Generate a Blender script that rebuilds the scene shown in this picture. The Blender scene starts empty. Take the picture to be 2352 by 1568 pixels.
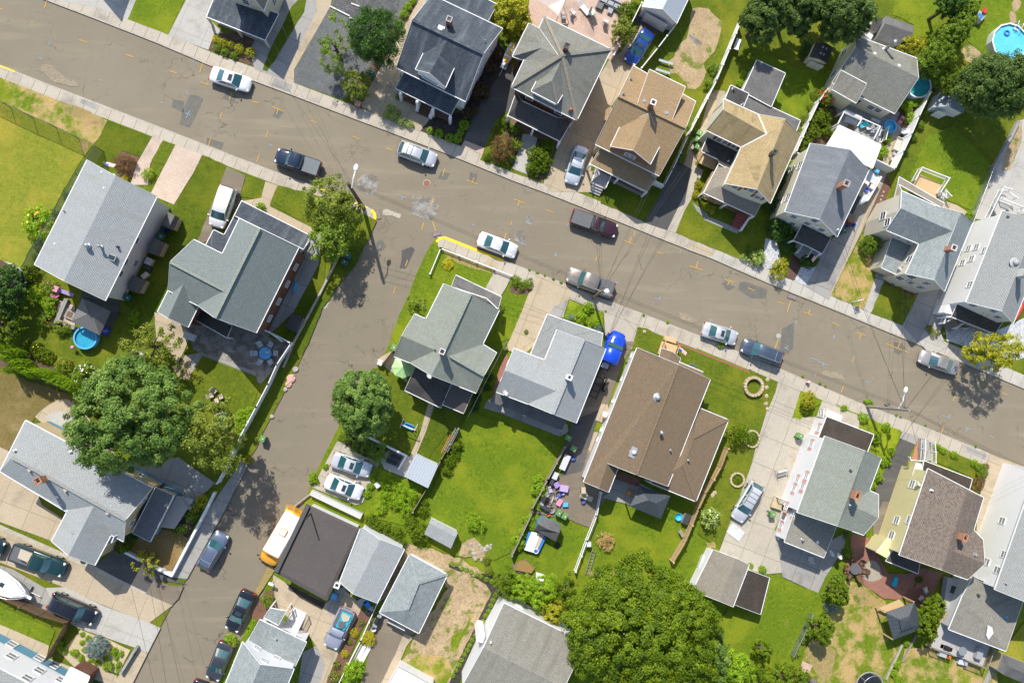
import bpy,math,random
import numpy as np
from mathutils import Vector,Matrix
from mathutils.geometry import tessellate_polygon
from mathutils.bvhtree import BVHTree
random.seed(7)
R=math.radians
SC=bpy.context.scene
COL=SC.collection
FOC,HCAM=7317.0,90.0
NAD=(4120.0,3400.0)
_dn=Vector(((NAD[0]-4704)/FOC,-(NAD[1]-3136)/FOC,-1)).normalized()
CQ=_dn.rotation_difference(Vector((0,0,-1)))
CAMP=Vector((0,0,HCAM))
TX,TY=0,0
GZ=0.12
def tile(c,r):
	global TX,TY
	TX,TY=c*2352,r*1568
def ray(x,y):
	return(CQ@Vector(((TX+x-4704)/FOC,-(TY+y-3136)/FOC,-1))).normalized()
def W(x,y,z=GZ):
	d=ray(x,y)
	t=(z-HCAM)/d.z
	return Vector((d.x*t,d.y*t,z))
def ang(p,q,z=GZ):
	a,b=W(*p,z),W(*q,z)
	return math.atan2(b.y-a.y,b.x-a.x)
MATS={}
def _nodes(name):
	m=bpy.data.materials.new(name)
	m.use_nodes=True
	nt=m.node_tree
	return m,nt,nt.nodes['Principled BSDF']
def N(nt,kind,**kw):
	n=nt.nodes.new(kind)
	for k,v in kw.items():
		setattr(n,k,v)
	return n
def _noise(nt,vec,scale,detail=5,rough=.6):
	n=N(nt,'ShaderNodeTexNoise')
	n.inputs['Scale'].default_value=scale
	n.inputs['Detail'].default_value=detail
	n.inputs['Roughness'].default_value=rough
	nt.links.new(vec,n.inputs['Vector'])
	return n.outputs['Fac']
def _ramp(nt,fac,a,b):
	r=N(nt,'ShaderNodeMapRange')
	r.inputs['From Min'].default_value=a
	r.inputs['From Max'].default_value=b
	r.interpolation_type='SMOOTHSTEP'
	nt.links.new(fac,r.inputs['Value'])
	return r.outputs['Result']
def _mix(nt,fac,a,b,mode='MIX'):
	m=N(nt,'ShaderNodeMix',data_type='RGBA',blend_type=mode)
	for sock,v in((m.inputs[0],fac),(m.inputs[6],a),(m.inputs[7],b)):
		if isinstance(v,(int,float)):
			sock.default_value=v
		elif isinstance(v,tuple):
			sock.default_value=(*v,1)
		else:
			nt.links.new(v,sock)
	return m.outputs[2]
def _coord(nt,which='Object',rotz=0,scale=(1,1,1)):
	tc=N(nt,'ShaderNodeTexCoord')
	mp=N(nt,'ShaderNodeMapping')
	mp.inputs['Rotation'].default_value=(0,0,rotz)
	mp.inputs['Scale'].default_value=scale
	nt.links.new(tc.outputs[which],mp.inputs['Vector'])
	return mp.outputs['Vector']
def _bump(nt,bs,h,dist,strength=1.0):
	b=N(nt,'ShaderNodeBump')
	b.inputs['Distance'].default_value=dist
	b.inputs['Strength'].default_value=strength
	nt.links.new(h,b.inputs['Height'])
	nt.links.new(b.outputs['Normal'],bs.inputs['Normal'])
def mottled(name,c1,c2,s=1.0,c3=None,s3=.15,r3=(.5,.65),rough=.85,bump=.01,fine=12,metal=0,spec=.3,coat=0,fineamt=.25):
	m,nt,bs=_nodes(name)
	v=_coord(nt)
	col=_mix(nt,_ramp(nt,_noise(nt,v,s),.3,.7),c1,c2)
	if c3:
		col=_mix(nt,_ramp(nt,_noise(nt,v,s3,6,.65),*r3),col,c3)
	f=_noise(nt,v,fine,3,.7)
	g=N(nt,'ShaderNodeMapRange')
	g.inputs['To Min'].default_value=1-fineamt
	g.inputs['To Max'].default_value=1+fineamt
	g.inputs['From Min'].default_value=.3
	g.inputs['From Max'].default_value=.7
	nt.links.new(f,g.inputs['Value'])
	col=_mix(nt,1.0,col,g.outputs['Result'],'MULTIPLY')
	nt.links.new(col,bs.inputs['Base Color'])
	bs.inputs['Roughness'].default_value=rough
	bs.inputs['Metallic'].default_value=metal
	bs.inputs['Specular IOR Level'].default_value=spec
	bs.inputs['Coat Weight'].default_value=coat
	if bump:
		_bump(nt,bs,f,bump)
	MATS[name]=m
	return m
def shingle(name,c1,c2,streak,row=.14,wid=.3,line=.32):
	m,nt,bs=_nodes(name)
	uv=_coord(nt,'UV')
	ob=_coord(nt)
	b=N(nt,'ShaderNodeTexBrick')
	b.inputs['Scale'].default_value=1
	b.inputs['Brick Width'].default_value=wid
	b.inputs['Row Height'].default_value=row
	b.inputs['Mortar Size'].default_value=.018
	b.inputs['Mortar Smooth'].default_value=.6
	b.inputs['Color1'].default_value=(*c1,1)
	b.inputs['Color2'].default_value=(*c2,1)
	b.inputs['Mortar'].default_value=(*[x*line for x in c1],1)
	nt.links.new(uv,b.inputs['Vector'])
	uvs=_coord(nt,'UV',scale=(1.2,.18,1))
	col=_mix(nt,_ramp(nt,_noise(nt,uvs,.9,6,.65),.45,.78),b.outputs['Color'],streak)
	f=_noise(nt,ob,9,4,.75)
	g=N(nt,'ShaderNodeMapRange')
	g.inputs['From Min'].default_value=.3
	g.inputs['From Max'].default_value=.7
	g.inputs['To Min'].default_value=.8
	g.inputs['To Max'].default_value=1.2
	nt.links.new(f,g.inputs['Value'])
	col=_mix(nt,1.0,col,g.outputs['Result'],'MULTIPLY')
	nt.links.new(col,bs.inputs['Base Color'])
	bs.inputs['Roughness'].default_value=.95
	bs.inputs['Specular IOR Level'].default_value=.2
	sep=N(nt,'ShaderNodeSeparateXYZ')
	nt.links.new(uv,sep.inputs[0])
	saw=N(nt,'ShaderNodeMath',operation='FRACT')
	dv=N(nt,'ShaderNodeMath',operation='DIVIDE')
	dv.inputs[1].default_value=row
	nt.links.new(sep.outputs[1],dv.inputs[0])
	nt.links.new(dv.outputs[0],saw.inputs[0])
	inv=N(nt,'ShaderNodeMath',operation='SUBTRACT')
	inv.inputs[0].default_value=1
	nt.links.new(saw.outputs[0],inv.inputs[1])
	_bump(nt,bs,inv.outputs[0],.03)
	MATS[name]=m
	return m
def paved(name,c1,c2,joint,bw=1.5,rh=1.5,mort=.03,rot=-21.8,stain=None,offset=0.0,wear=.35):
	m,nt,bs=_nodes(name)
	v=_coord(nt,'Object',R(-rot))
	o=_coord(nt)
	b=N(nt,'ShaderNodeTexBrick')
	b.offset=offset
	b.inputs['Scale'].default_value=1
	b.inputs['Brick Width'].default_value=bw
	b.inputs['Row Height'].default_value=rh
	b.inputs['Mortar Size'].default_value=mort
	b.inputs['Color1'].default_value=(*c1,1)
	b.inputs['Color2'].default_value=(*c2,1)
	b.inputs['Mortar'].default_value=(*joint,1)
	nt.links.new(v,b.inputs['Vector'])
	col=b.outputs['Color']
	col=_mix(nt,_ramp(nt,_noise(nt,o,.35,7,.65),.48,.75),col,stain or tuple(x*.62 for x in c1))
	f=_noise(nt,o,7,5,.75)
	g=N(nt,'ShaderNodeMapRange')
	g.inputs['From Min'].default_value=.3
	g.inputs['From Max'].default_value=.7
	g.inputs['To Min'].default_value=1-wear*.5
	g.inputs['To Max'].default_value=1+wear*.35
	nt.links.new(f,g.inputs['Value'])
	col=_mix(nt,1.0,col,g.outputs['Result'],'MULTIPLY')
	nt.links.new(col,bs.inputs['Base Color'])
	bs.inputs['Roughness'].default_value=.9
	bs.inputs['Specular IOR Level'].default_value=.2
	MATS[name]=m
	return m
def asphalt(name,c1,c2,worn,crack=.35):
	m,nt,bs=_nodes(name)
	v=_coord(nt)
	st=_coord(nt,'Object',R(21.8),(.12,1,1))
	col=_mix(nt,_ramp(nt,_noise(nt,v,.11,5),.35,.65),c1,c2)
	col=_mix(nt,_ramp(nt,_noise(nt,st,.7,5,.6),.5,.75),col,worn)
	col=_mix(nt,_ramp(nt,_noise(nt,v,.9,8,.72),.56,.8),col,tuple(x*.66 for x in c1))
	w=N(nt,'ShaderNodeVectorMath',operation='ADD')
	nz=N(nt,'ShaderNodeTexNoise')
	nz.inputs['Scale'].default_value=1.4
	nt.links.new(v,nz.inputs['Vector'])
	sc=N(nt,'ShaderNodeVectorMath',operation='SCALE')
	sc.inputs['Scale'].default_value=1.1
	nt.links.new(nz.outputs['Color'],sc.inputs[0])
	nt.links.new(v,w.inputs[0])
	nt.links.new(sc.outputs[0],w.inputs[1])
	tot=None
	for s,lo,wd in((.36,.53,.022),(1.3,.57,.05)):
		vo=N(nt,'ShaderNodeTexVoronoi',feature='DISTANCE_TO_EDGE')
		vo.inputs['Scale'].default_value=s
		nt.links.new(w.outputs[0],vo.inputs['Vector'])
		line=_ramp(nt,vo.outputs['Distance'],wd,0)
		mask=_ramp(nt,_noise(nt,v,.16/s**.3,3),lo-.03,lo+.15)
		mu=N(nt,'ShaderNodeMath',operation='MULTIPLY')
		nt.links.new(line,mu.inputs[0])
		nt.links.new(mask,mu.inputs[1])
		if tot is None:
			tot=mu.outputs[0]
		else:
			mx=N(nt,'ShaderNodeMath',operation='MAXIMUM')
			nt.links.new(tot,mx.inputs[0])
			nt.links.new(mu.outputs[0],mx.inputs[1])
			tot=mx.outputs[0]
	k=N(nt,'ShaderNodeMath',operation='MULTIPLY')
	k.inputs[1].default_value=1-crack
	nt.links.new(tot,k.inputs[0])
	col=_mix(nt,k.outputs[0],col,(.035,.033,.03))
	f=_noise(nt,v,14,4,.8)
	g=N(nt,'ShaderNodeMapRange')
	g.inputs['From Min'].default_value=.3
	g.inputs['From Max'].default_value=.7
	g.inputs['To Min'].default_value=.82
	g.inputs['To Max'].default_value=1.18
	nt.links.new(f,g.inputs['Value'])
	col=_mix(nt,1.0,col,g.outputs['Result'],'MULTIPLY')
	nt.links.new(col,bs.inputs['Base Color'])
	bs.inputs['Roughness'].default_value=.92
	bs.inputs['Specular IOR Level'].default_value=.25
	_bump(nt,bs,f,.01)
	MATS[name]=m
	return m
def turf(name,dark,light,dry,dry_at=(.6,.78),s=.5,mow=None):
	m,nt,bs=_nodes(name)
	v=_coord(nt)
	fine=_noise(nt,v,3.2,8,.82)
	col=_mix(nt,_ramp(nt,fine,.36,.64),dark,light)
	col=_mix(nt,_ramp(nt,_noise(nt,v,.55,5,.6),.35,.7),col,tuple(a*.55+b*.45 for a,b in zip(dark,light)))
	warm=_ramp(nt,_noise(nt,v,.17,7,.7),.44,.66)
	col=_mix(nt,warm,col,tuple(q*w for q,w in zip(light,(1.18,.97,1.1))))
	dn=_ramp(nt,_noise(nt,v,s,9,.68),*dry_at)
	col=_mix(nt,dn,col,dry)
	f2=_noise(nt,v,9,6,.85)
	g=N(nt,'ShaderNodeMapRange')
	g.inputs['From Min'].default_value=.32
	g.inputs['From Max'].default_value=.68
	g.inputs['To Min'].default_value=.62
	g.inputs['To Max'].default_value=1.38
	nt.links.new(f2,g.inputs['Value'])
	col=_mix(nt,1.0,col,g.outputs['Result'],'MULTIPLY')
	nt.links.new(col,bs.inputs['Base Color'])
	bs.inputs['Roughness'].default_value=.9
	bs.inputs['Specular IOR Level'].default_value=.15
	_bump(nt,bs,f2,.06,.8)
	MATS[name]=m
	return m
def leafy(name,c1,c2,c3,trans=.25,rough=.55):
	m,nt,bs=_nodes(name)
	at=N(nt,'ShaderNodeAttribute',attribute_name='tone')
	r=N(nt,'ShaderNodeValToRGB')
	e=r.color_ramp.elements
	e[0].position,e[0].color=0.05,(*c1,1)
	e[1].position,e[1].color=0.95,(*c3,1)
	k=e.new(.5)
	k.color=(*c2,1)
	nt.links.new(at.outputs['Fac'],r.inputs[0])
	nt.links.new(r.outputs[0],bs.inputs['Base Color'])
	bs.inputs['Roughness'].default_value=rough
	bs.inputs['Specular IOR Level'].default_value=.3
	tr=N(nt,'ShaderNodeBsdfTranslucent')
	nt.links.new(_mix(nt,1.0,r.outputs[0],(1.3,1.25,.6),'MULTIPLY'),tr.inputs['Color'])
	mx=N(nt,'ShaderNodeMixShader')
	mx.inputs[0].default_value=trans
	out=nt.nodes['Material Output']
	nt.links.new(bs.outputs[0],mx.inputs[1])
	nt.links.new(tr.outputs[0],mx.inputs[2])
	nt.links.new(mx.outputs[0],out.inputs['Surface'])
	MATS[name]=m
	return m
def lined(name,c,gap=.2,axis='Z',rough=.6,dark=.8,metal=0):
	m,nt,bs=_nodes(name)
	tc=N(nt,'ShaderNodeTexCoord')
	sep=N(nt,'ShaderNodeSeparateXYZ')
	nt.links.new(tc.outputs['UV' if axis in'UV' else'Object'],sep.inputs[0])
	dv=N(nt,'ShaderNodeMath',operation='DIVIDE')
	dv.inputs[1].default_value=gap
	nt.links.new(sep.outputs[{'X':0,'Y':1,'Z':2,'U':0,'V':1}[axis]],dv.inputs[0])
	fr=N(nt,'ShaderNodeMath',operation='FRACT')
	nt.links.new(dv.outputs[0],fr.inputs[0])
	edge=_ramp(nt,fr.outputs[0],.84,.97)
	o=_coord(nt)
	grime=_mix(nt,_ramp(nt,_noise(nt,o,.8,6,.7),.5,.85),c,tuple(x*.78 for x in c))
	col=_mix(nt,edge,grime,tuple(x*dark for x in c))
	nt.links.new(col,bs.inputs['Base Color'])
	bs.inputs['Roughness'].default_value=rough
	bs.inputs['Metallic'].default_value=metal
	_bump(nt,bs,fr.outputs[0],.015)
	MATS[name]=m
	return m
def paint(name,c,rough=.35,metal=0.0,coat=0.0,spec=.5):
	m,nt,bs=_nodes(name)
	v=_coord(nt)
	col=_mix(nt,_ramp(nt,_noise(nt,v,2.3,6,.7),.4,.8),c,tuple(x*.86 for x in c))
	nt.links.new(col,bs.inputs['Base Color'])
	bs.inputs['Roughness'].default_value=rough
	bs.inputs['Metallic'].default_value=metal
	bs.inputs['Coat Weight'].default_value=coat
	bs.inputs['Coat Roughness'].default_value=.08
	bs.inputs['Specular IOR Level'].default_value=spec
	MATS[name]=m
	return m
def mesh_wire(name,c,keep=.25,s=.09):
	m,nt,bs=_nodes(name)
	bs.inputs['Base Color'].default_value=(*c,1)
	bs.inputs['Roughness'].default_value=.5
	uv=_coord(nt,'UV',R(45))
	b=N(nt,'ShaderNodeTexBrick')
	b.offset=0
	b.inputs['Scale'].default_value=1
	b.inputs['Brick Width'].default_value=s
	b.inputs['Row Height'].default_value=s
	b.inputs['Mortar Size'].default_value=s*keep*.4
	nt.links.new(uv,b.inputs['Vector'])
	nt.links.new(b.outputs['Fac'],bs.inputs['Alpha'])
	MATS[name]=m
	return m
asphalt('asphalt',(0.209,0.177,0.128),(0.232,0.198,0.144),(0.262,0.222,0.157))
asphalt('asphalt_lane',(0.215,0.182,0.132),(0.198,0.171,0.126),(0.246,0.209,0.151))
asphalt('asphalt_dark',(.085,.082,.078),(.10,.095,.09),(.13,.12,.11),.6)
asphalt('asphalt_brown',(.20,.165,.12),(.17,.14,.105),(.26,.215,.16),.6)
mottled('patch_dark',(.125,.12,.105),(.15,.142,.12),1.5,fine=10,fineamt=.35)
mottled('patch_light',(.30,.28,.25),(.22,.20,.175),1.6,(.17,.15,.125),.8,(.45,.6),fine=8,fineamt=.4)
mottled('sand',(.29,.24,.165),(.23,.195,.14),.8,fine=8,fineamt=.4)
paved('concrete',(.46,.41,.335),(.44,.385,.31),(.20,.18,.14),1.45,40,.03)
paved('concrete_white',(0.476,0.451,0.399),(0.451,0.416,0.365),(0.212,0.196,0.170),1.45,40,.03)
paved('slab',(.43,.39,.32),(.41,.365,.295),(.25,.235,.17),2.6,3.2,.035)
paved('slab_tan',(.45,.37,.26),(.42,.34,.24),(.26,.22,.15),3.0,3.4,.03,stain=(.30,.25,.18))
paved('slab_grey',(.33,.32,.295),(.31,.295,.275),(.16,.16,.14),2.4,2.8,.03)
paved('slab_white',(.44,.42,.385),(.42,.40,.36),(.30,.29,.26),3.0,3.0,.03)
paved('paver_pink',(.55,.40,.32),(.50,.35,.27),(.42,.32,.25),.4,.2,.012,offset=.5,wear=.5)
paved('paver_red',(.33,.155,.115),(.29,.13,.10),(.2,.13,.1),.3,.15,.012,offset=.5,wear=.5)
paved('paver_tan',(.52,.42,.34),(.49,.38,.30),(.42,.34,.27),.6,.4,.014,offset=.5)
paved('paver_stone',(.42,.37,.28),(.36,.32,.25),(.26,.23,.18),.3,.3,.02,offset=.5)
paved('brick_brown',(.13,.065,.045),(.105,.05,.036),(.15,.12,.1),.22,.075,.008,offset=.5)
mottled('kerb',(.44,.40,.33),(.36,.32,.26),1.2,fine=7)
mottled('gravel',(.105,.11,.11),(.13,.135,.135),1.2,fine=13,fineamt=.5,bump=.02)
mottled('gravel_white',(.52,.53,.54),(.42,.42,.43),2.2,fine=9,fineamt=.6,bump=.03)
mottled('mulch',(.085,.05,.032),(.14,.09,.06),2.0,fine=8,fineamt=.5,bump=.03)
mottled('mulch_red',(.17,.085,.055),(.13,.07,.05),2.0,fine=8,fineamt=.5,bump=.03)
mottled('mulch_black',(.035,.03,.025),(.06,.05,.04),2.0,fine=8,fineamt=.5,bump=.03)
mottled('dirt',(.40,.30,.18),(.32,.235,.13),.9,(.15,.17,.03),.6,(.52,.62),fine=6,fineamt=.35,bump=.03)
turf('grass',(0.054,0.084,0.007),(0.142,0.187,0.012),(0.284,0.209,0.068),(.60,.85))
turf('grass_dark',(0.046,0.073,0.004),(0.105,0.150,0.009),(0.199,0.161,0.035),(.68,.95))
turf('grass_bright',(0.070,0.117,0.006),(0.163,0.234,0.012),(0.278,0.225,0.061),(.60,.84))
turf('grass_patchy',(0.073,0.122,0.006),(0.178,0.244,0.014),(0.420,0.297,0.123),(.42,.60),.42)
turf('grass_dry',(0.145,0.170,0.015),(0.246,0.264,0.030),(0.306,0.246,0.080),(.6,.8),.25)
turf('grass_brown',(.13,.105,.03),(.20,.155,.055),(.25,.19,.085),(.45,.7),.3)
turf('grass_straw',(.22,.18,.06),(.36,.28,.12),(.10,.15,.015),(.55,.68),.5)
turf('weeds',(0.063,0.113,0.004),(0.210,0.301,0.014),(0.125,0.160,0.014),(.5,.7),1.2)
shingle('roof_black',(0.090,0.106,0.128),(0.062,0.075,0.090),(0.156,0.175,0.196))
shingle('roof_tan',(.385,.272,.155),(.33,.228,.125),(.28,.20,.11))
shingle('roof_straw',(.45,.345,.185),(.385,.29,.152),(.21,.16,.085),.16,.34)
shingle('roof_green',(.225,.24,.20),(.19,.205,.17),(.15,.15,.115))
shingle('roof_teal',(0.224,0.259,0.247),(0.190,0.218,0.209),(0.172,0.196,0.190))
shingle('roof_sage',(0.284,0.304,0.263),(0.242,0.263,0.226),(0.200,0.210,0.173))
shingle('roof_greygreen',(.26,.26,.225),(.215,.215,.185),(.15,.14,.11))
shingle('roof_slate',(.20,.215,.235),(.17,.185,.20),(.22,.235,.25))
shingle('roof_pale',(0.312,0.343,0.343),(0.242,0.273,0.273),(0.195,0.211,0.207),.17,.34)
shingle('roof_silver',(0.370,0.389,0.390),(0.334,0.353,0.355),(0.282,0.279,0.260))
shingle('roof_lightgrey',(0.317,0.329,0.320),(0.279,0.291,0.285),(0.250,0.250,0.233))
shingle('roof_brown',(0.224,0.163,0.105),(0.189,0.138,0.088),(0.167,0.130,0.090))
shingle('roof_mottled',(.25,.20,.16),(.15,.122,.10),(.19,.155,.125),.16,.22)
shingle('roof_weathered',(0.305,0.290,0.246),(0.254,0.241,0.204),(0.170,0.159,0.131))
shingle('roof_taupe',(.33,.295,.235),(.28,.25,.20),(.22,.19,.155))
mottled('roof_flat',(.058,.055,.052),(.075,.07,.066),.6,(.04,.04,.04),.4,fine=6,bump=.004)
mottled('roof_flat_brown',(.088,.078,.071),(.096,.085,.077),.5,fine=5,bump=.004,fineamt=.1)
mottled('roof_flat_grey',(.11,.108,.105),(.145,.14,.135),.7,fine=6,bump=.004)
mottled('roof_flat_black',(.045,.036,.028),(.065,.05,.04),.8,fine=6,bump=.004)
mottled('membrane_white',(0.629,0.629,0.637),(0.578,0.578,0.586),.5,(0.425,0.425,0.425),.7,(.6,.85),fine=5,fineamt=.06,bump=0)
lined('metal_grey',(.42,.46,.5),.3,'U',.45,.7)
lined('metal_brown',(.17,.16,.155),.3,'U',.5,.55)
lined('metal_dark',(.05,.06,.07),.45,'U',.5,.5)
lined('metal_blue',(.21,.26,.30),.45,'U',.5,.55)
lined('siding_white',(0.765,0.765,0.784),.2)
lined('siding_cream',(.66,.63,.50),.2)
lined('siding_yellow',(0.666,0.594,0.324),.2)
lined('siding_beige',(.58,.54,.45),.2)
lined('siding_tan',(.56,.44,.26),.2)
lined('siding_grey',(.52,.54,.56),.2)
lined('siding_blue',(.10,.28,.42),.2)
paved('brick_red',(.17,.062,.04),(.14,.05,.034),(.2,.15,.12),.22,.075,.01,0,offset=.5)
paint('trim_white',(.80,.80,.80),.5)
paint('trim_dark',(.08,.075,.07),.6)
paint('trim_grey',(.35,.36,.37),.6)
paint('glass',(.03,.045,.05),.06,0,0,.8)
paint('glass_grey',(.22,.24,.25),.15)
mottled('brick_chimney',(.30,.12,.08),(.24,.10,.065),4,fine=14)
mottled('brick_orange',(.44,.22,.13),(.36,.17,.10),4,fine=14)
paint('stucco',(.5,.5,.48),.8)
paint('galvanised',(.55,.57,.58),.35,.7)
paint('steel',(.5,.52,.54),.3,.9)
paint('black_metal',(.02,.02,.022),.4,.4)
paint('green_metal',(.05,.10,.08),.5,.2)
mesh_wire('wire_mesh',(.22,.25,.24))
lined('wood_grey',(.27,.235,.19),.14,'U',.8,.45)
lined('wood_tan',(.55,.385,.2),.14,'U',.75,.6)
lined('wood_white',(.66,.64,.6),.14,'U',.7,.7)
lined('wood_brown',(.17,.105,.06),.14,'U',.8,.5)
lined('wood_red',(.20,.085,.06),.14,'U',.75,.55)
lined('deck_grey',(.42,.40,.38),.14,'U',.75,.6)
mottled('pole_wood',(.26,.17,.10),(.19,.125,.08),2,fine=10)
mottled('pole_grey',(.30,.27,.23),(.22,.2,.17),2,fine=10)
mottled('bark',(.10,.075,.05),(.15,.115,.08),4,fine=10,bump=.02)
mottled('stone',(.42,.38,.32),(.30,.27,.23),1.5,fine=6,bump=.02)
mottled('stone_pink',(.62,.36,.30),(.55,.32,.27),1.5,fine=6)
mottled('stone_tan',(.50,.41,.27),(.42,.33,.2),1.5,fine=6,bump=.02)
for k,c in dict(white=(.8,.8,.8),offwhite=(.66,.64,.58),grey=(.3,.31,.32),lightgrey=(.55,.56,.57),dark=(.045,.047,.05),black=(.018,.018,.02),green=(.10,.24,.07),bin=(.13,.27,.085),bindark=(.03,.13,.085),blue=(.02,.07,.45),skyblue=(.10,.40,.72),cyan=(.02,.38,.5),pool=(.03,.42,.70),red=(.50,.03,.025),orange=(.62,.17,.03),yellow=(.80,.50,.02),pink=(.68,.25,.36),purple=(.33,.22,.50),lilac=(.45,.33,.60),brown=(.16,.09,.05),beige=(.48,.42,.32),tarp=(.03,.2,.62),rust=(.33,.13,.07),lime=(.38,.62,.25),gold=(.50,.26,.07),maroon=(.24,.05,.06),darkgrey=(.115,.115,.12)).items():
	paint('p_'+k,c,.5)
for k,c,r,mt in(('silver',(.62,.63,.65),.3,.35),('pearl',(.76,.76,.76),.28,.1),('champagne',(.44,.41,.40),.28,.5),('bronze',(.30,.26,.22),.28,.5),('navy',(.012,.022,.05),.18,.2),('midnight',(.012,.014,.02),.16,.1),('blue',(.01,.055,.27),.18,.3),('truckblue',(.008,.07,.62),.2,.1),('maroon',(.055,.018,.025),.25,.3),('slate',(.10,.13,.18),.2,.5),('teal',(.012,.045,.05),.2,.2),('steelblue',(.16,.20,.28),.2,.5),('bus',(.80,.36,.01),.3,0),('ice',(.58,.62,.66),.28,.3),('lavender',(.42,.43,.52),.28,.4),('red',(.55,.04,.015),.25,0),('graphite',(.06,.063,.075),.2,.4)):
	paint('car_'+k,c,r,mt,.8)
paint('bed_slate',(.15,.17,.18),.75)
paint('car_glass',(.018,.085,.095),.12,0,1,.9)  # teal in the base colour imitates sky reflected in the glass
paint('tyre',(.02,.02,.02),.85)
paint('rim',(.45,.46,.47),.3,.8)
paint('lamp_clear',(.7,.72,.74),.1)
paint('lamp_red',(.4,.01,.01),.15)
paint('mark_yellow',(.62,.37,.06),.85,spec=.1)
paint('mark_blue',(.28,.40,.56),.85,spec=.1)
paint('kerb_yellow',(.85,.62,.01),.7)
mottled('water',(.10,.50,.68),(.14,.56,.74),.8,fine=3,fineamt=.06,rough=.06,bump=.004,spec=.5)
mottled('water_teal',(.03,.34,.36),(.04,.38,.40),.8,fine=3,fineamt=.1,rough=.06,bump=.004,spec=.5)
mottled('water_blue',(.03,.30,.46),(.04,.34,.50),.8,fine=3,fineamt=.15,rough=.06,bump=.006,spec=.5)
mottled('canvas',(.62,.52,.46),(.58,.48,.42),.8,fine=9,fineamt=.05)
mottled('fabric_black',(.055,.055,.058),(.10,.10,.105),1.5,(.2,.2,.2),1.2,(.6,.75),fine=5,fineamt=.5,bump=.08,rough=.6)
leafy('straw',(.36,.23,.08),(.5,.34,.13),(.62,.45,.2))
leafy('leaf_mid',(0.095,0.164,0.013),(0.179,0.279,0.022),(0.338,0.443,0.044))
leafy('leaf_dark',(0.024,0.070,0.011),(0.056,0.131,0.018),(0.121,0.222,0.028))
leafy('leaf_deep',(0.065,0.132,0.019),(0.134,0.231,0.035),(0.270,0.384,0.081))
leafy('leaf_shade',(0.040,0.082,0.012),(0.083,0.143,0.022),(0.168,0.238,0.050))
leafy('leaf_vivid',(0.061,0.114,0.003),(0.131,0.201,0.004),(0.218,0.298,0.008))
leafy('leaf_lime',(0.133,0.248,0.007),(0.253,0.408,0.014),(0.402,0.554,0.031))
leafy('leaf_olive',(0.103,0.150,0.016),(0.207,0.256,0.026),(0.356,0.400,0.055))
leafy('leaf_gold',(0.192,0.213,0.012),(0.360,0.362,0.018),(0.600,0.562,0.040))
leafy('leaf_yellow',(.30,.29,.01),(.5,.46,.015),(.70,.62,.03))
leafy('leaf_bronze',(.103,.057,.023),(.184,.103,.034),(.276,.161,.057))
leafy('leaf_red',(.05,.05,.018),(.10,.07,.03),(.18,.09,.04))
leafy('leaf_blue',(.115,.184,.172),(.196,.276,.276),(.310,.402,.402))
leafy('leaf_hydrangea',(0.090,0.201,0.020),(0.299,0.435,0.097),(0.822,0.807,0.304))
for k,c in dict(white=(.8,.8,.75),red=(.65,.06,.02),orange=(.8,.22,.02),yellow=(.85,.55,.03),pink=(.7,.25,.4)).items():
	paint('petal_'+k,c,.6)
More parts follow.
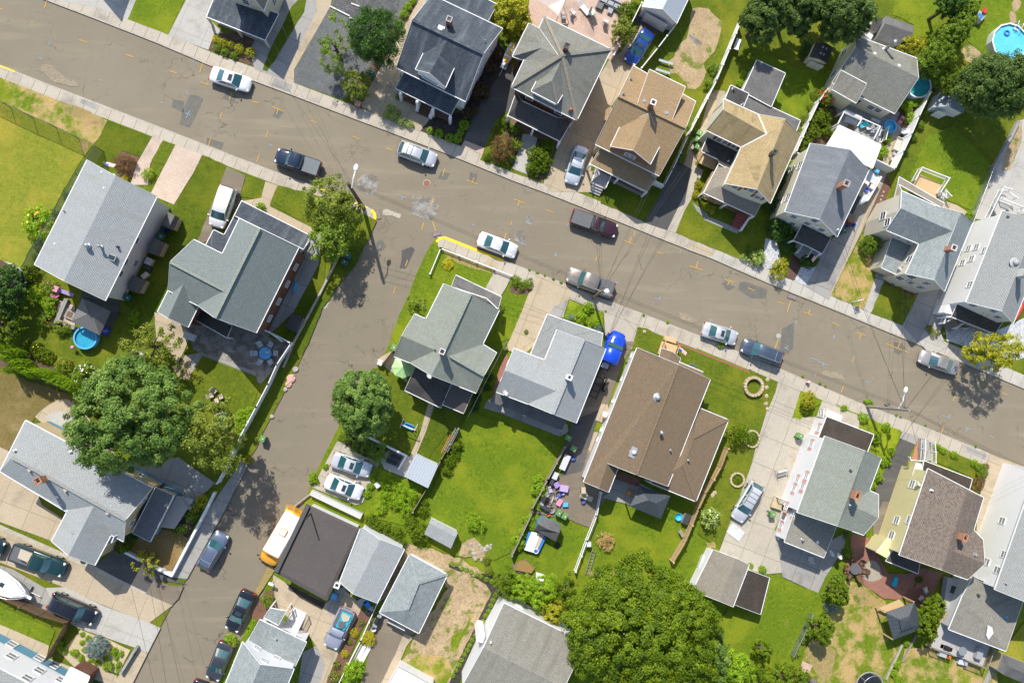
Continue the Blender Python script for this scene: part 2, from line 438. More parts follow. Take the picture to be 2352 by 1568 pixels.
class MB:
	def __init__(s):
		s.v,s.f,s.mi,s.sm=[],[],[],[]
	def face(s,pts,mi=0,sm=False):
		i=len(s.v)
		s.v+=[tuple(p)for p in pts]
		s.f.append(tuple(range(i,i+len(pts))))
		s.mi.append(mi)
		s.sm.append(sm)
		return s
	def mesh(s,vs,fs,mi=0,sm=False):
		i=len(s.v)
		s.v+=[tuple(p)for p in vs]
		for f in fs:
			s.f.append(tuple(i+k for k in f))
			s.mi.append(mi)
			s.sm.append(sm)
		return s
	def box(s,c,d,rz=0,mi=0,top=1.0,M=None):
		hx,hy,hz=d[0]/2,d[1]/2,d[2]/2
		P=[]
		for z,k in((-hz,1),(hz,top)):
			for x,y in((-hx,-hy),(hx,-hy),(hx,hy),(-hx,hy)):
				P.append(Vector((x*k,y*k,z)))
		rot=M if M is not None else Matrix.Rotation(rz,3,'Z')
		P=[rot@p+Vector(c)for p in P]
		return s.mesh(P,[(3,2,1,0),(4,5,6,7),(0,1,5,4),(1,2,6,5),(2,3,7,6),(3,0,4,7)],mi)
	def bar(s,p,q,r,n=6,mi=0,r2=None,sm=True,caps=True):
		p,q=Vector(p),Vector(q)
		r2=r if r2 is None else r2
		d=(q-p).normalized()
		a=d.orthogonal().normalized()
		b=d.cross(a)
		A=[p+(a*math.cos(t)+b*math.sin(t))*r for t in[2*math.pi*k/n for k in range(n)]]
		B=[q+(a*math.cos(t)+b*math.sin(t))*r2 for t in[2*math.pi*k/n for k in range(n)]]
		s.mesh(A+B,[(k,(k+1)%n,n+(k+1)%n,n+k)for k in range(n)],mi,sm)
		if caps:
			s.face(A[::-1],mi)
			s.face(B,mi)
		return s
	def path(s,pts,r,n=5,mi=0):
		for a,b in zip(pts,pts[1:]):
			s.bar(a,b,r,n,mi)
		return s
	def lathe(s,c,prof,n=16,mi=0,sm=True,sx=1,sy=1,rz=0,cap=True):
		c=Vector(c)
		rings=[]
		for r,z in prof:
			rings.append([c+Matrix.Rotation(rz,3,'Z')@Vector((r*sx*math.cos(t),r*sy*math.sin(t),z))for t in[2*math.pi*k/n for k in range(n)]])
		vs=[p for g in rings for p in g]
		fs=[]
		for i in range(len(prof)-1):
			fs+=[(i*n+k,i*n+(k+1)%n,(i+1)*n+(k+1)%n,(i+1)*n+k)for k in range(n)]
		s.mesh(vs,fs,mi,sm)
		if cap and prof[0][0]>1e-4:
			s.face(rings[0][::-1],mi)
		if cap and prof[-1][0]>1e-4:
			s.face(rings[-1],mi)
		return s
	def ball(s,c,r,mi=0,n=10,flat=1.0):
		return s.lathe(c,[(max(1e-5,r*math.cos(a)),r*flat*math.sin(a))for a in[R(-90+180*k/6)for k in range(7)]],n,mi)
	def torus(s,c,R0,r,n=24,m=6,mi=0,sx=1,sy=1,M=None):
		c=Vector(c)
		vs,fs=[],[]
		for i in range(n):
			t=2*math.pi*i/n
			for j in range(m):
				u=2*math.pi*j/m
				p=Vector(((R0*sx+r*math.cos(u))*math.cos(t),(R0*sy+r*math.cos(u))*math.sin(t),r*math.sin(u)))
				vs.append(c+(M@p if M else p))
		for i in range(n):
			for j in range(m):
				fs.append((i*m+j,((i+1)%n)*m+j,((i+1)%n)*m+(j+1)%m,i*m+(j+1)%m))
		return s.mesh(vs,fs,mi,True)
	def slab(s,top,th,mi=0,side=None,top_mi=None):
		side=mi if side is None else side
		tris=tessellate_polygon([top])
		n=len(top)
		low=[Vector(p)-Vector((0,0,th))for p in top]
		i=len(s.v)
		s.v+=[tuple(p)for p in top]+[tuple(p)for p in low]
		area=sum(top[k][0]*top[(k+1)%n][1]-top[(k+1)%n][0]*top[k][1]for k in range(n))
		for t in tris:
			a,b,c=(Vector(top[k])for k in t)
			if(b-a).cross(c-a).z<0:
				t=t[::-1]
			s.f.append(tuple(i+k for k in t));s.mi.append(mi);s.sm.append(False)
			s.f.append(tuple(i+n+k for k in t[::-1]));s.mi.append(side);s.sm.append(False)
		for k in range(n):
			q=(i+k,i+n+k,i+n+(k+1)%n,i+(k+1)%n)
			s.f.append(q if area>0 else q[::-1]);s.mi.append(side);s.sm.append(False)
		return s
	def data(s,name,mats,off=Vector((0,0,0)),uv=True):
		me=bpy.data.meshes.new(name)
		V=np.array(s.v,dtype=np.float64)-np.array(off)
		me.from_pydata(V.tolist(),[],s.f)
		for m in mats:
			me.materials.append(MATS[m])
		me.polygons.foreach_set('material_index',s.mi)
		me.polygons.foreach_set('use_smooth',s.sm)
		if uv:
			l=me.uv_layers.new(name='UVMap')
			co=np.array([v.co for v in me.vertices])
			buf=np.zeros((len(me.loops),2))
			for p in me.polygons:
				n=p.normal
				e=Vector((-n.y,n.x,0))
				e=Vector((1,0,0))if e.length<1e-3 else e.normalized()
				w=n.cross(e)
				idx=list(p.vertices)
				P=co[idx]+np.array(off)
				a=p.loop_start
				buf[a:a+len(idx),0]=P@np.array(e)
				buf[a:a+len(idx),1]=P@np.array(w)
			l.data.foreach_set('uv',buf.ravel())
		me.update()
		return me
def link(name,me,parent=None):
	o=bpy.data.objects.new(name,me)
	COL.objects.link(o)
	if parent:
		o.parent=parent
	return o
def mlist(m):
	return[m]if isinstance(m,str)else list(m)
class Thing:
	def __init__(s,name,label,cat,loc,rz=0,group=None):
		s.o=bpy.data.objects.new(name,None)
		s.o.empty_display_size=.3
		COL.objects.link(s.o)
		s.loc=Vector(loc)
		s.o.location=s.loc
		s.o.rotation_euler=(0,0,rz)
		s.rz=rz
		s.o['label'],s.o['category']=label,cat
		if group:
			s.o['group']=group
		s.edges=[]
	def part(s,name,mb,mats,parent=None,local=True,label=None,uv=True):
		o=link(name,mb.data(name,mlist(mats),Vector((0,0,0))if local else s.loc,uv),parent or s.o)
		if label:
			o['label']=label
		return o
def single(name,mb,mats,label,cat,loc,rz=0,group=None,local=True,uv=True):
	o=link(name,mb.data(name,mlist(mats),Vector((0,0,0))if local else Vector(loc),uv))
	o.location=loc
	o.rotation_euler=(0,0,rz)
	o['label'],o['category']=label,cat
	if group:
		o['group']=group
	return o
def structure(name,mb,mats):
	o=link(name,mb.data(name,mlist(mats)))
	o['kind']='structure'
	return o
def copy_tree(o,parent=None):
	c=o.copy()
	COL.objects.link(c)
	if parent:
		c.parent=parent
	for ch in o.children:
		copy_tree(ch,c)
	return c
LEVEL=[0,0]
def ragged(pts,amt,step=.6):
	out=[]
	n=len(pts)
	for k in range(n):
		a,b=pts[k],pts[(k+1)%n]
		L=(b-a).length
		m=max(1,int(L/step))
		d=(b-a).normalized()
		nn=Vector((-d.y,d.x,0))
		for j in range(m):
			p=a+(b-a)*(j/m)
			out.append(p+nn*random.uniform(-amt,amt))
	return out
def rounded(pts,it=2):
	for _ in range(it):
		q=[]
		n=len(pts)
		for k in range(n):
			a,b=pts[k],pts[(k+1)%n]
			q+=[a*.75+b*.25,a*.25+b*.75]
		pts=q
	return pts
def flat(mb,pts,z):
	P=[Vector((p.x,p.y,z))for p in pts]
	for t in tessellate_polygon([P]):
		a,b,c=(P[k]for k in t)
		mb.face((a,b,c)if(b-a).cross(c-a).z>0 else(a,c,b))
def sheet(name,mat,*polys,rough=0.0,rnd=0,road=False):
	LEVEL[road]+=1
	z=.006+.003*LEVEL[1]if road else GZ+.0008*LEVEL[0]
	mb=MB()
	for pl in polys:
		pts=[W(x,y,GZ)for x,y in pl]
		if rnd:
			pts=rounded(pts,rnd)
		if rough:
			pts=ragged(pts,rough)
		flat(mb,pts,z)
	return structure(name,mb,[mat])
class House(Thing):
	def __init__(s,name,label,x,y,cat='house',group=None,V=None):
		super().__init__(name,label,cat,W(x,y,GZ),0,group)
		s.V={}
		s.bv,s.bf=[],[]
		s.roofs=[]
		if V:
			s.add(V)
	def add(s,V):
		for k,p in V.items():
			s.V[k]=W(p[0],p[1],p[2])
	def P(s,keys):
		return[s.V[k]if isinstance(k,str)else W(*k)for k in(keys.split()if isinstance(keys,str)else keys)]
	def roof(s,name,mat,faces,th=.14,trim='trim_white',gut=True,parent=None,label=None,gutmat='trim_white'):
		mb=MB()
		cnt,use={},{}
		fl=[f.split()for f in faces]
		for f in fl:
			for a,b in zip(f,f[1:]+f[:1]):
				cnt[frozenset((a,b))]=cnt.get(frozenset((a,b)),0)+1
		dz=Vector((0,0,th))
		for f in fl:
			P=[s.V[k]for k in f]
			i0=len(s.bv)
			s.bv+=P
			for t in tessellate_polygon([P]):
				a,b,c=(P[k]for k in t)
				if(b-a).cross(c-a).z<0:
					t=(t[0],t[2],t[1])
				s.bf.append(tuple(i0+k for k in t))
				mb.face([P[k]for k in t],0)
				mb.face([P[k]-dz for k in reversed(t)],1)
			for a,b in zip(f,f[1:]+f[:1]):
				if cnt[frozenset((a,b))]==1:
					A,B=s.V[a],s.V[b]
					mb.face((A,A-dz,B-dz,B),1)
					ar=sum(P[k].x*P[(k+1)%len(P)].y-P[(k+1)%len(P)].x*P[k].y for k in range(len(P)))
					use[(a,b)]=ar
		o=s.part(name,mb,[mat,trim],parent,local=False,label=label)
		if gut:
			g=MB()
			any_=False
			for(a,b),ar in use.items():
				A,B=s.V[a],s.V[b]
				L=(B-A).length
				if L<.8:
					continue
				d=(B-A).normalized()
				n=Vector((d.y,-d.x,0))*(1 if ar>0 else-1)
				level=abs(A.z-B.z)<.06*L
				w=.075 if level else.03
				c=(A+B)/2+n.normalized()*(w*.5)
				q=d.to_track_quat('X','Z').to_matrix()
				g.box(c-Vector((0,0,.05 if level else.04)),(L,w,.11 if level else.13),M=q)
				if level:
					for k in range(max(1,int(L/.9))):
						p=A+d*(L*(k+.5)/max(1,int(L/.9)))
						g.box(p+n.normalized()*.03+Vector((0,0,.02)),(.035,.13,.02),M=q)
				any_=True
			if any_:
				s.part('gutter',g,[gutmat],o,local=False)
		s.roofs.append(o)
		return o
	def ridge(s,roof,pts,mat,w=.28):
		mb=MB()
		P=s.P(pts)
		for a,b in zip(P,P[1:]):
			q=(b-a).to_track_quat('X','Z').to_matrix()
			mb.box((a+b)/2+Vector((0,0,.02)),((b-a).length,w,.05),M=q)
		s.part('ridge_cap',mb,[mat],roof,local=False)
	def hit(s,x,y,default=None):
		bv=BVHTree.FromPolygons(s.bv,s.bf)
		h=bv.ray_cast(CAMP,ray(x,y))
		return h[0]if h[0]is not None else W(x,y,3.0 if default is None else default)
	def walls(s,mat,pts,inset=.32,z0=0.0,drop=.12,name='wall',trim=None):
		P=s.P(pts)
		n=len(P)
		ar=sum(P[k].x*P[(k+1)%n].y-P[(k+1)%n].x*P[k].y for k in range(n))
		if ar<0:
			P=P[::-1]
		Q=[]
		for k in range(n):
			a,b,c=P[k-1],P[k],P[(k+1)%n]
			d1=Vector((b.x-a.x,b.y-a.y)).normalized()
			d2=Vector((c.x-b.x,c.y-b.y)).normalized()
			n1,n2=Vector((-d1.y,d1.x)),Vector((-d2.y,d2.x))
			m=n1+n2
			m=n1 if m.length<.2 else m/max(.35,m.length_squared/2)
			Q.append(Vector((b.x+m.x*inset,b.y+m.y*inset,b.z-drop)))
		mb=MB()
		first=len(s.edges)
		for k in range(n):
			a,b=Q[k],Q[(k+1)%n]
			mb.face((Vector((a.x,a.y,z0)),Vector((b.x,b.y,z0)),b,a))
			s.edges.append((a,b,mat))
		o=s.part(name,mb,[mat],local=False)
		s.wall=o
		return list(range(first,len(s.edges)))
	def _window(s,c,d,n,w,h,frame='trim_white',pane='glass',parent=None,shutters=None):
		up=Vector((0,0,1))
		M=Matrix((d,n,up)).transposed()
		f=MB()
		for dx in(-w/2,w/2):
			f.box(c+d*dx+n*.03,(.07,.08,h+.07),M=M)
		for dz in(-h/2,0,h/2):
			f.box(c+up*dz+n*.035,(w,.08 if dz else.05,.07 if dz else.05),M=M)
		fo=s.part('window',f,[frame],parent or s.wall,local=False)
		p=MB().box(c+n*.012,(w-.06,.03,h-.06),M=M)
		s.part('pane',p,[pane],fo,local=False)
		if shutters:
			for sd in(-1,1):
				sh=MB().box(c+d*sd*(w/2+.22)+n*.02,(.3,.05,h+.1),M=M)
				s.part('shutter',sh,[shutters],parent or s.wall,local=False)
	def win(s,x,y,w=.9,h=1.3,only=None,**kw):
		best=None
		dr=ray(x,y)
		for i,(a,b,mat)in enumerate(s.edges):
			if only is not None and i not in only:
				continue
			d=Vector((b.x-a.x,b.y-a.y,0)).normalized()
			n=Vector((d.y,-d.x,0))
			den=dr.dot(n)
			if den>=-1e-6:
				continue
			t=(a-CAMP).dot(n)/den
			p=CAMP+dr*t
			u=(p-a).dot(d)
			L=(Vector((b.x,b.y,0))-Vector((a.x,a.y,0))).length
			if-.3<u<L+.3 and.2<p.z<max(a.z,b.z)+.6:
				if best is None or t<best[0]:
					best=(t,p,d,n)
		if best:
			t,p,d,n=best
			s._window(p,d,n,w,h,**kw)
		else:
			print('no wall for window',s.o['label'],x,y)
	def autowin(s,edges,floors=(1.6,),step=2.8,w=.85,h=1.25,**kw):
		for i in edges:
			a,b,mat=s.edges[i]
			L=(Vector((b.x,b.y,0))-Vector((a.x,a.y,0))).length
			if L<2:
				continue
			d=Vector((b.x-a.x,b.y-a.y,0)).normalized()
			n=Vector((d.y,-d.x,0))
			k=max(1,int(L/step))
			for z in floors:
				for j in range(k):
					t=(j+.5)/k
					if z+h/2+.2>a.z+(b.z-a.z)*t:
						continue
					p=a+d*L*t
					s._window(Vector((p.x,p.y,z)),d,n,w,h,**kw)
	def chimney(s,x,y,w=.55,h=1.0,mat='brick_chimney',roof=0,rz=-.38,cap='trim_grey',name='chimney',d=None):
		p=s.hit(x,y)
		mb=MB()
		d=d or w
		mb.box(p+Vector((0,0,h/2-.4)),(w,d,h+.8),rz)
		o=s.part(name,mb,[mat],s.roofs[roof],local=False)
		c=MB()
		top=p+Vector((0,0,h))
		q=Matrix.Rotation(rz,3,'Z')
		for sx,sy,lx,ly in((0,d/2,w+.08,.1),(0,-d/2,w+.08,.1),(w/2,0,.1,d-.08),(-w/2,0,.1,d-.08)):
			c.box(top+q@Vector((sx,sy,.05)),(lx,ly,.1),rz)
		c.box(top+Vector((0,0,.012)),(w*.5,d*.5,.02),rz,1)
		s.part('chimney_cap' if cap!=mat else'rim',c,[cap,'p_black'],o,local=False)
		return o
	def vent(s,x,y,r=.1,h=.5,mat='galvanised',roof=0,hood=1.5,name='vent_pipe'):
		p=s.hit(x,y)
		mb=MB()
		mb.lathe(p+Vector((0,0,-.2)),[(r,0),(r,h+.1),(r*hood,h+.12),(r*hood,h+.22),(r*.4,h+.3)],12)
		mb.lathe(p+Vector((0,0,-.03)),[(r*1.9,0),(r*1.7,.05),(r,.07)],12)
		return s.part(name,mb,[mat],s.roofs[roof],local=False)
	def boxvent(s,x,y,w=.35,h=.2,mat='p_lightgrey',roof=0,rz=-.38,name='roof_vent'):
		p=s.hit(x,y)
		mb=MB().box(p+Vector((0,0,h/2-.05)),(w,w,h),rz,top=.85)
		mb.box(p+Vector((0,0,-.02)),(w*1.4,w*1.4,.08),rz)
		return s.part(name,mb,[mat],s.roofs[roof],local=False)
	def skylight(s,x,y,w=.9,l=.6,rz=-.38,roof=0):
		p=s.hit(x,y)
		mb=MB().box(p,(w,l,.22),rz)
		o=s.part('skylight',mb,['trim_grey'],s.roofs[roof],local=False)
		s.part('pane',MB().box(p+Vector((0,0,.12)),(w-.14,l-.14,.03),rz),['glass'],o,local=False)
	def post(s,keys,mat='trim_white',w=.14,z0=GZ,drop=.15,name='post'):
		for p in s.P(keys):
			mb=MB().box(Vector((p.x,p.y,(z0+p.z-drop)/2)),(w,w,p.z-drop-z0),-.38)
			s.part(name,mb,[mat],local=False)
	def slab(s,name,mat,pts,th=.15,parent=None,label=None):
		mb=MB().slab(s.P(pts),th)
		return s.part(name,mb,mlist(mat),parent,local=False,label=label)
	def steps(s,p,q,width,n=4,rise=.18,mat='slab_grey',top=.9):
		a,b=W(*p),W(*q)
		d=(b-a)
		rz=math.atan2(d.y,d.x)
		mb=MB()
		for k in range(n):
			t=(k+.5)/n
			h=top*(1-k/n)
			c=a+d*t
			mb.box(Vector((c.x,c.y,GZ+h/2)),(d.length/n+.01,width,h),rz)
		return s.part('steps',mb,mlist(mat),local=False)
	def rail(s,pts,z0,h=.9,mat='trim_white',name='railing',gap=.16):
		P=[W(x,y,z0)for x,y in pts]
		mb=rail_mb(P,h,gap)
		return s.part(name,mb,[mat],local=False)
	def dish(s,x,y,z=None,r=.33,roof=0,mat='p_lightgrey'):
		p=s.hit(x,y)if z is None else W(x,y,z)
		o=dish_mb(p,r)
		return s.part('satellite_dish',o,[mat,'trim_dark'],s.roofs[roof]if z is None else None,local=False)
def rail_mb(P,h,gap=.16,post=.1):
	mb=MB()
	up=Vector((0,0,1))
	for a,b in zip(P,P[1:]):
		d=b-a
		L=d.length
		q=d.to_track_quat('X','Z').to_matrix()
		mb.box((a+b)/2+up*h,(L,.08,.07),M=q)
		mb.box((a+b)/2+up*.12,(L,.06,.05),M=q)
		k=max(1,int(L/gap))
		for j in range(k):
			p=a+d*((j+.5)/k)
			mb.box(p+up*(h/2+.06),(.035,.035,h-.12))
	for p in P:
		mb.box(p+up*(h/2+.04),(post,post,h+.12))
	return mb
def dish_mb(p,r):
	mb=MB()
	up=Vector((0,0,1))
	n=Vector((.45,.45,.75)).normalized()
	M=n.to_track_quat('Z','Y').to_matrix()
	c=p+up*.45
	rings=[]
	for k,(rr,zz)in enumerate(((.02,-.1),(.5,-.07),(.85,-.02),(1,.02))):
		rings.append([c+M@Vector((r*rr*math.cos(t),r*.85*rr*math.sin(t),zz))for t in[2*math.pi*j/14 for j in range(14)]])
	vs=[q for g in rings for q in g]
	fs=[(i*14+j,i*14+(j+1)%14,(i+1)*14+(j+1)%14,(i+1)*14+j)for i in range(3)for j in range(14)]
	mb.mesh(vs,fs,0,True)
	mb.bar(p-up*.1,c-n*.08,.03,6,1)
	mb.bar(c-M@Vector((0,r*.85,0)),c+n*.35,.015,5,1)
	mb.box(c+n*.36,(.07,.07,.1),mi=1)
	return mb
def loft(mb,secs,mi=0,cap=True,sm=True):
	n=len(secs[0])
	vs=[p for s in secs for p in s]
	fs=[]
	for i in range(len(secs)-1):
		for k in range(n-1):
			fs.append((i*n+k,i*n+k+1,(i+1)*n+k+1,(i+1)*n+k))
	mb.mesh(vs,fs,mi,sm)
	if cap:
		mb.face(secs[0][::-1],mi)
		mb.face(secs[-1],mi)
STYLES={'sedan':dict(W=1.80,wr=.33,H=1.44,hood=.86,belt=.93,deck=.98,ws=(.76,.585),rg=(.36,.17),rw=.62),'suv':dict(W=1.86,wr=.36,H=1.72,hood=1.02,belt=1.08,deck=1.10,ws=(.745,.63),rg=(.09,.03),rw=.66),'van':dict(W=1.96,wr=.35,H=1.76,hood=.98,belt=1.06,deck=1.08,ws=(.81,.64),rg=(.06,.015),rw=.70),'wagon':dict(W=1.82,wr=.34,H=1.55,hood=.92,belt=.99,deck=1.0,ws=(.765,.60),rg=(.14,.03),rw=.64),'pickup':dict(W=1.95,wr=.40,H=1.83,hood=1.10,belt=1.20,deck=1.18,ws=(.735,.64),rg=(.415,.39),rw=.68),'cabpickup':dict(W=1.90,wr=.38,H=1.72,hood=1.02,belt=1.10,deck=1.10,ws=(.70,.60),rg=(.47,.45),rw=.66),'crew':dict(W=2.02,wr=.42,H=1.90,hood=1.15,belt=1.24,deck=1.22,ws=(.745,.655),rg=(.36,.335),rw=.72),}
def vehicle(style,color,label,front,rear,cat='car',name='parked_car',sunroof=None,rack=None,bed=None,width=None,group=None,extra=None,roofcol=None,zref=.8):
	st=dict(STYLES[style])
	a,b=W(*front,zref),W(*rear,zref)
	L=(a-b).length
	Wd=(width or st['W'])
	c=(a+b)/2
	g=GZ if extra=='yard' else.02
	t=Thing(name,label,cat,(c.x,c.y,g),math.atan2(a.y-b.y,a.x-b.x),group)
	hw=Wd/2
	X=lambda f:(f-.5)*L
	H,hood,belt,deck=st['H'],st['hood'],st['belt'],st['deck']
	wb,wt=st['ws']
	rt,rb=st['rg']
	pk='pickup' in style or style=='crew'
	mb=MB()
	tail=[(0.0,.80,deck-.28,.42),(.012,.90,deck-.08,.30),(.05,.965,deck-.01,.24),(rb if not pk else.1,1.0,deck,.22)]
	prof=tail+[(.30,1.0,belt,.20),(.5,1.0,belt,.2),(wb-.06,1.0,belt,.2),(wb+.03,.99,hood+.06,.2),(.88,.965,hood-.02,.22),(.95,.91,hood-.12,.25),(.985,.80,hood-.24,.30),(1.0,.62,hood-.34,.38)]
	prof.sort(key=lambda r:r[0])
	secs=[]
	for f,k,zt,zb in prof:
		w=hw*k
		zm=zb+(zt-zb)*.55
		x=X(f)
		hood_crown=.045 if f>wb else.02
		secs.append([Vector((x,y*w,z))for y,z in((-.86,zb),(-.97,zb+.12),(-1.0,zm),(-.985,zt-.13),(-.90,zt-.02),(-.55,zt+hood_crown*.6),(0,zt+hood_crown),(.55,zt+hood_crown*.6),(.90,zt-.02),(.985,zt-.13),(1.0,zm),(.97,zb+.12),(.86,zb))])
	loft(mb,secs)
	rw=hw*st['rw']/.5*.5 if False else st['rw']/.9*hw
	bw=hw*.93
	roof_z=H
	def ring(f,w,z):
		return Vector((X(f),w,z))
	bx0,bx1,tx0,tx1=rb,wb,rt,wt
	zb_=belt-.03
	cols=[]
	for sgn in(-1,-.6,0,.6,1):
		e=abs(sgn)
		cr=(1-e*e)*.035
		bow=(1-e*e)
		cols.append([ring(bx1+.018*bow,sgn*bw*.93,zb_),ring(tx1+.012*bow,sgn*rw*.96,roof_z-.05+cr),ring((tx1*.6+tx0*.4),sgn*rw,roof_z-.012+cr),ring((tx1*.2+tx0*.8),sgn*rw,roof_z-.018+cr),ring(tx0-.006*bow,sgn*rw*.95,roof_z-.07+cr),ring(bx0-.012*bow,sgn*bw*.9,zb_)])
	fs=[]
	vs=[p for cset in cols for p in cset]
	for i in range(4):
		for j in range(5):
			fs.append((i*6+j,(i+1)*6+j,(i+1)*6+j+1,i*6+j+1))
	mb.mesh(vs,fs,1 if roofcol else 0,True)
	for sgn,cset in((-1,cols[0]),(1,cols[-1])):
		q=[cset[0],cset[1],cset[2],cset[3],cset[4],cset[5]]
		mb.face(q if sgn>0 else q[::-1],1 if roofcol else 0)
	t.part('body',mb,[color]+([roofcol]if roofcol else[]),uv=False)
	def pane(nm,quad,off=.02,inset=.06,mat='car_glass',seg=1):
		cc=sum(quad,Vector())/len(quad)
		n=(quad[1]-quad[0]).cross(quad[3]-quad[0]).normalized()
		if n.dot(cc-Vector((0,0,.6)))<0:
			n=-n
		Q=[p+(cc-p).normalized()*inset+n*off for p in quad]
		m=MB().face(Q)
		m=MB()
		m.face(Q if(Q[1]-Q[0]).cross(Q[2]-Q[0]).dot(n)>0 else Q[::-1])
		return t.part(nm,m,[mat],uv=False)
	def strip(nm,j0,j1):
		m=MB()
		k0,k1=.07,.07
		for i in range(4):
			A=[cols[i][j0],cols[i+1][j0],cols[i+1][j1],cols[i][j1]]
			n=(A[1]-A[0]).cross(A[3]-A[0]).normalized()
			if n.z<0:
				n=-n
			low,high=(A[0],A[1]),(A[3],A[2])
			Q=[]
			for p,q,e in((A[0],A[3],i==0),(A[1],A[2],i==3)):
				lo=p+(q-p)*.05
				hi=p+(q-p)*.96
				if e:
					lo.y*=.95
					hi.y*=.94
				Q.append((lo+n*.022,hi+n*.022))
			m.face((Q[0][0],Q[1][0],Q[1][1],Q[0][1]),0,True)
		t.part(nm,m,['car_glass'],uv=False)
	strip('windscreen',0,1)
	strip('rear_window',5,4)
	for sgn,cset in((-1,cols[0]),(1,cols[-1])):
		top0,top1,bot0,bot1=cset[4],cset[1],cset[5],cset[0]
		cuts=(.04,.5,.97)if not(style=='cabpickup')else(.06,.97)
		for c0,c1 in zip(cuts,cuts[1:]):
			lerp=lambda p,q,k:p+(q-p)*k
			z0,z1=.18,.9
			q=[]
			for k,zz in((c0+.02,z0),(c1-.02,z0),(c1-.02,z1),(c0+.02,z1)):
				lo=lerp(bot0,bot1,k)
				hi=lerp(top0,top1,k)
				q.append(lerp(lo,hi,zz))
			n=Vector((0,sgn,.45)).normalized()
			m=MB()
			Q=[p+n*.018 for p in q]
			m.face(Q if(Q[1]-Q[0]).cross(Q[2]-Q[0]).dot(n)>0 else Q[::-1])
			t.part('side_window',m,['car_glass'],uv=False)
		mm=MB()
		mm.lathe(Vector((X(wb-.035),sgn*(hw+.10),belt+.02)),[(.02,-.07),(.1,-.05),(.11,.05),(.03,.08)],8,sx=.8,sy=1.1)
		mm.box(Vector((X(wb-.03),sgn*(hw+.01),belt)),(.06,.14,.05))
		t.part('mirror',mm,[color],uv=False)
		hl=MB().box(Vector((X(.955),sgn*hw*.66,hood-.16)),(.30,.30,.10),sgn*-.35,top=.8)
		t.part('headlight',hl,['lamp_clear'],uv=False)
		tl=MB().box(Vector((X(.018),sgn*hw*.70,deck-.14)),(.16,.34,.14),sgn*.25)
		t.part('tail_light',tl,['lamp_red'],uv=False)
		for fx in(.19,.81):
			wh=MB()
			r=st['wr']
			cx=Vector((X(fx),sgn*(hw-.1),r-.01))
			wh.bar(cx-Vector((0,.11,0)),cx+Vector((0,.11,0)),r,16)
			wo=t.part('wheel',wh,['tyre'],uv=False)
			rm=MB().bar(cx+Vector((0,sgn*.10,0)),cx+Vector((0,sgn*.122,0)),r*.62,10)
			t.part('rim',rm,['rim'],wo,uv=False)
	gm=MB().box(Vector((X(.992),0,hood-.40)),(.06,Wd*.5,.16))
	t.part('grille',gm,['p_black'],uv=False)
	if sunroof:
		cx=(tx1*.72+tx0*.28)
		m=MB().box(Vector((X(cx),0,roof_z+.025)),(L*.09,rw*1.15,.02))
		t.part('sunroof',m,['glass'],uv=False)
	if rack:
		m=MB()
		for sgn in(-1,1):
			m.bar((X(tx0+.03),sgn*rw*.9,roof_z+.05),(X(tx1-.03),sgn*rw*.9,roof_z+.05),.025,5)
		for k in(.25,.5,.75)[:rack]:
			x=X(tx0+(tx1-tx0)*k)
			m.bar((x,-rw*.9,roof_z+.05),(x,rw*.9,roof_z+.05),.02,5)
		t.part('roof_rack',m,['p_dark' if rack>1 else'galvanised'],uv=False)
	if pk:
		x0,x1=X(.025),X(rb-.015)
		w=hw*.80
		if bed=='open' or bed is None:
			m=MB()
			m.box(Vector(((x0+x1)/2,0,deck+.012)),(x1-x0,w*2,.03))
			t.part('bed_floor',m,['p_darkgrey'],uv=False)
			for sgn in(-1,1):
				t.part('bed_rail',MB().box(Vector(((x0+x1)/2,sgn*hw*.87,deck+.03)),(x1-x0+.1,.15,.12)),[color],uv=False)
			t.part('tailgate',MB().box(Vector((x0-.03,0,deck+.03)),(.09,hw*1.6,.12)),[color],uv=False)
		else:
			m=MB().box(Vector(((x0+x1)/2,0,deck+.05)),(x1-x0,hw*1.72,.09),top=.985)
			for k in(1,2):
				xx=x0+(x1-x0)*k/3
				m.box(Vector((xx,0,deck+.10)),(.03,hw*1.66,.015))
			t.part('bed_cover',m,[bed],uv=False)
	t.dims=(L,hw,deck,X)
	return t
def blades(P,Nrm,size,aspect,tone,rng):
	n=len(P)
	t=rng.normal(size=(n,3))
	t-=(t*Nrm).sum(1,keepdims=True)*Nrm
	t/=np.linalg.norm(t,axis=1,keepdims=True)+1e-9
	b=np.cross(Nrm,t)
	s=size*rng.uniform(.65,1.35,size=(n,1))
	a=t*s
	c=b*s*aspect
	V=np.stack([P-a*.5,P+c*.5+a*.05,P+a*.5,P-c*.5+a*.05],1).reshape(-1,3)
	return V,tone
def leaf_mesh(name,V,tone,mat):
	n=len(V)//4
	me=bpy.data.meshes.new(name)
	me.vertices.add(len(V))
	me.vertices.foreach_set('co',V.astype(np.float32).ravel())
	me.loops.add(len(V))
	me.loops.foreach_set('vertex_index',np.arange(len(V),dtype=np.int32))
	me.polygons.add(n)
	me.polygons.foreach_set('loop_start',np.arange(0,len(V),4,dtype=np.int32))
	at=me.attributes.new('tone','FLOAT','FACE')
	at.data.foreach_set('value',np.clip(tone,0,1).astype(np.float32))
	me.materials.append(MATS[mat])
	me.update()
	me.validate()
	return me
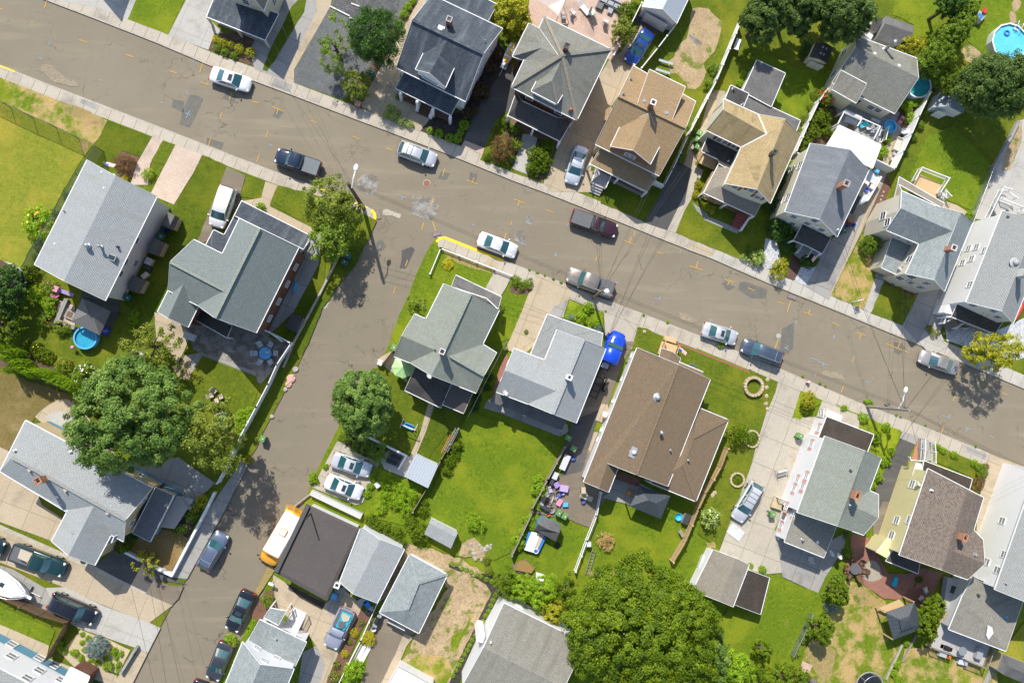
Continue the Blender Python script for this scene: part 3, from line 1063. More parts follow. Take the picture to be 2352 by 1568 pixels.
def crown(name,mat,rx,ry,rz,seed,leaf=.2,clumps=160,per=60,csize=.16,lump=.22,gap=0.0,aspect=.55,low=-.35,outward=.55,tonemix=.5,inner=.25,droop=0):
	rng=np.random.default_rng(seed)
	k=rng.normal(size=(clumps*3,3))
	k/=np.linalg.norm(k,axis=1,keepdims=True)
	k=k[k[:,2]>low][:clumps]
	ph=rng.uniform(0,6.28,size=6)
	az=np.arctan2(k[:,1],k[:,0])
	wob=1+lump*(.5*np.sin(2*az+ph[0])+.5*np.sin(3*az+ph[1]+2*k[:,2])+.4*np.sin(5*az+ph[2]-3*k[:,2])+.3*np.sin(9*az+ph[3]))*.6
	depth=np.where(rng.random(len(k))<inner,rng.uniform(.35,.8,len(k)),rng.uniform(.82,1.04,len(k)))
	if gap:
		keep=(np.sin(4*az+ph[4]+5*k[:,2])+np.sin(7*az+ph[5])+rng.normal(size=len(k))*.5)>-1.6+2.2*gap
		k,wob,depth,az=k[keep],wob[keep],depth[keep],az[keep]
	C=k*(wob*depth)[:,None]*np.array([rx,ry,rz])
	m=len(C)
	cs=csize*(rx+ry)/2*rng.uniform(.6,1.35,size=m)
	g=rng.normal(size=(m,per,3))*.48
	gl=np.linalg.norm(g,axis=2,keepdims=True)
	g=g/np.maximum(1,gl/1.0)
	P=C[:,None,:]+g*cs[:,None,None]*np.array([1,1,.75])
	if droop:
		P[...,2]-=droop*(g**2).sum(2)*cs[:,None]
	out=k[:,None,:]*.8+g*1.0+np.array([0,0,.35])
	out/=np.linalg.norm(out,axis=2,keepdims=True)
	rn=rng.normal(size=out.shape)
	nr=out*outward+rn*(1-outward)*.9
	nr[...,2]=np.abs(nr[...,2])+.03
	nr/=np.linalg.norm(nr,axis=2,keepdims=True)
	ct=rng.uniform(.1,.9,size=m)
	tone=tonemix*ct[:,None]+(1-tonemix)*rng.uniform(0,1,size=(m,per))
	V,T=blades(P.reshape(-1,3),nr.reshape(-1,3),leaf,aspect,tone.ravel(),rng)
	return leaf_mesh(name,V,T,mat)
def trunk_mb(h,r,spread,seed,limbs=6,zc=None):
	rnd=random.Random(seed)
	mb=MB()
	pts=[Vector((0,0,-.1))]
	x=y=0
	n=5
	for k in range(1,n+1):
		x+=rnd.uniform(-.12,.12)
		y+=rnd.uniform(-.12,.12)
		pts.append(Vector((x,y,h*k/n)))
	for k in range(n):
		mb.bar(pts[k],pts[k+1],r*(1.15-.6*k/n),8,0,r*(1.15-.6*(k+1)/n))
	for k in range(limbs):
		t=rnd.uniform(.4,.85)
		b=pts[0].lerp(pts[-1],t)
		a=2.4*k+rnd.uniform(-.4,.4)
		e=b+Vector((math.cos(a)*spread*rnd.uniform(.5,.85),math.sin(a)*spread*rnd.uniform(.5,.85),h*rnd.uniform(.02,.2)))
		mid=b.lerp(e,.5)+Vector((0,0,.05*h))
		mb.bar(b,mid,r*.42,6,0,r*.3)
		mb.bar(mid,e,r*.3,6,0,r*.1)
		for j in range(2):
			ee=mid+Vector((rnd.uniform(-1,1),rnd.uniform(-1,1),rnd.uniform(.0,.4)))*spread*.35
			mb.bar(mid,ee,r*.2,5,0,r*.05)
	return mb
TREE_N=[0]
def tree(label,x,y,rx,ry,mat,H=7,rz=None,name='tree',group=None,leaf=.22,clumps=170,per=70,bark='bark',gap=0,rot=0,cat='tree',trunk=.22,**kw):
	TREE_N[0]+=1
	sd=100+TREE_N[0]
	zc=H*.6
	k=(HCAM-zc)/FOC
	ax,ay=rx*k,ry*k
	rz=rz or H*.4
	c=W(x,y,zc)
	t=Thing(name,label,cat,(c.x,c.y,GZ),R(rot),group)
	me=crown('crown',mat,ax,ay,rz,sd,leaf,clumps,per,gap=gap,**kw)
	o=link('crown',me,t.o)
	o.location=(0,0,zc)
	t.part('trunk',trunk_mb(zc+rz*.3,trunk,min(ax,ay),sd),[bark],uv=False)
	return t
BUSHES={}
def bush_mesh(kind,var):
	key=(kind,var)
	if key in BUSHES:
		return BUSHES[key]
	sd=hash(kind)%1000*0+sum(map(ord,kind))*7+var
	K=dict(box=dict(leaf=.11,clumps=170,per=26,csize=.13,lump=.06,outward=.75,inner=.1,low=-.7),loose=dict(leaf=.17,clumps=90,per=26,csize=.22,lump=.3,outward=.5,inner=.3,low=-.6),spiky=dict(leaf=.42,clumps=46,per=14,csize=.3,lump=.35,outward=.2,aspect=.16,inner=.3,low=-.2),flowers=dict(leaf=.15,clumps=80,per=26,csize=.22,lump=.3,outward=.5,low=-.6),fine=dict(leaf=.09,clumps=150,per=40,csize=.17,lump=.16,outward=.6,inner=.2,low=-.6,aspect=.4),dense=dict(leaf=.075,clumps=260,per=44,csize=.13,lump=.15,outward=.6,inner=.15,low=-.6),)[kind.split(':')[0]]
	mat=kind.split(':')[1]
	me=crown('shrub',mat,1,1,.85,sd,**K)
	BUSHES[key]=me
	return me
def petals(c,r,color,n,seed):
	rnd=random.Random(seed)
	mb=MB()
	for k in range(n):
		d=Vector((rnd.gauss(0,1),rnd.gauss(0,1),abs(rnd.gauss(.4,.8)))).normalized()
		p=c+Vector((d.x*r,d.y*r,d.z*r*.9))
		q=d.to_track_quat('Z','Y').to_matrix()
		s=rnd.uniform(.05,.11)
		mb.mesh([p+q@Vector((s*math.cos(a),s*math.sin(a),.02*(i%2)))for i,a in enumerate([k2*math.pi/3 for k2 in range(6)])],[tuple(range(6))])
	return mb
def bush(x,y,r,kind,label,group=None,name='shrub',cat='shrub',h=None,ry=None,flowers=None,rot=None,z=None):
	rr=r*HCAM/FOC
	ryy=(ry or r)*HCAM/FOC
	h=h or rr*1.5
	c=W(x,y,GZ+h*.5)
	var=random.randrange(3)
	me=bush_mesh(kind,var)
	o=link(name,me)
	o.location=(c.x,c.y,(z or GZ)+h*.46)
	o.scale=(rr,ryy,h*.6)
	o.rotation_euler=(0,0,random.uniform(0,6.28)if rot is None else R(rot))
	o['label'],o['category']=label,cat
	if group:
		o['group']=group
	if flowers:
		for col,n in flowers:
			f=petals(Vector((0,0,0)),1.0,col,n,int(x*3+y))
			me2=f.data('blossom',['petal_'+col],uv=False)
			fo=link('blossom',me2,o)
	return o
def bushes(spots,kind,label,group,**kw):
	for i,sp in enumerate(spots):
		bush(sp[0],sp[1],sp[2],kind,label,group,**kw)
def fence(label,pts,h=1.6,mat='trim_white',kind='panel',name='fence',post=.13,step=2.2,group=None,pmat=None,gap=.14,z0=GZ):
	P=[W(x,y,z0+h)for x,y in pts]
	P=[Vector((p.x,p.y,z0))for p in P]
	c=sum(P,Vector())/len(P)
	t=Thing(name,label,'fence',(c.x,c.y,z0),0,group)
	up=Vector((0,0,1))
	pm=pmat or mat
	for a,b in zip(P,P[1:]):
		d=b-a
		L=d.length
		n=max(1,round(L/step))
		q=d.to_track_quat('X','Z').to_matrix()
		for k in range(n):
			s,e=a+d*(k/n),a+d*((k+1)/n)
			m=(s+e)/2
			l=L/n
			mb=MB()
			if kind=='panel':
				mb.box(m+up*(h*.5),(l-.05,.045,h-.1),M=q)
				mb.box(m+up*(h-.02),(l,.09,.09),M=q)
				mb.box(m+up*.15,(l,.08,.1),M=q)
				t.part('panel',mb,[mat],local=False)
			elif kind=='chain':
				A,B=s+up*.05,e+up*.05
				mb.face((A,B,e+up*h,s+up*h))
				t.part('wire_panel',mb,['wire_mesh'],local=False)
				r=MB().bar(s+up*h,e+up*h,.03,6)
				t.part('rail',r,[mat],local=False)
			elif kind=='slat':
				kk=max(2,int(l/gap))
				for j in range(kk):
					p=s+(e-s)*((j+.5)/kk)
					mb.box(p+up*(h*.5)+Vector((0,0,random.uniform(-.03,.03))),(l/kk*.72,.03,h),M=q)
				for zz in(.25,.8):
					mb.box(m+up*h*zz,(l,.05,.09),M=q)
				t.part('panel',mb,[mat],local=False)
			elif kind=='rail':
				mb=rail_mb([s,e],h,.13,.09)
				t.part('panel',mb,[mat],local=False)
		for k in range(n+1):
			p=a+d*(k/n)
			r=MB()
			if kind=='chain':
				r.bar(p,p+up*(h+.03),.035,6)
			else:
				r.box(p+up*(h*.5+.04),(post,post,h+.08),M=q)
				r.box(p+up*(h+.1),(post+.05,post+.05,.05),M=q)
			t.part('post',r,[pm],local=False)
	return t
def wallrun(label,pts,h,mat,w=.2,name='garden_wall',cat='wall',z0=GZ,capmat=None,group=None):
	P=[W(x,y,z0+h)for x,y in pts]
	c=Vector((P[0].x,P[0].y,z0))
	mb=MB()
	for a,b in zip(P,P[1:]):
		d=b-a
		q=d.to_track_quat('X','Z').to_matrix()
		mb.box((a+b)/2-Vector((0,0,h/2)),(d.length+w*.8,w,h+random.uniform(0,.004)),M=q)
	return single(name,mb,[mat],label,cat,c,0,group,local=False)
def wire(label,a,b,sag=.6,r=.014,group='overhead wires'):
	a,b=Vector(a),Vector(b)
	pts=[]
	for k in range(15):
		t=k/14
		p=a.lerp(b,t)
		p.z-=sag*4*t*(1-t)
		pts.append(p)
	mb=MB().path(pts,r,4)
	return single('overhead_wire',mb,['p_black'],label,'wire',a,0,group,local=False,uv=False)
def place(name,label,cat,x,y,rz=0,z=GZ,h=.4,group=None):
	p=W(x,y,z+h)
	return Thing(name,label,cat,(p.x,p.y,z),rz,group)
def wheelie(x,y,label,mat='p_bin',rz=0,group='wheelie bins',z=GZ,lid=None):
	t=place('wheelie_bin',label,'bin',x,y,rz,z,1.0,group)
	mb=MB().box((0,0,.5),(.5,.54,.92),top=1.18)
	t.part('body',mb,[mat],uv=False)
	ld=MB().box((.0,0,1.02),(.64,.70,.07),top=.88)
	ld.box((.0,0,1.07),(.42,.3,.03))
	lo=t.part('lid',ld,[lid or mat],uv=False)
	t.part('lid_mark',MB().box((.06,0,1.092),(.14,.08,.01)),['p_white'],lo,uv=False)
	t.part('handle',MB().bar((-.36,-.25,.98),(-.36,.25,.98),.025,6),['p_black'],uv=False)
	for s in(-1,1):
		t.part('wheel',MB().bar((-.26,s*.22,.1),(-.26,s*.29,.1),.11,10),['tyre'],uv=False)
	return t
def tub(x,y,label,mat='p_blue',r=.26,h=.4,z=GZ,group=None,inner='p_dark',name='bucket',cat='bucket'):
	p=W(x,y,z+h)
	mb=MB().lathe((0,0,0),[(r*.8,0),(r,h),(r*1.06,h),(r*.93,h-.02),(r*.78,.05),(.001,.05)],18,0)
	return single(name,mb,[mat],label,cat,(p.x,p.y,z),0,group,uv=False)
def chair(x,y,rz,label,mat='p_white',frame='p_lightgrey',group=None,z=GZ,w=.55,cat='chair',name='garden_chair'):
	t=place(name,label,cat,x,y,rz,z,.5,group)
	t.part('seat',MB().box((0,0,.43),(w*.9,w,.05)),[mat],uv=False)
	t.part('backrest',MB().box((-w*.52,0,.75),(.05,w,.62),M=Matrix.Rotation(-.28,3,'Y')),[mat],uv=False)
	for s in(-1,1):
		t.part('armrest',MB().box((0,s*w*.52,.64),(w*.9,.05,.04)),[frame],uv=False)
		for e in(-1,1):
			t.part('leg',MB().bar((e*w*.4,s*w*.48,0),(e*w*.42,s*w*.5,.64),.02,5),[frame],uv=False)
	return t
def lounger(x,y,rz,label,mat='p_white',frame='p_lightgrey',z=GZ,group=None,L=1.9):
	t=place('sun_lounger',label,'lounger',x,y,rz,z,.4,group)
	t.part('seat',MB().box((.25*L/1.9,0,.33),(1.25*L/1.9,.58,.05)),[mat],uv=False)
	t.part('backrest',MB().box((-.62*L/1.9,0,.52),(.7,.58,.05),M=Matrix.Rotation(.6,3,'Y')),[mat],uv=False)
	for s in(-1,1):
		for e in(-.8,.8):
			t.part('leg',MB().bar((e*L/2,s*.28,0),(e*L/2,s*.28,.33),.02,5),[frame],uv=False)
	return t
def table(x,y,rz,label,w,d,mat='p_lightgrey',h=.74,z=GZ,round_=False,group=None,legs='p_lightgrey',cat='table',name='table'):
	t=place(name,label,cat,x,y,rz,z,h,group)
	if round_:
		t.part('tabletop',MB().lathe((0,0,h-.04),[(w/2,0),(w/2,.04)],20,sy=d/w),[mat],uv=False)
	else:
		t.part('tabletop',MB().box((0,0,h-.02),(w,d,.04)),[mat])
	for sx in(-1,1):
		for sy in(-1,1):
			k=.33 if round_ else.44
			t.part('leg',MB().bar((sx*w*k,sy*d*k,0),(sx*w*k,sy*d*k,h-.04),.025,5),[legs],uv=False)
	return t
def umbrella(x,y,label,mat,r=1.5,h=2.4,n=8,closed=False,z=GZ,rz=0):
	p=W(x,y,z+h)
	t=Thing('parasol',label,'parasol',(p.x,p.y,z),rz)
	t.part('pole',MB().bar((0,0,0),(0,0,h+.1),.03,8),['p_offwhite'],uv=False)
	t.part('base',MB().lathe((0,0,0),[(.28,0),(.26,.06),(.06,.1)],14),['p_dark'],uv=False)
	mb=MB()
	if closed:
		mb.lathe((0,0,h-1.5),[(.16,0),(.2,.3),(.1,1.2),(.01,1.55)],9)
	else:
		top=Vector((0,0,h+.05))
		P=[Vector((r*math.cos(2*math.pi*k/n),r*math.sin(2*math.pi*k/n),h-.42))for k in range(n)]
		for k in range(n):
			a,b=P[k],P[(k+1)%n]
			m=(a+b)/2*.965
			m.z=h-.44
			mb.face((top,a,m))
			mb.face((top,m,b))
			mb.face((a,a-Vector((0,0,.12)),m-Vector((0,0,.12)),m))
			mb.face((m,m-Vector((0,0,.12)),b-Vector((0,0,.12)),b))
	co=t.part('canopy',mb,[mat],uv=False)
	if not closed:
		rb=MB()
		for p in P:
			rb.bar(Vector((0,0,h+.062)),p+Vector((0,0,.012)),.012,4)
		t.part('rib',rb,['p_white'],co,uv=False)
	return t
def round_pool(x,y,r,label,water='water',rim='trim_white',h=1.2,z=GZ,n=40,wall='p_lightgrey',name='round_pool',group=None,deep=.18):
	rr=r*(HCAM-h)/FOC
	p=W(x,y,z+h)
	t=Thing(name,label,'pool',(p.x,p.y,z),0,group)
	t.part('wall',MB().lathe((0,0,0),[(rr,0),(rr,h),(rr-.03,h),(rr-.03,.02),(.001,.02)],n,sm=n>20),[wall],uv=False)
	t.part('rim',MB().lathe((0,0,h),[(rr+.06,-.02),(rr+.06,.03),(rr-.10,.03),(rr-.10,-.02)],n,sm=False,cap=False),[rim],uv=False)
	t.part('water',MB().lathe((0,0,h-deep-.01),[(rr-.035,0),(rr-.035,.01)],n),[water],uv=False)
	return t
def grill(x,y,rz,label,lid='p_black',z=GZ):
	t=place('barbecue_grill',label,'grill',x,y,rz,z,.9)
	t.part('lid',MB().bar((-.35,0,.92),(.35,0,.92),.27,12),[lid],uv=False)
	t.part('firebox',MB().box((0,0,.72),(.72,.5,.24)),['p_dark'],uv=False)
	for s in(-1,1):
		t.part('side_shelf',MB().box((s*.56,0,.86),(.38,.46,.04)),['p_grey'],uv=False)
		for e in(-1,1):
			t.part('leg',MB().bar((s*.32,e*.2,0),(s*.32,e*.2,.65),.02,5),['p_dark'],uv=False)
	t.part('handle',MB().bar((-.3,.3,1.0),(.3,.3,1.0),.015,5),['steel'],uv=False)
	return t
def boulder(x,y,r,label,mat='stone',group=None,seed=1,flat_=.5,name='boulder',cat='rock',z=GZ):
	rnd=random.Random(seed*13+int(x)+int(y))
	rr=r*HCAM/FOC
	p=W(x,y,z)
	mb=MB()
	mb.ball((0,0,rr*flat_*.4),rr,0,9,flat_)
	mb.v=[(a*rnd.uniform(.82,1.15),b*rnd.uniform(.82,1.15),c*rnd.uniform(.85,1.1))for a,b,c in mb.v]
	mb.sm=[False]*len(mb.f)
	return single(name,mb,[mat],label,cat,(p.x,p.y,z),rnd.uniform(0,6),group,uv=False)
def slabthing(name,label,cat,mat,pts,h,z=GZ,th=None,local=False,group=None):
	P=[W(x,y,z+h)for x,y in pts]
	mb=MB().slab(P,th or h)
	c=sum(P,Vector())/len(P)
	return single(name,mb,mlist(mat),label,cat,(c.x,c.y,z),0,group,local=False)
def shed(name,label,x,y,V,faces,walls,rmat,wmat,cat='shed',gut=False,inset=.08,th=.06,trim=None,doors=None,group=None):
	h=House(name,label,x,y,cat,group,V)
	h.roof('roof',rmat,faces,th,trim or'trim_grey',gut)
	h.we=h.walls(wmat,walls,inset,GZ-.05,.05)
	return h
def shift(p,n,d=None):
	out=[]
	for k in range(len(p)):
		a,b=p[max(0,k-1)],p[min(len(p)-1,k+1)]
		dx,dy=b[0]-a[0],b[1]-a[1]
		L=math.hypot(dx,dy)
		out.append((p[k][0]-dy/L*n,p[k][1]+dx/L*n))
	return out
tile(0,0)
KN=[(-1500,-760),(410,0),(910,190),(1410,385),(1930,605),(2352,752),(2682,875),(3272,1100),(3462,1170),(4152,1432),(4704,1658),(5044,1785),(5704,2045),(6104,2208),(6534,2374),(7056,2602),(7616,2828),(8346,3128),(8886,3350),(9408,3571),(11000,4215)]
KS1=[(-1500,0),(0,600),(560,818),(1330,1112),(1900,1335),(2352,1510),(2952,1735),(3212,1835),(3380,1898)]
KS1C=[(3432,1920),(3460,1990),(3450,2035)]
KS2=[(4020,2172),(4090,2170),(4632,2388),(4704,2418),(5204,2608),(5654,2783),(6444,3088),(7056,3340),(7176,3388),(7956,3722),(8286,3838),(8586,3956),(9096,4166),(9408,4290),(11000,4950)]
SL=[(3440,2045),(3412,2168),(3352,2258),(3312,2298),(3092,2628),(3032,2748),(2952,2838),(2862,3088),(2792,3236),(2732,3366),(2632,3566),(2482,3846),(2412,3976),(2352,4120),(2260,4256),(2040,4704),(1720,5314),(1660,5390),(1580,5554),(1380,5934),(1220,6264),(1000,6700),(600,7500)]
SR=[(3990,2208),(3950,2258),(3880,2398),(3820,2528),(3750,2718),(3660,2908),(3592,3110),(3512,3306),(3412,3450),(3240,3720),(3112,3916),(3052,4036),(2942,4256),(2852,4456),(2772,4700),(2560,5200),(2452,5344),(2412,5464),(2270,5754),(2200,5900),(2060,6180),(2010,6270),(1700,6900),(1400,7500)]
gb=MB()
for s in[(-900,-900,900,900)]:
	gb.face([Vector((s[0],s[1],-.25)),Vector((s[2],s[1],-.25)),Vector((s[2],s[3],-.25)),Vector((s[0],s[3],-.25))])
structure('ground',gb,['grass'])
def land(name,mat,pts):
	mb=MB().slab([W(x,y,GZ)for x,y in pts],.5,0,1)
	structure(name,mb,[mat,'kerb'])
land('ground','grass',KN+[(11500,4400),(11500,-2600),(-1600,-2600)])
land('ground','grass',KS1+KS1C+SL+[(-1800,7500),(-1800,0)])
land('ground','grass_bright',list(reversed(SR))+KS2+[(11500,7500)])
rb=MB()
flat(rb,[W(x,y,0)for x,y in[(-1700,-900)]+[(p[0]+30,p[1]-60)for p in KN]+[(11200,5100)]+[(p[0],p[1]+90)for p in reversed(KS2)]+[(3700,2110)]+[(p[0],p[1]+90)for p in reversed(KS1)]+[(-1700,100)]],0)
structure('road',rb,['asphalt'])
rb=MB()
flat(rb,[W(x,y,0)for x,y in[(3400,2000),(3700,2090),(4060,2160)]+[(p[0]+60,p[1])for p in SR]+[(p[0]-60,p[1])for p in reversed(SL)]],.004)
structure('road',rb,['asphalt_lane'])
tile(0,0)
sheet('sidewalk','concrete',KN[:7]+list(reversed(shift(KN[:7],-118))))
sheet('sidewalk','concrete',KN[6:15]+list(reversed(shift(KN[6:15],-112))))
sheet('sidewalk','concrete_white',KN[14:]+list(reversed(shift(KN[14:],-118))))
sheet('sidewalk','concrete',KS1+list(reversed(shift(KS1,108))))
sheet('sidewalk','concrete',[(3360,1890),(3432,1925),(3445,2010),(3300,1985),(3180,1925),(3230,1840)])
sheet('sidewalk','concrete',KS2[:7]+list(reversed(shift(KS2[:7],125))))
sheet('sidewalk','concrete',KS2[6:]+list(reversed(shift(KS2[6:],118))))
sheet('sidewalk','slab_tan',[(6344,2216),(6560,2302),(6530,2372),(6310,2290)],[(4480,2372),(4590,2418),(4560,2480),(4440,2440)])
sheet('sidewalk','slab_grey',[(2520,712),(2690,780),(2660,858),(2490,790)],[(5420,2810),(5560,2865),(5530,2935),(5390,2880)],[(8900,4080),(9080,4155),(9050,4225),(8870,4150)],[(760,895),(900,955),(880,1010),(730,945)])
sheet('kerb','kerb',KS1+list(reversed(shift(KS1,16))),KN+list(reversed(shift(KN,-14))),KS2+list(reversed(shift(KS2,14))))
sheet('driveway','slab_white',[(410,-20),(1260,-400),(1250,0),(1175,180),(900,75)])
sheet('lawn','grass_bright',[(1250,0),(1400,-400),(1860,-400),(1690,0),(1540,320),(1175,180)],rough=.04)
sheet('driveway','slab_white',[(1710,0),(1870,-400),(2200,-300),(1980,0),(1900,150),(2060,320),(1980,320),(1915,460),(1545,325)])
sheet('planting_bed','mulch',[(1970,310),(1915,460),(2330,615),(2430,400),(2200,300)],rough=.03)
tile(1,0)
sheet('driveway','slab_grey',[(-60,470),(240,-120),(560,-120),(350,640),(350,765),(-10,640)])
sheet('driveway','slab_tan',[(560,-120),(700,-20),(680,70),(350,640),(350,765),(265,735),(300,620),(565,95),(500,70)])
sheet('driveway','slab_grey',[(-60,470),(240,-120),(520,-120),(565,95),(300,620),(250,700),(-10,640)])
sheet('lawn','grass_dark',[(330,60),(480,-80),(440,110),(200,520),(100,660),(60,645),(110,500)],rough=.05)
sheet('gravel_yard','gravel',[(690,50),(355,640),(350,760),(780,910),(900,860),(1100,600),(1300,230),(1420,0),(1440,-200),(800,-200)],rough=.03)
sheet('planting_bed','mulch',[(1330,120),(1450,-60),(1490,20),(1330,310),(1040,800),(940,990),(860,930),(1080,560)],rough=.06)
sheet('driveway','slab_tan',[(1500,0),(1590,-100),(1480,300),(1330,620),(1310,850),(1640,1080),(1520,1210),(1150,1075),(960,975),(1050,790),(1330,300)])
sheet('planting_bed','mulch_black',[(1600,1090),(1880,1030),(1980,1090),(1885,1340),(1510,1205)],rough=.03)
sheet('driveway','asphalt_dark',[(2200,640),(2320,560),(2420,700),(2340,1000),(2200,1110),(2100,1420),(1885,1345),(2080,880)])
sheet('driveway','paver_pink',[(1920,1290),(2115,1368),(2090,1428),(1885,1345)])
sheet('planting_bed','mulch_black',[(1990,720),(2230,380),(2330,560),(2140,830),(1990,1080),(1880,1060)],rough=.04)
tile(2,0)
sheet('lawn','grass',[(-230,1300),(-140,1090),(0,1110),(440,1300),(350,1500),(290,1690),(-290,1470)],rough=.05)
sheet('planting_bed','mulch',[(-60,1120),(20,1090),(100,1230),(15,1540),(-90,1490),(-60,1300)],[(150,1270),(240,1260),(440,1300),(360,1480),(290,1670),(140,1600)],rough=.05)
sheet('path','slab_white',[(100,1230),(240,1240),(220,1330),(135,1600),(5,1550),(80,1330)])
sheet('driveway','slab_tan',[(1000,480),(1190,210),(1300,480),(1130,640),(900,1000),(770,1340),(720,1568),(900,1640),(870,1770),(350,1760),(300,1690),(440,1300),(560,1100),(900,540)])
sheet('patio','paver_pink',[(170,-80),(1110,-80),(1010,400),(930,560),(300,300),(130,230)])
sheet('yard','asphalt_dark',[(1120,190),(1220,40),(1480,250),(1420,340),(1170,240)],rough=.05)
sheet('lawn','grass_dark',[(1310,340),(1480,250),(1180,640),(1090,600)],rough=.06)
sheet('lawn','grass',[(1500,240),(1620,-60),(2260,-60),(2130,200),(1620,1180),(1190,640)],rough=.05)
sheet('bare_patch','dirt',[(1680,40),(1850,90),(1930,240),(1870,440),(1790,560),(1760,690),(1710,830),(1590,800),(1560,700),(1400,670),(1500,470),(1600,390),(1620,250)],rough=.35,rnd=1)
sheet('bare_patch','patch_light',[(1610,310),(1680,330),(1760,400),(1740,430),(1650,390)],rough=.12,rnd=1)
sheet('path','slab_tan',[(1830,820),(1960,840),(1880,1010),(1800,1190),(1660,1568),(1560,1820),(1480,1720),(1640,1300),(1730,1180)])
tile(2,1)
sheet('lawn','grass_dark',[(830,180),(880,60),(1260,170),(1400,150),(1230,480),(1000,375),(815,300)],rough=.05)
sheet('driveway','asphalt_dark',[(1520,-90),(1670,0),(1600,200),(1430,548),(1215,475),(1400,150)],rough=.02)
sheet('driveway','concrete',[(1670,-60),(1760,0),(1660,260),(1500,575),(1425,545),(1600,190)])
sheet('lawn','grass',[(1650,250),(1700,60),(1800,120),(2352,430),(2330,640),(2085,812),(1500,570),(1580,370)],rough=.05)
sheet('path','slab_grey',[(1800,420),(2090,540),(2070,580),(1760,450)],[(1655,290),(1800,400),(1780,450),(1690,360)])
sheet('gravel_yard','gravel_white',[(2330,620),(2430,650),(2480,800),(2440,880),(2330,910),(2290,870)],rough=.03)
tile(3,1)
sheet('lawn','grass_dark',[(60,420),(300,560),(500,850),(430,890),(120,800),(70,650)],rough=.05)
sheet('path','brick_brown',[(230,740),(330,800),(300,890),(240,1010),(170,985),(190,880)])
sheet('gravel_yard','gravel_white',[(300,885),(440,880),(350,1058),(240,1012)],rough=.02)
sheet('driveway','slab_grey',[(750,380),(950,0),(1120,-150),(1080,60),(860,560),(585,1120),(560,1185),(340,1060),(430,900),(560,650),(620,600)])
sheet('driveway','slab_tan',[(1010,40),(1120,-110),(1060,60),(880,500),(600,1100),(575,1120),(800,620),(930,300)])
sheet('planting_bed','mulch_red',[(1090,40),(1135,130),(960,560),(880,520)],rough=.03)
sheet('lawn','grass_patchy',[(860,585),(990,620),(1060,640),(1010,900),(990,990),(880,1278),(575,1148)],rough=.06)
sheet('path','slab_white',[(985,985),(1065,1015),(950,1308),(878,1275)])
sheet('lawn','grass',[(1060,1020),(1395,1100),(1235,1422),(945,1310)],rough=.05)
sheet('planting_bed','mulch_red',[(1080,960),(1260,1040),(1390,1100),(1330,1160),(1200,1080),(1090,1050)],rough=.03)
sheet('driveway','slab_grey',[(1390,1110),(1600,1050),(1760,880),(1700,1190),(1620,1300),(1560,1600),(1370,1570),(1235,1420)])
sheet('path','slab_white',[(1550,1180),(1650,1200),(1580,1340),(1560,1420),(1640,1620),(1500,1700),(1380,1570),(1480,1400)])
sheet('gravel_yard','gravel_white',[(1620,1420),(2100,1470),(2400,1330),(2400,1700),(2280,1740),(1760,1600),(1640,1560)],rough=.03)
sheet('patio','slab_white',[(2130,-60),(2460,-160),(2460,420),(2150,380),(1960,450),(1890,440),(2000,220)])
sheet('path','slab_tan',[(1600,270),(1740,320),(1830,380),(1800,410),(1620,350)])
sheet('path','slab_grey',[(1890,330),(2010,100),(2080,-60),(2130,-40),(1900,440),(1640,1120),(1560,1110),(1780,700)])
tile(3,0)
sheet('lawn','grass_bright',[(-350,560),(0,500),(300,650),(590,640),(560,820),(420,960),(290,1130),(30,960),(160,690),(-90,560)],[(1160,-60),(1560,-60),(1560,330),(1330,350),(1340,230),(1150,140)],[(1820,-60),(2460,-60),(2460,600),(1990,560),(1780,300)],[(1450,1250),(1700,1160),(2080,1560),(1900,1940),(1640,1840),(1300,1640)],rough=.1)
sheet('patio','slab_grey',[(600,920),(900,900),(1250,1050),(1330,1250),(1230,1260),(1060,1250),(640,1070)],rough=.02)
sheet('patio','slab_tan',[(1110,1255),(1240,1250),(1150,1480),(1050,1490),(1080,1360)],rough=.05)
sheet('planting_bed','mulch',[(470,900),(640,930),(600,1150),(560,1320),(430,1430),(270,1420),(400,1060)],[(1260,890),(1450,870),(1380,1060),(1250,1230),(1190,1100)],rough=.05)
sheet('path','slab_white',[(2310,1110),(2460,1060),(2460,1600),(2200,1700),(2090,1560),(2200,1350)])
sheet('planting_bed','dirt',[(2230,1220),(2330,1110),(2330,1300),(2220,1568),(2140,1568)],rough=.04)
sheet('bare_patch','dirt',[(1800,430),(1870,410),(1980,510),(1960,560),(1830,580),(1780,500)],[(2230,10),(2330,0),(2310,100),(2240,120)],[(2215,110),(2265,110),(2280,215),(2225,230)],rough=.12,rnd=1)
tile(0,0)
sheet('field','grass_dry',[(-900,500),(0,930),(860,1325),(690,1568),(180,2470),(-900,2380)],rough=.05)
sheet('verge','grass_patchy',[(-900,350),(0,715),(560,935),(1000,1110),(940,1250),(860,1325),(0,930),(-900,500)],rough=.06)
sheet('bare_patch','grass_straw',[(560,960),(760,990),(990,1110),(960,1180),(820,1180),(700,1080),(600,1060)],[(740,1300),(830,1310),(800,1410),(750,1400)],rough=.18,rnd=1)
sheet('lawn','grass_dark',[(990,1105),(1405,1260),(1290,1440),(1120,1385),(1050,1500),(840,1560),(790,1470),(930,1230)],rough=.06)
sheet('path','paver_tan',[(1400,1258),(1502,1290),(1430,1420),(1380,1510),(1360,1700),(1200,1700),(1260,1500)])
sheet('lawn','grass',[(1500,1288),(1615,1332),(1510,1520),(1390,1475)],rough=.04)
sheet('driveway','paver_tan',[(1615,1330),(1862,1420),(1790,1568),(1600,1880),(1380,1790),(1510,1530)])
sheet('planting_bed','mulch_red',[(1110,1390),(1285,1445),(1210,1640),(1090,1640),(1060,1500)],rough=.03)
tile(0,1)
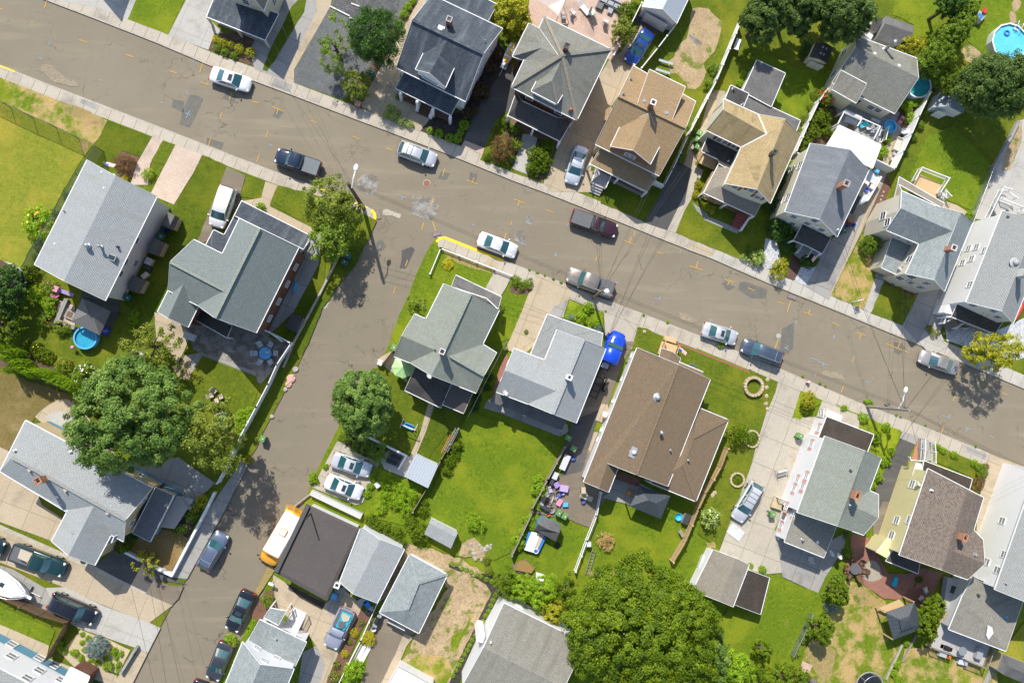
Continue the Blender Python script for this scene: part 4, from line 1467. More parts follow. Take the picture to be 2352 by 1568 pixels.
sheet('lawn','grass_dark',[(1865,-145),(2095,-40),(2080,10),(1990,230),(1820,640),(1480,1280),(1370,1330),(1130,1230),(1580,380),(1640,280)],rough=.06)
sheet('driveway','asphalt_brown',[(2085,-35),(2255,45),(2215,200),(2200,290),(1960,620),(1800,690),(1920,380)],rough=.03)
sheet('lawn','grass',[(2265,40),(2450,100),(2395,265),(2215,240)],rough=.05)
sheet('path','slab_tan',[(2440,100),(2560,140),(2485,310),(2480,330),(2860,520),(2910,640),(2800,600),(2390,400),(2240,330),(2230,280),(2400,250)])
sheet('lawn','grass',[(2555,135),(2912,225),(3212,330),(3380,420),(3462,455),(3352,690),(3230,720),(2930,560),(2480,305)],rough=.06)
sheet('verge','grass_dark',[(3180,700),(3350,690),(3260,880),(3100,1060),(3010,1200),(2960,1270),(2860,1530),(2780,1690),(2560,1600),(2760,1440),(2930,1160),(3060,900)],rough=.06)
sheet('yard','slab_grey',[(2860,640),(2960,560),(2930,860),(2700,1300),(2480,1500),(2440,1568),(2300,1568),(2480,1300)],rough=.02)
sheet('lawn','grass_dark',[(2930,870),(3000,820),(2960,1100),(2790,1420),(2640,1570),(2600,1568),(2700,1290)],rough=.04)
sheet('patio','slab_tan',[(1420,1300),(1560,1340),(1780,1430),(1700,1640),(1640,1760),(1560,1680),(1440,1560)],rough=.02)
sheet('patio','patch_light',[(1740,1240),(2340,1480),(2500,1540),(2700,1600),(2400,1960),(1780,1640),(1700,1420)],rough=.02)
sheet('patio','paver_tan',[(545,1190),(690,1240),(690,1420),(665,1445),(510,1385)])
sheet('yard','asphalt_dark',[(760,1110),(1110,1200),(1090,1320),(1000,1480),(690,1380)],rough=.02)
sheet('planting_bed','mulch',[(-60,880),(180,900),(330,870),(120,1300),(-60,1500)],[(395,1000),(520,1060),(520,1390),(660,1460),(560,1480),(400,1390),(470,1200)],rough=.06)
tile(0,2)
sheet('planting_bed','mulch',[(-100,60),(240,110),(560,280),(760,380),(640,470),(-100,200)],rough=.08)
sheet('lawn','grass_brown',[(-200,230),(180,330),(600,470),(700,560),(500,690),(330,700),(80,1000),(-200,960)],rough=.08)
sheet('patio','slab_tan',[(300,720),(400,610),(590,505),(720,600),(1000,900),(1100,1150),(800,950)],rnd=1)
sheet('patio','slab_white',[(400,700),(480,650),(590,630),(720,740),(1000,1000),(660,850)],rnd=1)
sheet('yard','slab_tan',[(-200,1000),(0,965),(90,1010),(40,1210),(340,1370),(390,1500),(700,1700),(480,1830),(-200,1580)])
sheet('yard','slab_grey',[(1050,1130),(1500,1080),(1640,1060),(1980,1300),(1760,1500),(1560,1600),(1100,1240)],rough=.02)
sheet('lawn','grass',[(1800,150),(1860,110),(2352,290),(2380,420),(2200,900),(1700,1000),(1600,500)],rough=.05)
sheet('path','slab_grey',[(1700,130),(1850,100),(2352,280),(2352,320),(1860,130),(1720,360),(1640,250)])
sheet('bare_patch','dirt',[(1580,220),(1740,150),(1760,330),(1660,360)],rough=.1)
sheet('sidewalk','slab_grey',[(2225,1090),(2285,1120),(2060,1560),(1720,2178),(1560,2160),(1880,1600)])
tile(0,3)
sheet('driveway','slab_tan',[(-200,30),(0,110),(500,330),(870,490),(1470,800),(1590,850),(1370,1015),(950,850),(600,690),(-200,380)])
sheet('driveway','slab_white',[(430,690),(600,685),(960,860),(1370,1010),(1478,1058),(1360,1288),(1245,1240),(735,1065),(540,960),(300,760)])
sheet('driveway','slab_grey',[(-200,420),(120,520),(430,700),(540,960),(300,850),(-200,700)])
sheet('driveway','asphalt_dark',[(870,490),(1050,340),(1180,400),(1560,590),(1725,660),(1430,620),(1340,745)],rough=.02)
sheet('kerb','kerb',[(0,110),(870,500),(1470,795),(1460,815),(860,530),(0,145)])
sheet('driveway','asphalt_brown',[(1420,615),(1560,670),(1690,670),(1640,790),(1580,850),(1470,800),(1340,745)],rough=.02)
sheet('lawn','grass_brown',[(1190,360),(1330,150),(1500,150),(1760,230),(1560,570),(1450,520)],rough=.04)
sheet('planting_bed','mulch_black',[(1640,60),(1830,0),(1730,240),(1620,180)],rough=.04)
sheet('lawn','grass_bright',[(-200,830),(0,860),(510,1080),(455,1220),(0,1025),(-200,960)],rough=.03)
sheet('path','slab_tan',[(-200,960),(0,1025),(455,1220),(430,1330),(700,1430),(600,1480),(350,1320),(0,1140),(-200,1060)])
sheet('lawn','grass_dark',[(620,1010),(740,1065),(600,1260),(520,1220)],rough=.04)
sheet('planting_bed','stone_tan',[(740,1080),(990,1160),(1200,1260),(1090,1480),(950,1430),(540,1270),(640,1200)],rough=.05)
sheet('path','slab_tan',[(540,1270),(950,1430),(1080,1500),(1040,1600),(760,1480),(700,1430)])
sheet('sidewalk','slab_tan',[(1245,1240),(1360,1290),(1205,1600),(1000,1600),(1110,1480),(1250,1300)])
tile(1,1)
sheet('lawn','grass_bright',[(1600,690),(1700,705),(2352,965),(2200,1100),(2100,1200),(1800,1100),(1560,1360),(1300,1600),(1240,1520),(1400,1150),(1530,830)],rough=.05)
sheet('bare_patch','grass_straw',[(1720,730),(2000,830),(2190,930),(2170,950),(1900,870),(1740,790)],rough=.1)
sheet('path','slab',[(2200,910),(2352,965),(2310,1050),(2250,1150),(2100,1090)])
sheet('lawn','grass_bright',[(2340,990),(2560,1060),(2350,1540),(2180,1600),(2250,1250)],rough=.05)
tile(2,1)
sheet('driveway','slab_tan',[(225,945),(550,1090),(470,1340),(330,1330),(230,1580),(100,1700),(-60,1640),(90,1290)],rough=.01)
sheet('driveway','slab',[(540,1070),(950,1220),(1200,1310),(1130,1568),(1100,1640),(860,1560),(840,1300),(530,1180)])
sheet('planting_bed','weeds',[(530,1190),(850,1310),(820,1500),(700,1480),(480,1350)],rough=.04)
sheet('path','slab_grey',[(375,1250),(510,1190),(470,1350),(340,1330)])
sheet('planting_bed','mulch',[(-20,1060),(60,1070),(195,1080),(150,1130),(60,1140),(-20,1120)],rough=.03)
sheet('lawn','grass',[(1150,1440),(1240,1450),(1400,1530),(1370,1640),(1100,1640)],rough=.05)
sheet('driveway','asphalt_brown',[(1015,1568),(1130,1568),(1000,1800),(860,2220),(640,2420),(560,2330),(880,1700)],rough=.01)
tile(1,2)
sheet('patio','slab_tan',[(1110,165),(1240,90),(1340,200),(1400,390),(1180,230)])
sheet('lawn','grass',[(1080,240),(1330,330),(1640,560),(1600,600),(1415,1040),(1000,860),(850,600)],rough=.05)
sheet('lawn','grass_dark',[(1650,580),(1980,620),(1860,800),(1700,1110),(1480,1030)],rough=.05)
sheet('path','slab_tan',[(1585,560),(1645,570),(1560,830),(1480,1020),(1470,1100),(1410,1060),(1510,830)])
sheet('driveway','slab',[(750,910),(1140,1080),(1120,1160),(980,1480),(920,1500),(520,1340),(620,1150)])
sheet('planting_bed','mulch_black',[(780,850),(1000,860),(1220,980),(1180,1110),(1000,1060),(830,960)],rough=.04)
sheet('patio','slab_white',[(1140,1080),(1210,1000),(1390,1050),(1440,1060),(1370,1250),(1180,1170)])
sheet('garden','weeds',[(1120,1160),(1370,1260),(1540,1340),(1450,1568),(1400,1700),(1000,1600),(1040,1400)],rough=.06)
sheet('lawn','grass_bright',[(1960,640),(2260,740),(2352,780),(2820,960),(2700,1250),(2400,1900),(2200,2000),(1780,1960),(1440,1800),(1540,1520),(1700,1190)],rough=.05)
sheet('path','paver_red',[(2170,480),(2250,200),(2300,110),(2330,200),(2200,470)],rough=.02)
sheet('patio','slab_grey',[(2090,610),(2130,530),(2230,490),(2352,560),(2860,760),(2870,830),(2790,870),(2250,660)])
tile(2,2)
sheet('yard','asphalt_dark',[(560,720),(820,620),(760,780),(700,1000),(640,1210),(450,1250),(480,960)],rough=.02)
sheet('yard','asphalt_brown',[(640,1190),(700,1000),(780,820),(900,1390),(760,1568),(740,1760),(700,1700),(540,1640),(200,1568),(330,1270)],rough=.05)
sheet('driveway','slab_tan',[(820,570),(880,580),(890,700),(840,750),(765,720)],[(750,830),(790,830),(720,1010),(700,990)])
sheet('yard','slab_grey',[(880,1400),(980,1200),(1180,1300),(1400,1420),(1090,1500),(820,1430)])
sheet('lawn','grass',[(1100,60),(1370,90),(1350,60),(1500,0),(1560,30),(2352,340),(2352,600),(2310,720),(2230,1000),(2060,1568),(1900,1900),(1700,1760),(1760,1500),(1990,900),(1990,720),(1700,580)],rough=.05)
sheet('kerb','brick_chimney',[(1510,5),(2340,335),(2335,350),(1500,20)])
sheet('lawn','grass',[(1110,30),(1200,20),(1370,60),(1310,100),(1100,70)],rough=.04)
sheet('driveway','slab',[(2340,330),(2480,320),(2650,440),(2460,900),(2352,1100),(2300,1300),(2180,1700),(2020,1640),(2150,1300),(2240,960),(2352,590)])
tile(3,2)
sheet('driveway','slab',[(90,260),(300,440),(220,700),(440,690),(460,870),(300,1000),(160,1500),(60,1720),(140,2120),(-110,2140),(-480,2000),(-330,1600),(-110,1000),(0,620)])
sheet('lawn','grass',[(-180,250),(-60,310),(90,370),(70,460),(0,620),(-60,620)],rough=.04)
sheet('planting_bed','weeds',[(300,450),(500,540),(490,570),(370,620),(290,720),(220,690)],rough=.04)
sheet('path','slab',[(505,525),(610,570),(850,680),(830,800),(650,760),(540,700),(440,690),(470,600)])
sheet('garden','weeds',[(610,570),(860,680),(1000,740),(1220,815),(1150,1020),(1060,1200),(950,1380),(900,1360),(1000,1070),(960,860),(830,790),(860,690),(620,590)],rough=.08)
sheet('driveway','asphalt_dark',[(1210,890),(1350,940),(1290,1060),(1250,1230),(1130,1568),(1080,1700),(960,1640),(980,1360),(1080,1150),(1150,1010)],rough=.02)
sheet('path','slab_grey',[(1230,825),(1380,870),(1350,945),(1205,885)])
sheet('path','brick_orange',[(1370,890),(1400,890),(1385,1100),(1310,1085)])
sheet('path','slab_grey',[(1390,880),(1500,920),(1510,1090),(1390,1090)])
sheet('lawn','grass',[(1520,945),(1900,1110),(1960,1150),(1890,1260),(1530,1100)],rough=.05)
sheet('driveway','slab_tan',[(2035,1030),(2352,1150),(2480,1210),(2300,1600),(1900,1830),(1930,1460),(1990,1150)])
sheet('lawn','grass_bright',[(2300,1340),(2400,1360),(2400,1430),(2280,1400)],rough=.03)
sheet('path','slab_grey',[(2200,1230),(2320,1250),(2270,1400),(2160,1370)])
tile(3,3)
sheet('yard','slab_grey',[(40,170),(160,230),(560,260),(720,180),(690,330),(520,600),(455,740),(130,590),(90,330)])
sheet('yard','asphalt_brown',[(960,90),(1050,-100),(1130,-100),(1040,260),(960,260)])
sheet('patio','paver_red',[(760,190),(1030,260),(1010,400),(1100,560),(1380,560),(1320,700),(1200,800),(1060,790),(870,660),(850,560),(690,560),(740,400)],rough=.01)
sheet('patio','paver_red',[(1300,560),(1420,500),(1600,560),(1520,720),(1420,850),(1250,790),(1360,660)],rough=.02)
sheet('patio','paver_stone',[(890,440),(1005,440),(1045,590),(1030,610),(940,640),(860,600)],rnd=2)
sheet('deck_terrace','wood_red',[(1290,690),(1480,690),(1480,800),(1380,870),(1230,790)])
sheet('lawn','grass_bright',[(-160,530),(0,565),(470,740),(560,800),(330,1160),(230,1568),(-700,1568),(-500,1100)],rough=.05)
sheet('lawn','grass_patchy',[(690,620),(850,650),(1080,820),(1060,1080),(1180,1280),(1000,1560),(300,1640),(320,1280),(520,960)],rough=.08)
sheet('bare_patch','grass_straw',[(740,690),(830,680),(960,770),(1050,800),(1000,860),(800,850)],[(370,1220),(520,1230),(640,1270),(600,1420),(520,1568),(440,1500),(350,1300)],rough=.2,rnd=1)
sheet('path','paver_pink',[(310,1360),(405,1400),(370,1475),(290,1445)])
sheet('lawn','grass_patchy',[(1250,1250),(1500,1240),(2100,1300),(2100,1640),(1070,1640),(1230,1360)],rough=.08)
sheet('lawn','grass_dry',[(2140,1290),(2352,1000),(2460,1000),(2460,1440),(2200,1320)],rough=.05)
sheet('path','slab_grey',[(2090,1300),(2150,1300),(2080,1450),(2010,1580),(1960,1580)])
tile(1,3)
sheet('yard','slab_tan',[(160,570),(270,640),(640,830),(720,780),(760,690),(830,720),(980,850),(960,900),(900,1020),(700,1568),(540,1700),(400,1568),(560,1230),(470,1100),(160,850)],rough=.01)
sheet('yard','slab_grey',[(640,870),(740,690),(830,690),(800,780),(730,900),(690,960)],[(430,1280),(560,1220),(640,1400),(560,1640),(380,1640)])
sheet('planting_bed','mulch_red',[(170,690),(180,840),(140,850),(60,980),(0,990),(-40,940),(80,730)],[(960,900),(1080,870),(1050,960),(960,1090),(760,1568),(640,1568),(780,1240),(880,1050)],rough=.04)
sheet('planting_bed','mulch_black',[(270,640),(640,830),(610,890),(400,780)],rough=.03)
sheet('yard','asphalt_brown',[(1140,900),(1480,1100),(1390,1140),(1140,1600),(950,1620),(1060,1230),(980,1130)],rough=.02)
sheet('path','slab_tan',[(1360,1110),(1450,1140),(1380,1230),(1220,1600),(1130,1600),(1280,1300)],rough=.03)
sheet('field','dirt',[(1390,300),(1500,340),(1760,440),(2180,690),(2170,760),(1840,1400),(1780,1568),(1320,1500),(1330,1380),(1460,1140),(1760,700),(1700,560),(1380,480),(1200,760),(1140,830),(1150,720),(1340,420)],rough=.15)
sheet('lawn','grass_patchy',[(1330,1390),(1500,1300),(1740,1320),(1800,1420),(1740,1600),(1400,1450)],[(1800,1130),(1900,1100),(1960,940),(2000,940),(1860,1250),(1800,1300)],rough=.15)
sheet('planting_bed','mulch_black',[(1770,420),(1960,520),(2190,590),(2250,760),(2180,920),(1890,1500),(1840,1600),(1760,1600),(1840,1400),(2160,740),(2110,650),(1960,570),(1770,500)],rough=.06)
sheet('verge','grass_straw',[(280,-80),(440,-10),(330,100),(190,500),(100,650),(0,800),(-80,960),(-60,840),(120,480),(230,60)],rough=.06)
sheet('bare_patch','dirt',[(1390,270),(1560,330),(1880,420),(2120,560),(2000,590),(1700,430),(1380,330)],[(1890,280),(2000,240),(2140,330),(2100,430),(1870,400)],rough=.2)
tile(2,3)
sheet('bare_patch','asphalt_brown',[(0,470),(120,430),(210,500),(180,560),(20,540)],rough=.1)
sheet('bare_patch','grass_straw',[(700,540),(900,520),(960,560),(860,600),(700,590)],[(1780,270),(1870,270),(1870,320),(1800,330)],rough=.15)
tile(0,0)
def kerbpaint(pts,n,name='kerb'):
	P,Q=pts,shift(pts,n)
	mb=MB().slab([W(x,y,GZ+.02)for x,y in P+list(reversed(Q))],.14)
	structure(name,mb,['kerb_yellow'])
kerbpaint([(4000,2212),(4030,2186),(4085,2172),(4200,2214),(4450,2314),(4630,2386)],24)
kerbpaint([(3425,1922),(3455,1960),(3460,2000),(3452,2032)],26)
kerbpaint([(2940,1728),(3060,1780),(3210,1838),(3380,1905)],12)
kerbpaint([(0,598),(140,654)],12)
sheet('road_patch','patch_dark',[(1740,870),(1800,870),(1865,905),(1830,1000),(1740,1170),(1650,1140),(1680,1010)],[(1590,905),(1690,930),(1680,1030),(1570,980)],[(2060,850),(2170,890),(2140,940),(2050,905)],[(1900,1260),(2050,1310),(2030,1370),(1890,1320)],[(2545,990),(2615,1010),(2560,1090),(2500,1065)],road=True,rough=.04)
sheet('road_patch','patch_dark',[(4052,1580),(4130,1590),(4100,1650),(4020,1640)],[(4320,1580),(4390,1600),(4370,1680),(4310,1660)],[(6630,2600),(6680,2590),(6760,2640),(6690,2670)],[(6800,2590),(6850,2590),(7056,2660),(7040,2740),(6900,2740),(6790,2660)],road=True,rough=.04)
sheet('road_patch','patch_dark',[(8215,3140),(8290,3150),(8330,3200),(8260,3260),(8220,3230)],[(7190,3020),(7300,2960),(7290,3200),(7150,3320)],road=True,rough=.05)
sheet('road_patch','asphalt_dark',[(3690,2300),(3780,2265),(3810,2290),(3760,2400),(3730,2470),(3670,2465),(3690,2350)],road=True,rough=.06)
sheet('road_patch','patch_dark',[(3460,2215),(3510,2205),(3545,2260),(3500,2310),(3450,2280)],road=True,rough=.05)
sheet('road_patch','patch_light',[(3290,1620),(3400,1585),(3490,1640),(3460,1790),(3330,1780),(3270,1720)],[(3790,1830),(3900,1790),(4040,1850),(3990,2020),(3880,2010),(3770,1950)],[(4830,1980),(4890,1970),(4905,2060),(4830,2060)],[(4730,2130),(4820,2110),(4830,2210),(4720,2220)],road=True,rough=.05,rnd=1)
sheet('road_patch','kerb',[(3510,1930),(3570,1920),(3640,1955),(3690,1970),(3670,2010),(3620,1980),(3520,1985)],[(2960,2770),(3030,2760),(3010,2820),(2955,2840)],road=True,rough=.06,rnd=1)
sheet('road_patch','sand',[(350,630),(420,560),(560,680),(760,800),(620,790),(450,730)],[(1200,3860),(1210,3862),(1205,3868)],[(7600,3400),(7740,3440),(7780,3490),(7640,3480),(7540,3430)],[(6200,2870),(6300,2860),(6440,2960),(6300,2960)],road=True,rough=.1,rnd=2)
sheet('stepping_stone_kerb','stone_pink',[(2704,3435),(2712,3420),(2690,3480),(2640,3540),(2625,3530),(2650,3470)],rnd=1)
def marks(name,mat,strokes,w=.09):
	LEVEL[1]+=1
	mb=MB()
	z=.006+.003*LEVEL[1]
	for x0,y0,x1,y1 in strokes:
		a,b=W(x0,y0,0),W(x1,y1,0)
		d=(b-a).normalized()
		n=Vector((-d.y,d.x,0))*(w/2)
		P=[a-n,b-n*random.uniform(.7,1.2),b+n*random.uniform(.7,1.2),a+n]
		zz=z+random.uniform(0,.0015)
		mb.face([Vector((p.x,p.y,zz))for p in P])
	structure(name,mb,[mat])
Y,B=[],[]
def dash(c,r,x,y,L=70,a=0.4,tee=0,to=Y,sym=True):
	X0,Y0=c*2352+x,r*1568+y
	dx,dy=math.cos(math.atan(a)),math.sin(math.atan(a))
	to.append((X0-dx*L/2,Y0-dy*L/2,X0+dx*L/2,Y0+dy*L/2))
	if tee:
		to.append((X0,Y0,X0+dy*tee,Y0-dx*tee))
PERP=-3.0
for x,y in((763,380),(1193,515),(1590,663),(1880,768)):
	dash(0,0,x,y,75,.35)
dash(0,0,420,45,64,PERP);dash(0,0,2033,1062,66,PERP);dash(0,0,1925,1310,74,PERP);dash(0,0,2118,885,74,PERP);dash(0,0,2345,940,60,.3)
dash(0,0,10,85,40,.4);dash(0,0,297,205,24,.5);dash(0,0,1850,625,90,PERP,sym=False)
dash(1,0,205,1005,118,.38,-46);dash(1,0,533,1120,72,.38);dash(1,0,918,1265,74,.38);dash(1,0,1225,1372,62,.38);dash(1,0,103,1232,64,PERP);dash(1,0,20,1455,66,PERP)
dash(1,1,1725,15,70,PERP);dash(1,1,1988,105,106,.38,46);dash(1,1,1530,512,68,PERP);dash(1,1,1637,510,90,3.0,sym=False);dash(1,1,1622,280,64,PERP);dash(1,1,2290,600,64,PERP);dash(1,1,1272,1098,66,PERP);dash(1,1,1383,848,60,PERP);dash(1,1,2345,480,40,PERP)
dash(2,1,68,280,110,.36,-46);dash(2,1,345,372,72,.4);dash(2,1,1078,660,104,.38,52);dash(2,1,1355,755,62,.38);dash(2,1,778,797,66,PERP);dash(2,1,1690,893,132,.3,62);dash(2,1,1995,1010,96,.38,-46);dash(2,1,2200,1090,68,.45);dash(2,1,1122,578,44,PERP,sym=False)
dash(3,1,120,1216,72,.4);dash(3,1,190,1250,110,PERP,sym=False);dash(3,1,370,1315,92,.38,44);dash(3,1,622,1408,72,.42);dash(3,1,855,1500,92,.38,-46);dash(3,1,78,1590,120,PERP,sym=False)
dash(3,2,1190,62,230,.4,70);dash(3,2,783,162,62,PERP);dash(3,2,1710,515,66,PERP);dash(3,2,682,435,70,PERP,sym=False);dash(3,2,1600,812,80,PERP,sym=False);dash(3,2,1968,392,58,.4);dash(3,2,2175,480,52,.45);dash(3,2,1395,148,40,.35)
for c,r,x,y,L,a,te in((0,0,455,398,38,-2.2,0),(0,0,375,540,40,.5,36),(0,0,930,738,40,.35,0),(0,0,1486,943,36,.2,0),(0,0,1720,850,36,9,0),(0,0,1782,560,38,-3,0),(0,0,1728,1050,50,.5,36),(0,0,1718,1072,32,-2,0),(1,0,132,1333,38,.5,0),(1,1,1030,112,90,.4,0),(1,1,1348,240,70,.4,-36),(1,1,1535,318,70,.4,0),(1,1,1998,498,36,.5,0),(1,1,1137,697,34,-3,0),(1,1,878,1195,42,-3,0),(1,1,1443,245,30,8,0),(2,1,158,455,32,-2.4,0),(2,1,92,670,90,.38,30),(2,1,400,782,34,.1,32),(2,1,513,492,32,-3,0),(2,1,962,1026,38,.4,-24),(2,1,1352,1182,34,.4,26),(2,1,1318,1172,24,0,0),(2,1,1828,1370,44,.4,-32),(2,1,1545,742,32,-3,0),(2,1,1572,668,26,.3,0),(3,1,258,1388,36,-2.6,0),(3,1,605,1528,40,-3,0),(3,2,167,62,48,.5,30),(3,2,430,162,80,.4,0),(3,2,510,203,100,.4,-26),(3,2,908,372,40,.4,0),(3,2,1225,505,34,.2,0),(3,2,1655,700,44,.5,34),(3,2,1615,683,34,.3,0),(3,2,1832,795,44,.4,-40),(3,2,2057,877,40,.5,0),(3,2,432,310,30,-4,0),(3,2,1773,400,30,-4,0)):
	dash(c,r,x,y,L,a,te,B)
tile(0,0)
marks('road_marking','mark_yellow',Y,.075)
marks('road_marking','mark_blue',B,.055)
def manhole(x,y,r,label):
	p=W(x,y,0)
	mb=MB().lathe((0,0,0),[(r,0),(r,.02),(r*.9,.026),(.001,.026)],24,0,False)
	t=Thing('manhole',label,'manhole',(p.x,p.y,.008+.003*LEVEL[1]))
	t.part('frame',MB().lathe((0,0,0),[(r*1.2,0),(r*1.2,.012),(r,.014)],24,0,False),['kerb'],uv=False)
	t.part('cover',mb,['brick_chimney' if'reddish' in label else'trim_grey'],uv=False)
manhole(3920,1686,.36,'round reddish manhole cover set in the street below the silver wagon')
manhole(7152,3086,.25,'small plain round cover in the road near the lower drain grate')
def grate(x0,y0,x1,y1,wd,label,z=.03):
	a,b=W(x0,y0,0),W(x1,y1,0)
	c=(a+b)/2
	t=Thing('storm_drain',label,'drain',(c.x,c.y,z+.003*LEVEL[1]),math.atan2(b.y-a.y,b.x-a.x))
	L=(b-a).length
	t.part('frame',MB().box((0,0,0),(L+.12,wd+.12,.05)),['brick_chimney'],uv=False)
	mb=MB()
	for k in range(9):
		mb.box((-L/2+L*(k+.5)/9,0,.035),(L/18,wd,.03))
	t.part('pit',MB().box((0,0,.022),(L,wd,.012)),['p_black'],uv=False)
	t.part('grating',mb,['trim_grey'],uv=False)
grate(3470,1935,3485,2008,.34,'dark iron drain grate against the yellow kerb end of the corner')
grate(7240,2716,7310,2740,.42,'iron drain grate under the orange-painted kerb near the grey-roofed corner drive')
grate(3980,2160,4045,2142,.35,'black drain inlet at the tip of the long yellow kerb')
lined('siding_brown',(.19,.085,.055),.2)
lined('siding_red',(.25,.06,.05),.2)
tile(0,0)
h=House('house','neighbour house just above the top left edge casting a pointed shadow on the pale drive',750,-860)
h.add(dict(a=(443,-778,4.2),p=(703,-598,7),b=(943,-568,4.2),c=(1103,-1008,4.2),q=(863,-1038,7),d=(603,-1218,4.2)))
h.roof('roof','roof_black',['a p q d','p b c q'])
h.walls('siding_beige','a p b c q d')
h=House('house','beige house with black shaded porch roof behind the row of clipped yellow bushes',2300,50)
h.add(dict(a=(1900,155,2.2),b=(2435,368,2.2),c=(2560,130,2.7),d=(2010,-60,2.7),e=(1965,-10,2.2),m0=(2075,-60,5.2),m1=(2420,100,5.2),m2=(2560,-250,5.2),m3=(2200,-420,5.2),r0=(2300,-60,7.4),r1=(2440,-360,7.4)))
h.roof('porch_roof','roof_black',['a b c d','a d e'])
h.roof('roof','roof_taupe',['m0 r0 r1 m3','r0 m1 m2 r1'])
e=h.walls('siding_beige','m0 r0 m1 m2 r1 m3',.25)
h.win(2352+165,10,.8,1.3)
h.win(2352+150,160,.8,1.2)
h.autowin(e[:2],(1.6,4.0))
h.post(['a','b',(2180,268,2.2)],'siding_beige',.2)
h.slab('porch_floor','slab_grey',[(1990,210,.5),(2440,400,.5),(2520,200,.5),(2080,20,.5)],.5)
tile(1,0)
h=House('house','big dark grey gabled house with front dormer, brick chimney and dark porch roof',1800,500)
h.add(dict(r1=(1437,185,8.2),r2=(2090,495,8.2),e1=(1290,622,4.8),e2=(1925,932,4.8),b1=(1612,-45,4.9),b2=(2265,265,4.9),x1=(1650,-35,4.75),x2=(2130,198,4.75),x3=(2215,42,4.1),x4=(1735,-190,4.1),d0=(1768,345,8.0),d1=(1598,676,7.9),l0=(1566,432,6.5),l1=(1466,640,6.5),k0=(1846,565,6.5),k1=(1740,802,6.5),p1=(1368,650,3.7),p2=(1283,812,2.7),p3=(1792,1058,2.7),p4=(1885,880,3.7),p0=(1480,705,3.72)))
h.roof('roof','roof_black',['r1 r2 e2 e1','r1 b1 b2 r2'])
h.ridge(h.roofs[0],'r1 r2','roof_black')
h.roof('rear_roof','roof_black',['x1 x2 x3 x4'])
h.roof('dormer_roof','roof_black',['d0 d1 l1 l0','d0 k0 k1 d1'])
h.roof('porch_roof','roof_black',['p0 p2 p3 p4','p1 p2 p0'])
e=h.walls('siding_white','e1 e2 r2 b2 b1 r1',.28)
h.walls('siding_white','x1 x2 x3 x4',.2,name='rear_wall')
h.walls('siding_white','l1 d1 k1 k0 l0',.16,5.0,name='dormer_wall')
h.win(1600,738,1.9,.8,parent=h.wall,pane='glass_grey')
for x,y in((2152,470),(2060,632)):
	h.win(x,y,.7,1.3)
h.win(2090,700,.8,1.2)
h.slab('porch_floor','brick_brown',[(1300,880,.7),(1770,1110,.7),(1830,980,.7),(1380,770,.7)],.7)
for q in((1325,850),(1480,925),(1625,1000),(1785,1070)):
	h.post([(q[0],q[1],2.75)],'trim_white',.28)
h.slab('knee_wall','trim_white',[(1465,1000,1.0),(1490,1015,1.0),(1515,945,1.0),(1490,930,1.0)],1.0)
h.slab('knee_wall','trim_white',[(1585,1065,1.0),(1612,1078,1.0),(1642,1000,1.0),(1615,988,1.0)],1.0)
h.steps((1560,985),(1525,1060),1.4,4,mat='brick_brown',top=.8)
h.chimney(1775,235,.5,1.5,'brick_chimney')
h.boxvent(1697,268,.5,.3,'p_white')
h.vent(2103,384,.06,.35)
tile(2,0)
h=House('house','grey green hipped house with front hip dormer and black porch roof',450,600)
h.add(dict(P1=(298,155,5.6),P2=(910,455,5.6),P3=(595,1105,5.6),P4=(-5,800,5.6),A=(462,508,9.0),q1=(155,215,5.45),q2=(5,518,5.45),q3=(245,612,6.9),q4=(95,550,5.45),m=(275,440,7.4),m2=(430,520,8.7),q0=(250,262,5.8),f0=(452,562,8.6),f1=(368,742,8.2),f2=(178,836,6.7),f3=(412,957,6.7),f4=(492,822,6.7),f5=(250,700,6.7),s1=(-35,1060,2.8),s2=(440,1297,2.8),s3=(560,1095,2.9),s4=(410,1080,3.9),s5=(90,930,3.9),s6=(40,850,2.9)))
h.roof('roof','roof_greygreen',['P1 P2 A','P2 P3 A','P3 P4 A','P4 P1 A'])
h.ridge(h.roofs[0],'P1 A','roof_taupe',.3);h.ridge(h.roofs[0],'P2 A','roof_greygreen');h.ridge(h.roofs[0],'P3 A','roof_taupe',.3);h.ridge(h.roofs[0],'P4 A','roof_taupe',.3)
h.roof('side_roof','roof_greygreen',['q1 q2 m','q4 q3 m2 m','q2 q4 m','q1 m m2 q0'])
h.roof('dormer_roof','roof_greygreen',['f0 f1 f2 f5','f0 f4 f3 f1','f2 f1 f3'])
h.ridge(h.roofs[2],'f1 f3','roof_taupe',.2)
h.roof('porch_roof','roof_flat',['s1 s2 s4 s5','s2 s3 s4','s1 s5 s6'])
e=h.walls('brick_red','P1 P2 P3 P4',.4)
h.autowin(e,(1.7,4.2))
h.walls('brick_red','q1 q2 q4 q0',.3,name='bay_wall')
h.walls('siding_white','f2 f3 f4 f5',.14,5.4,name='dormer_wall')
for x,y in((250,893),(310,925),(365,955)):
	h.win(x,y,.7,.6)
h.slab('porch_floor','wood_brown',[(-20,1130,.6),(420,1350,.6),(520,1150,.6),(60,930,.6)],.6)
h.post(['s1','s2','s3',(200,1175,2.8)],'trim_white',.25)
h.chimney(490,462,.5,1.1,'brick_chimney',cap='trim_dark')
h.boxvent(540,1005,.3,.3,'p_rust')
h=House('house','tan shingled house with large front gable and brown brick base',1250,1200)
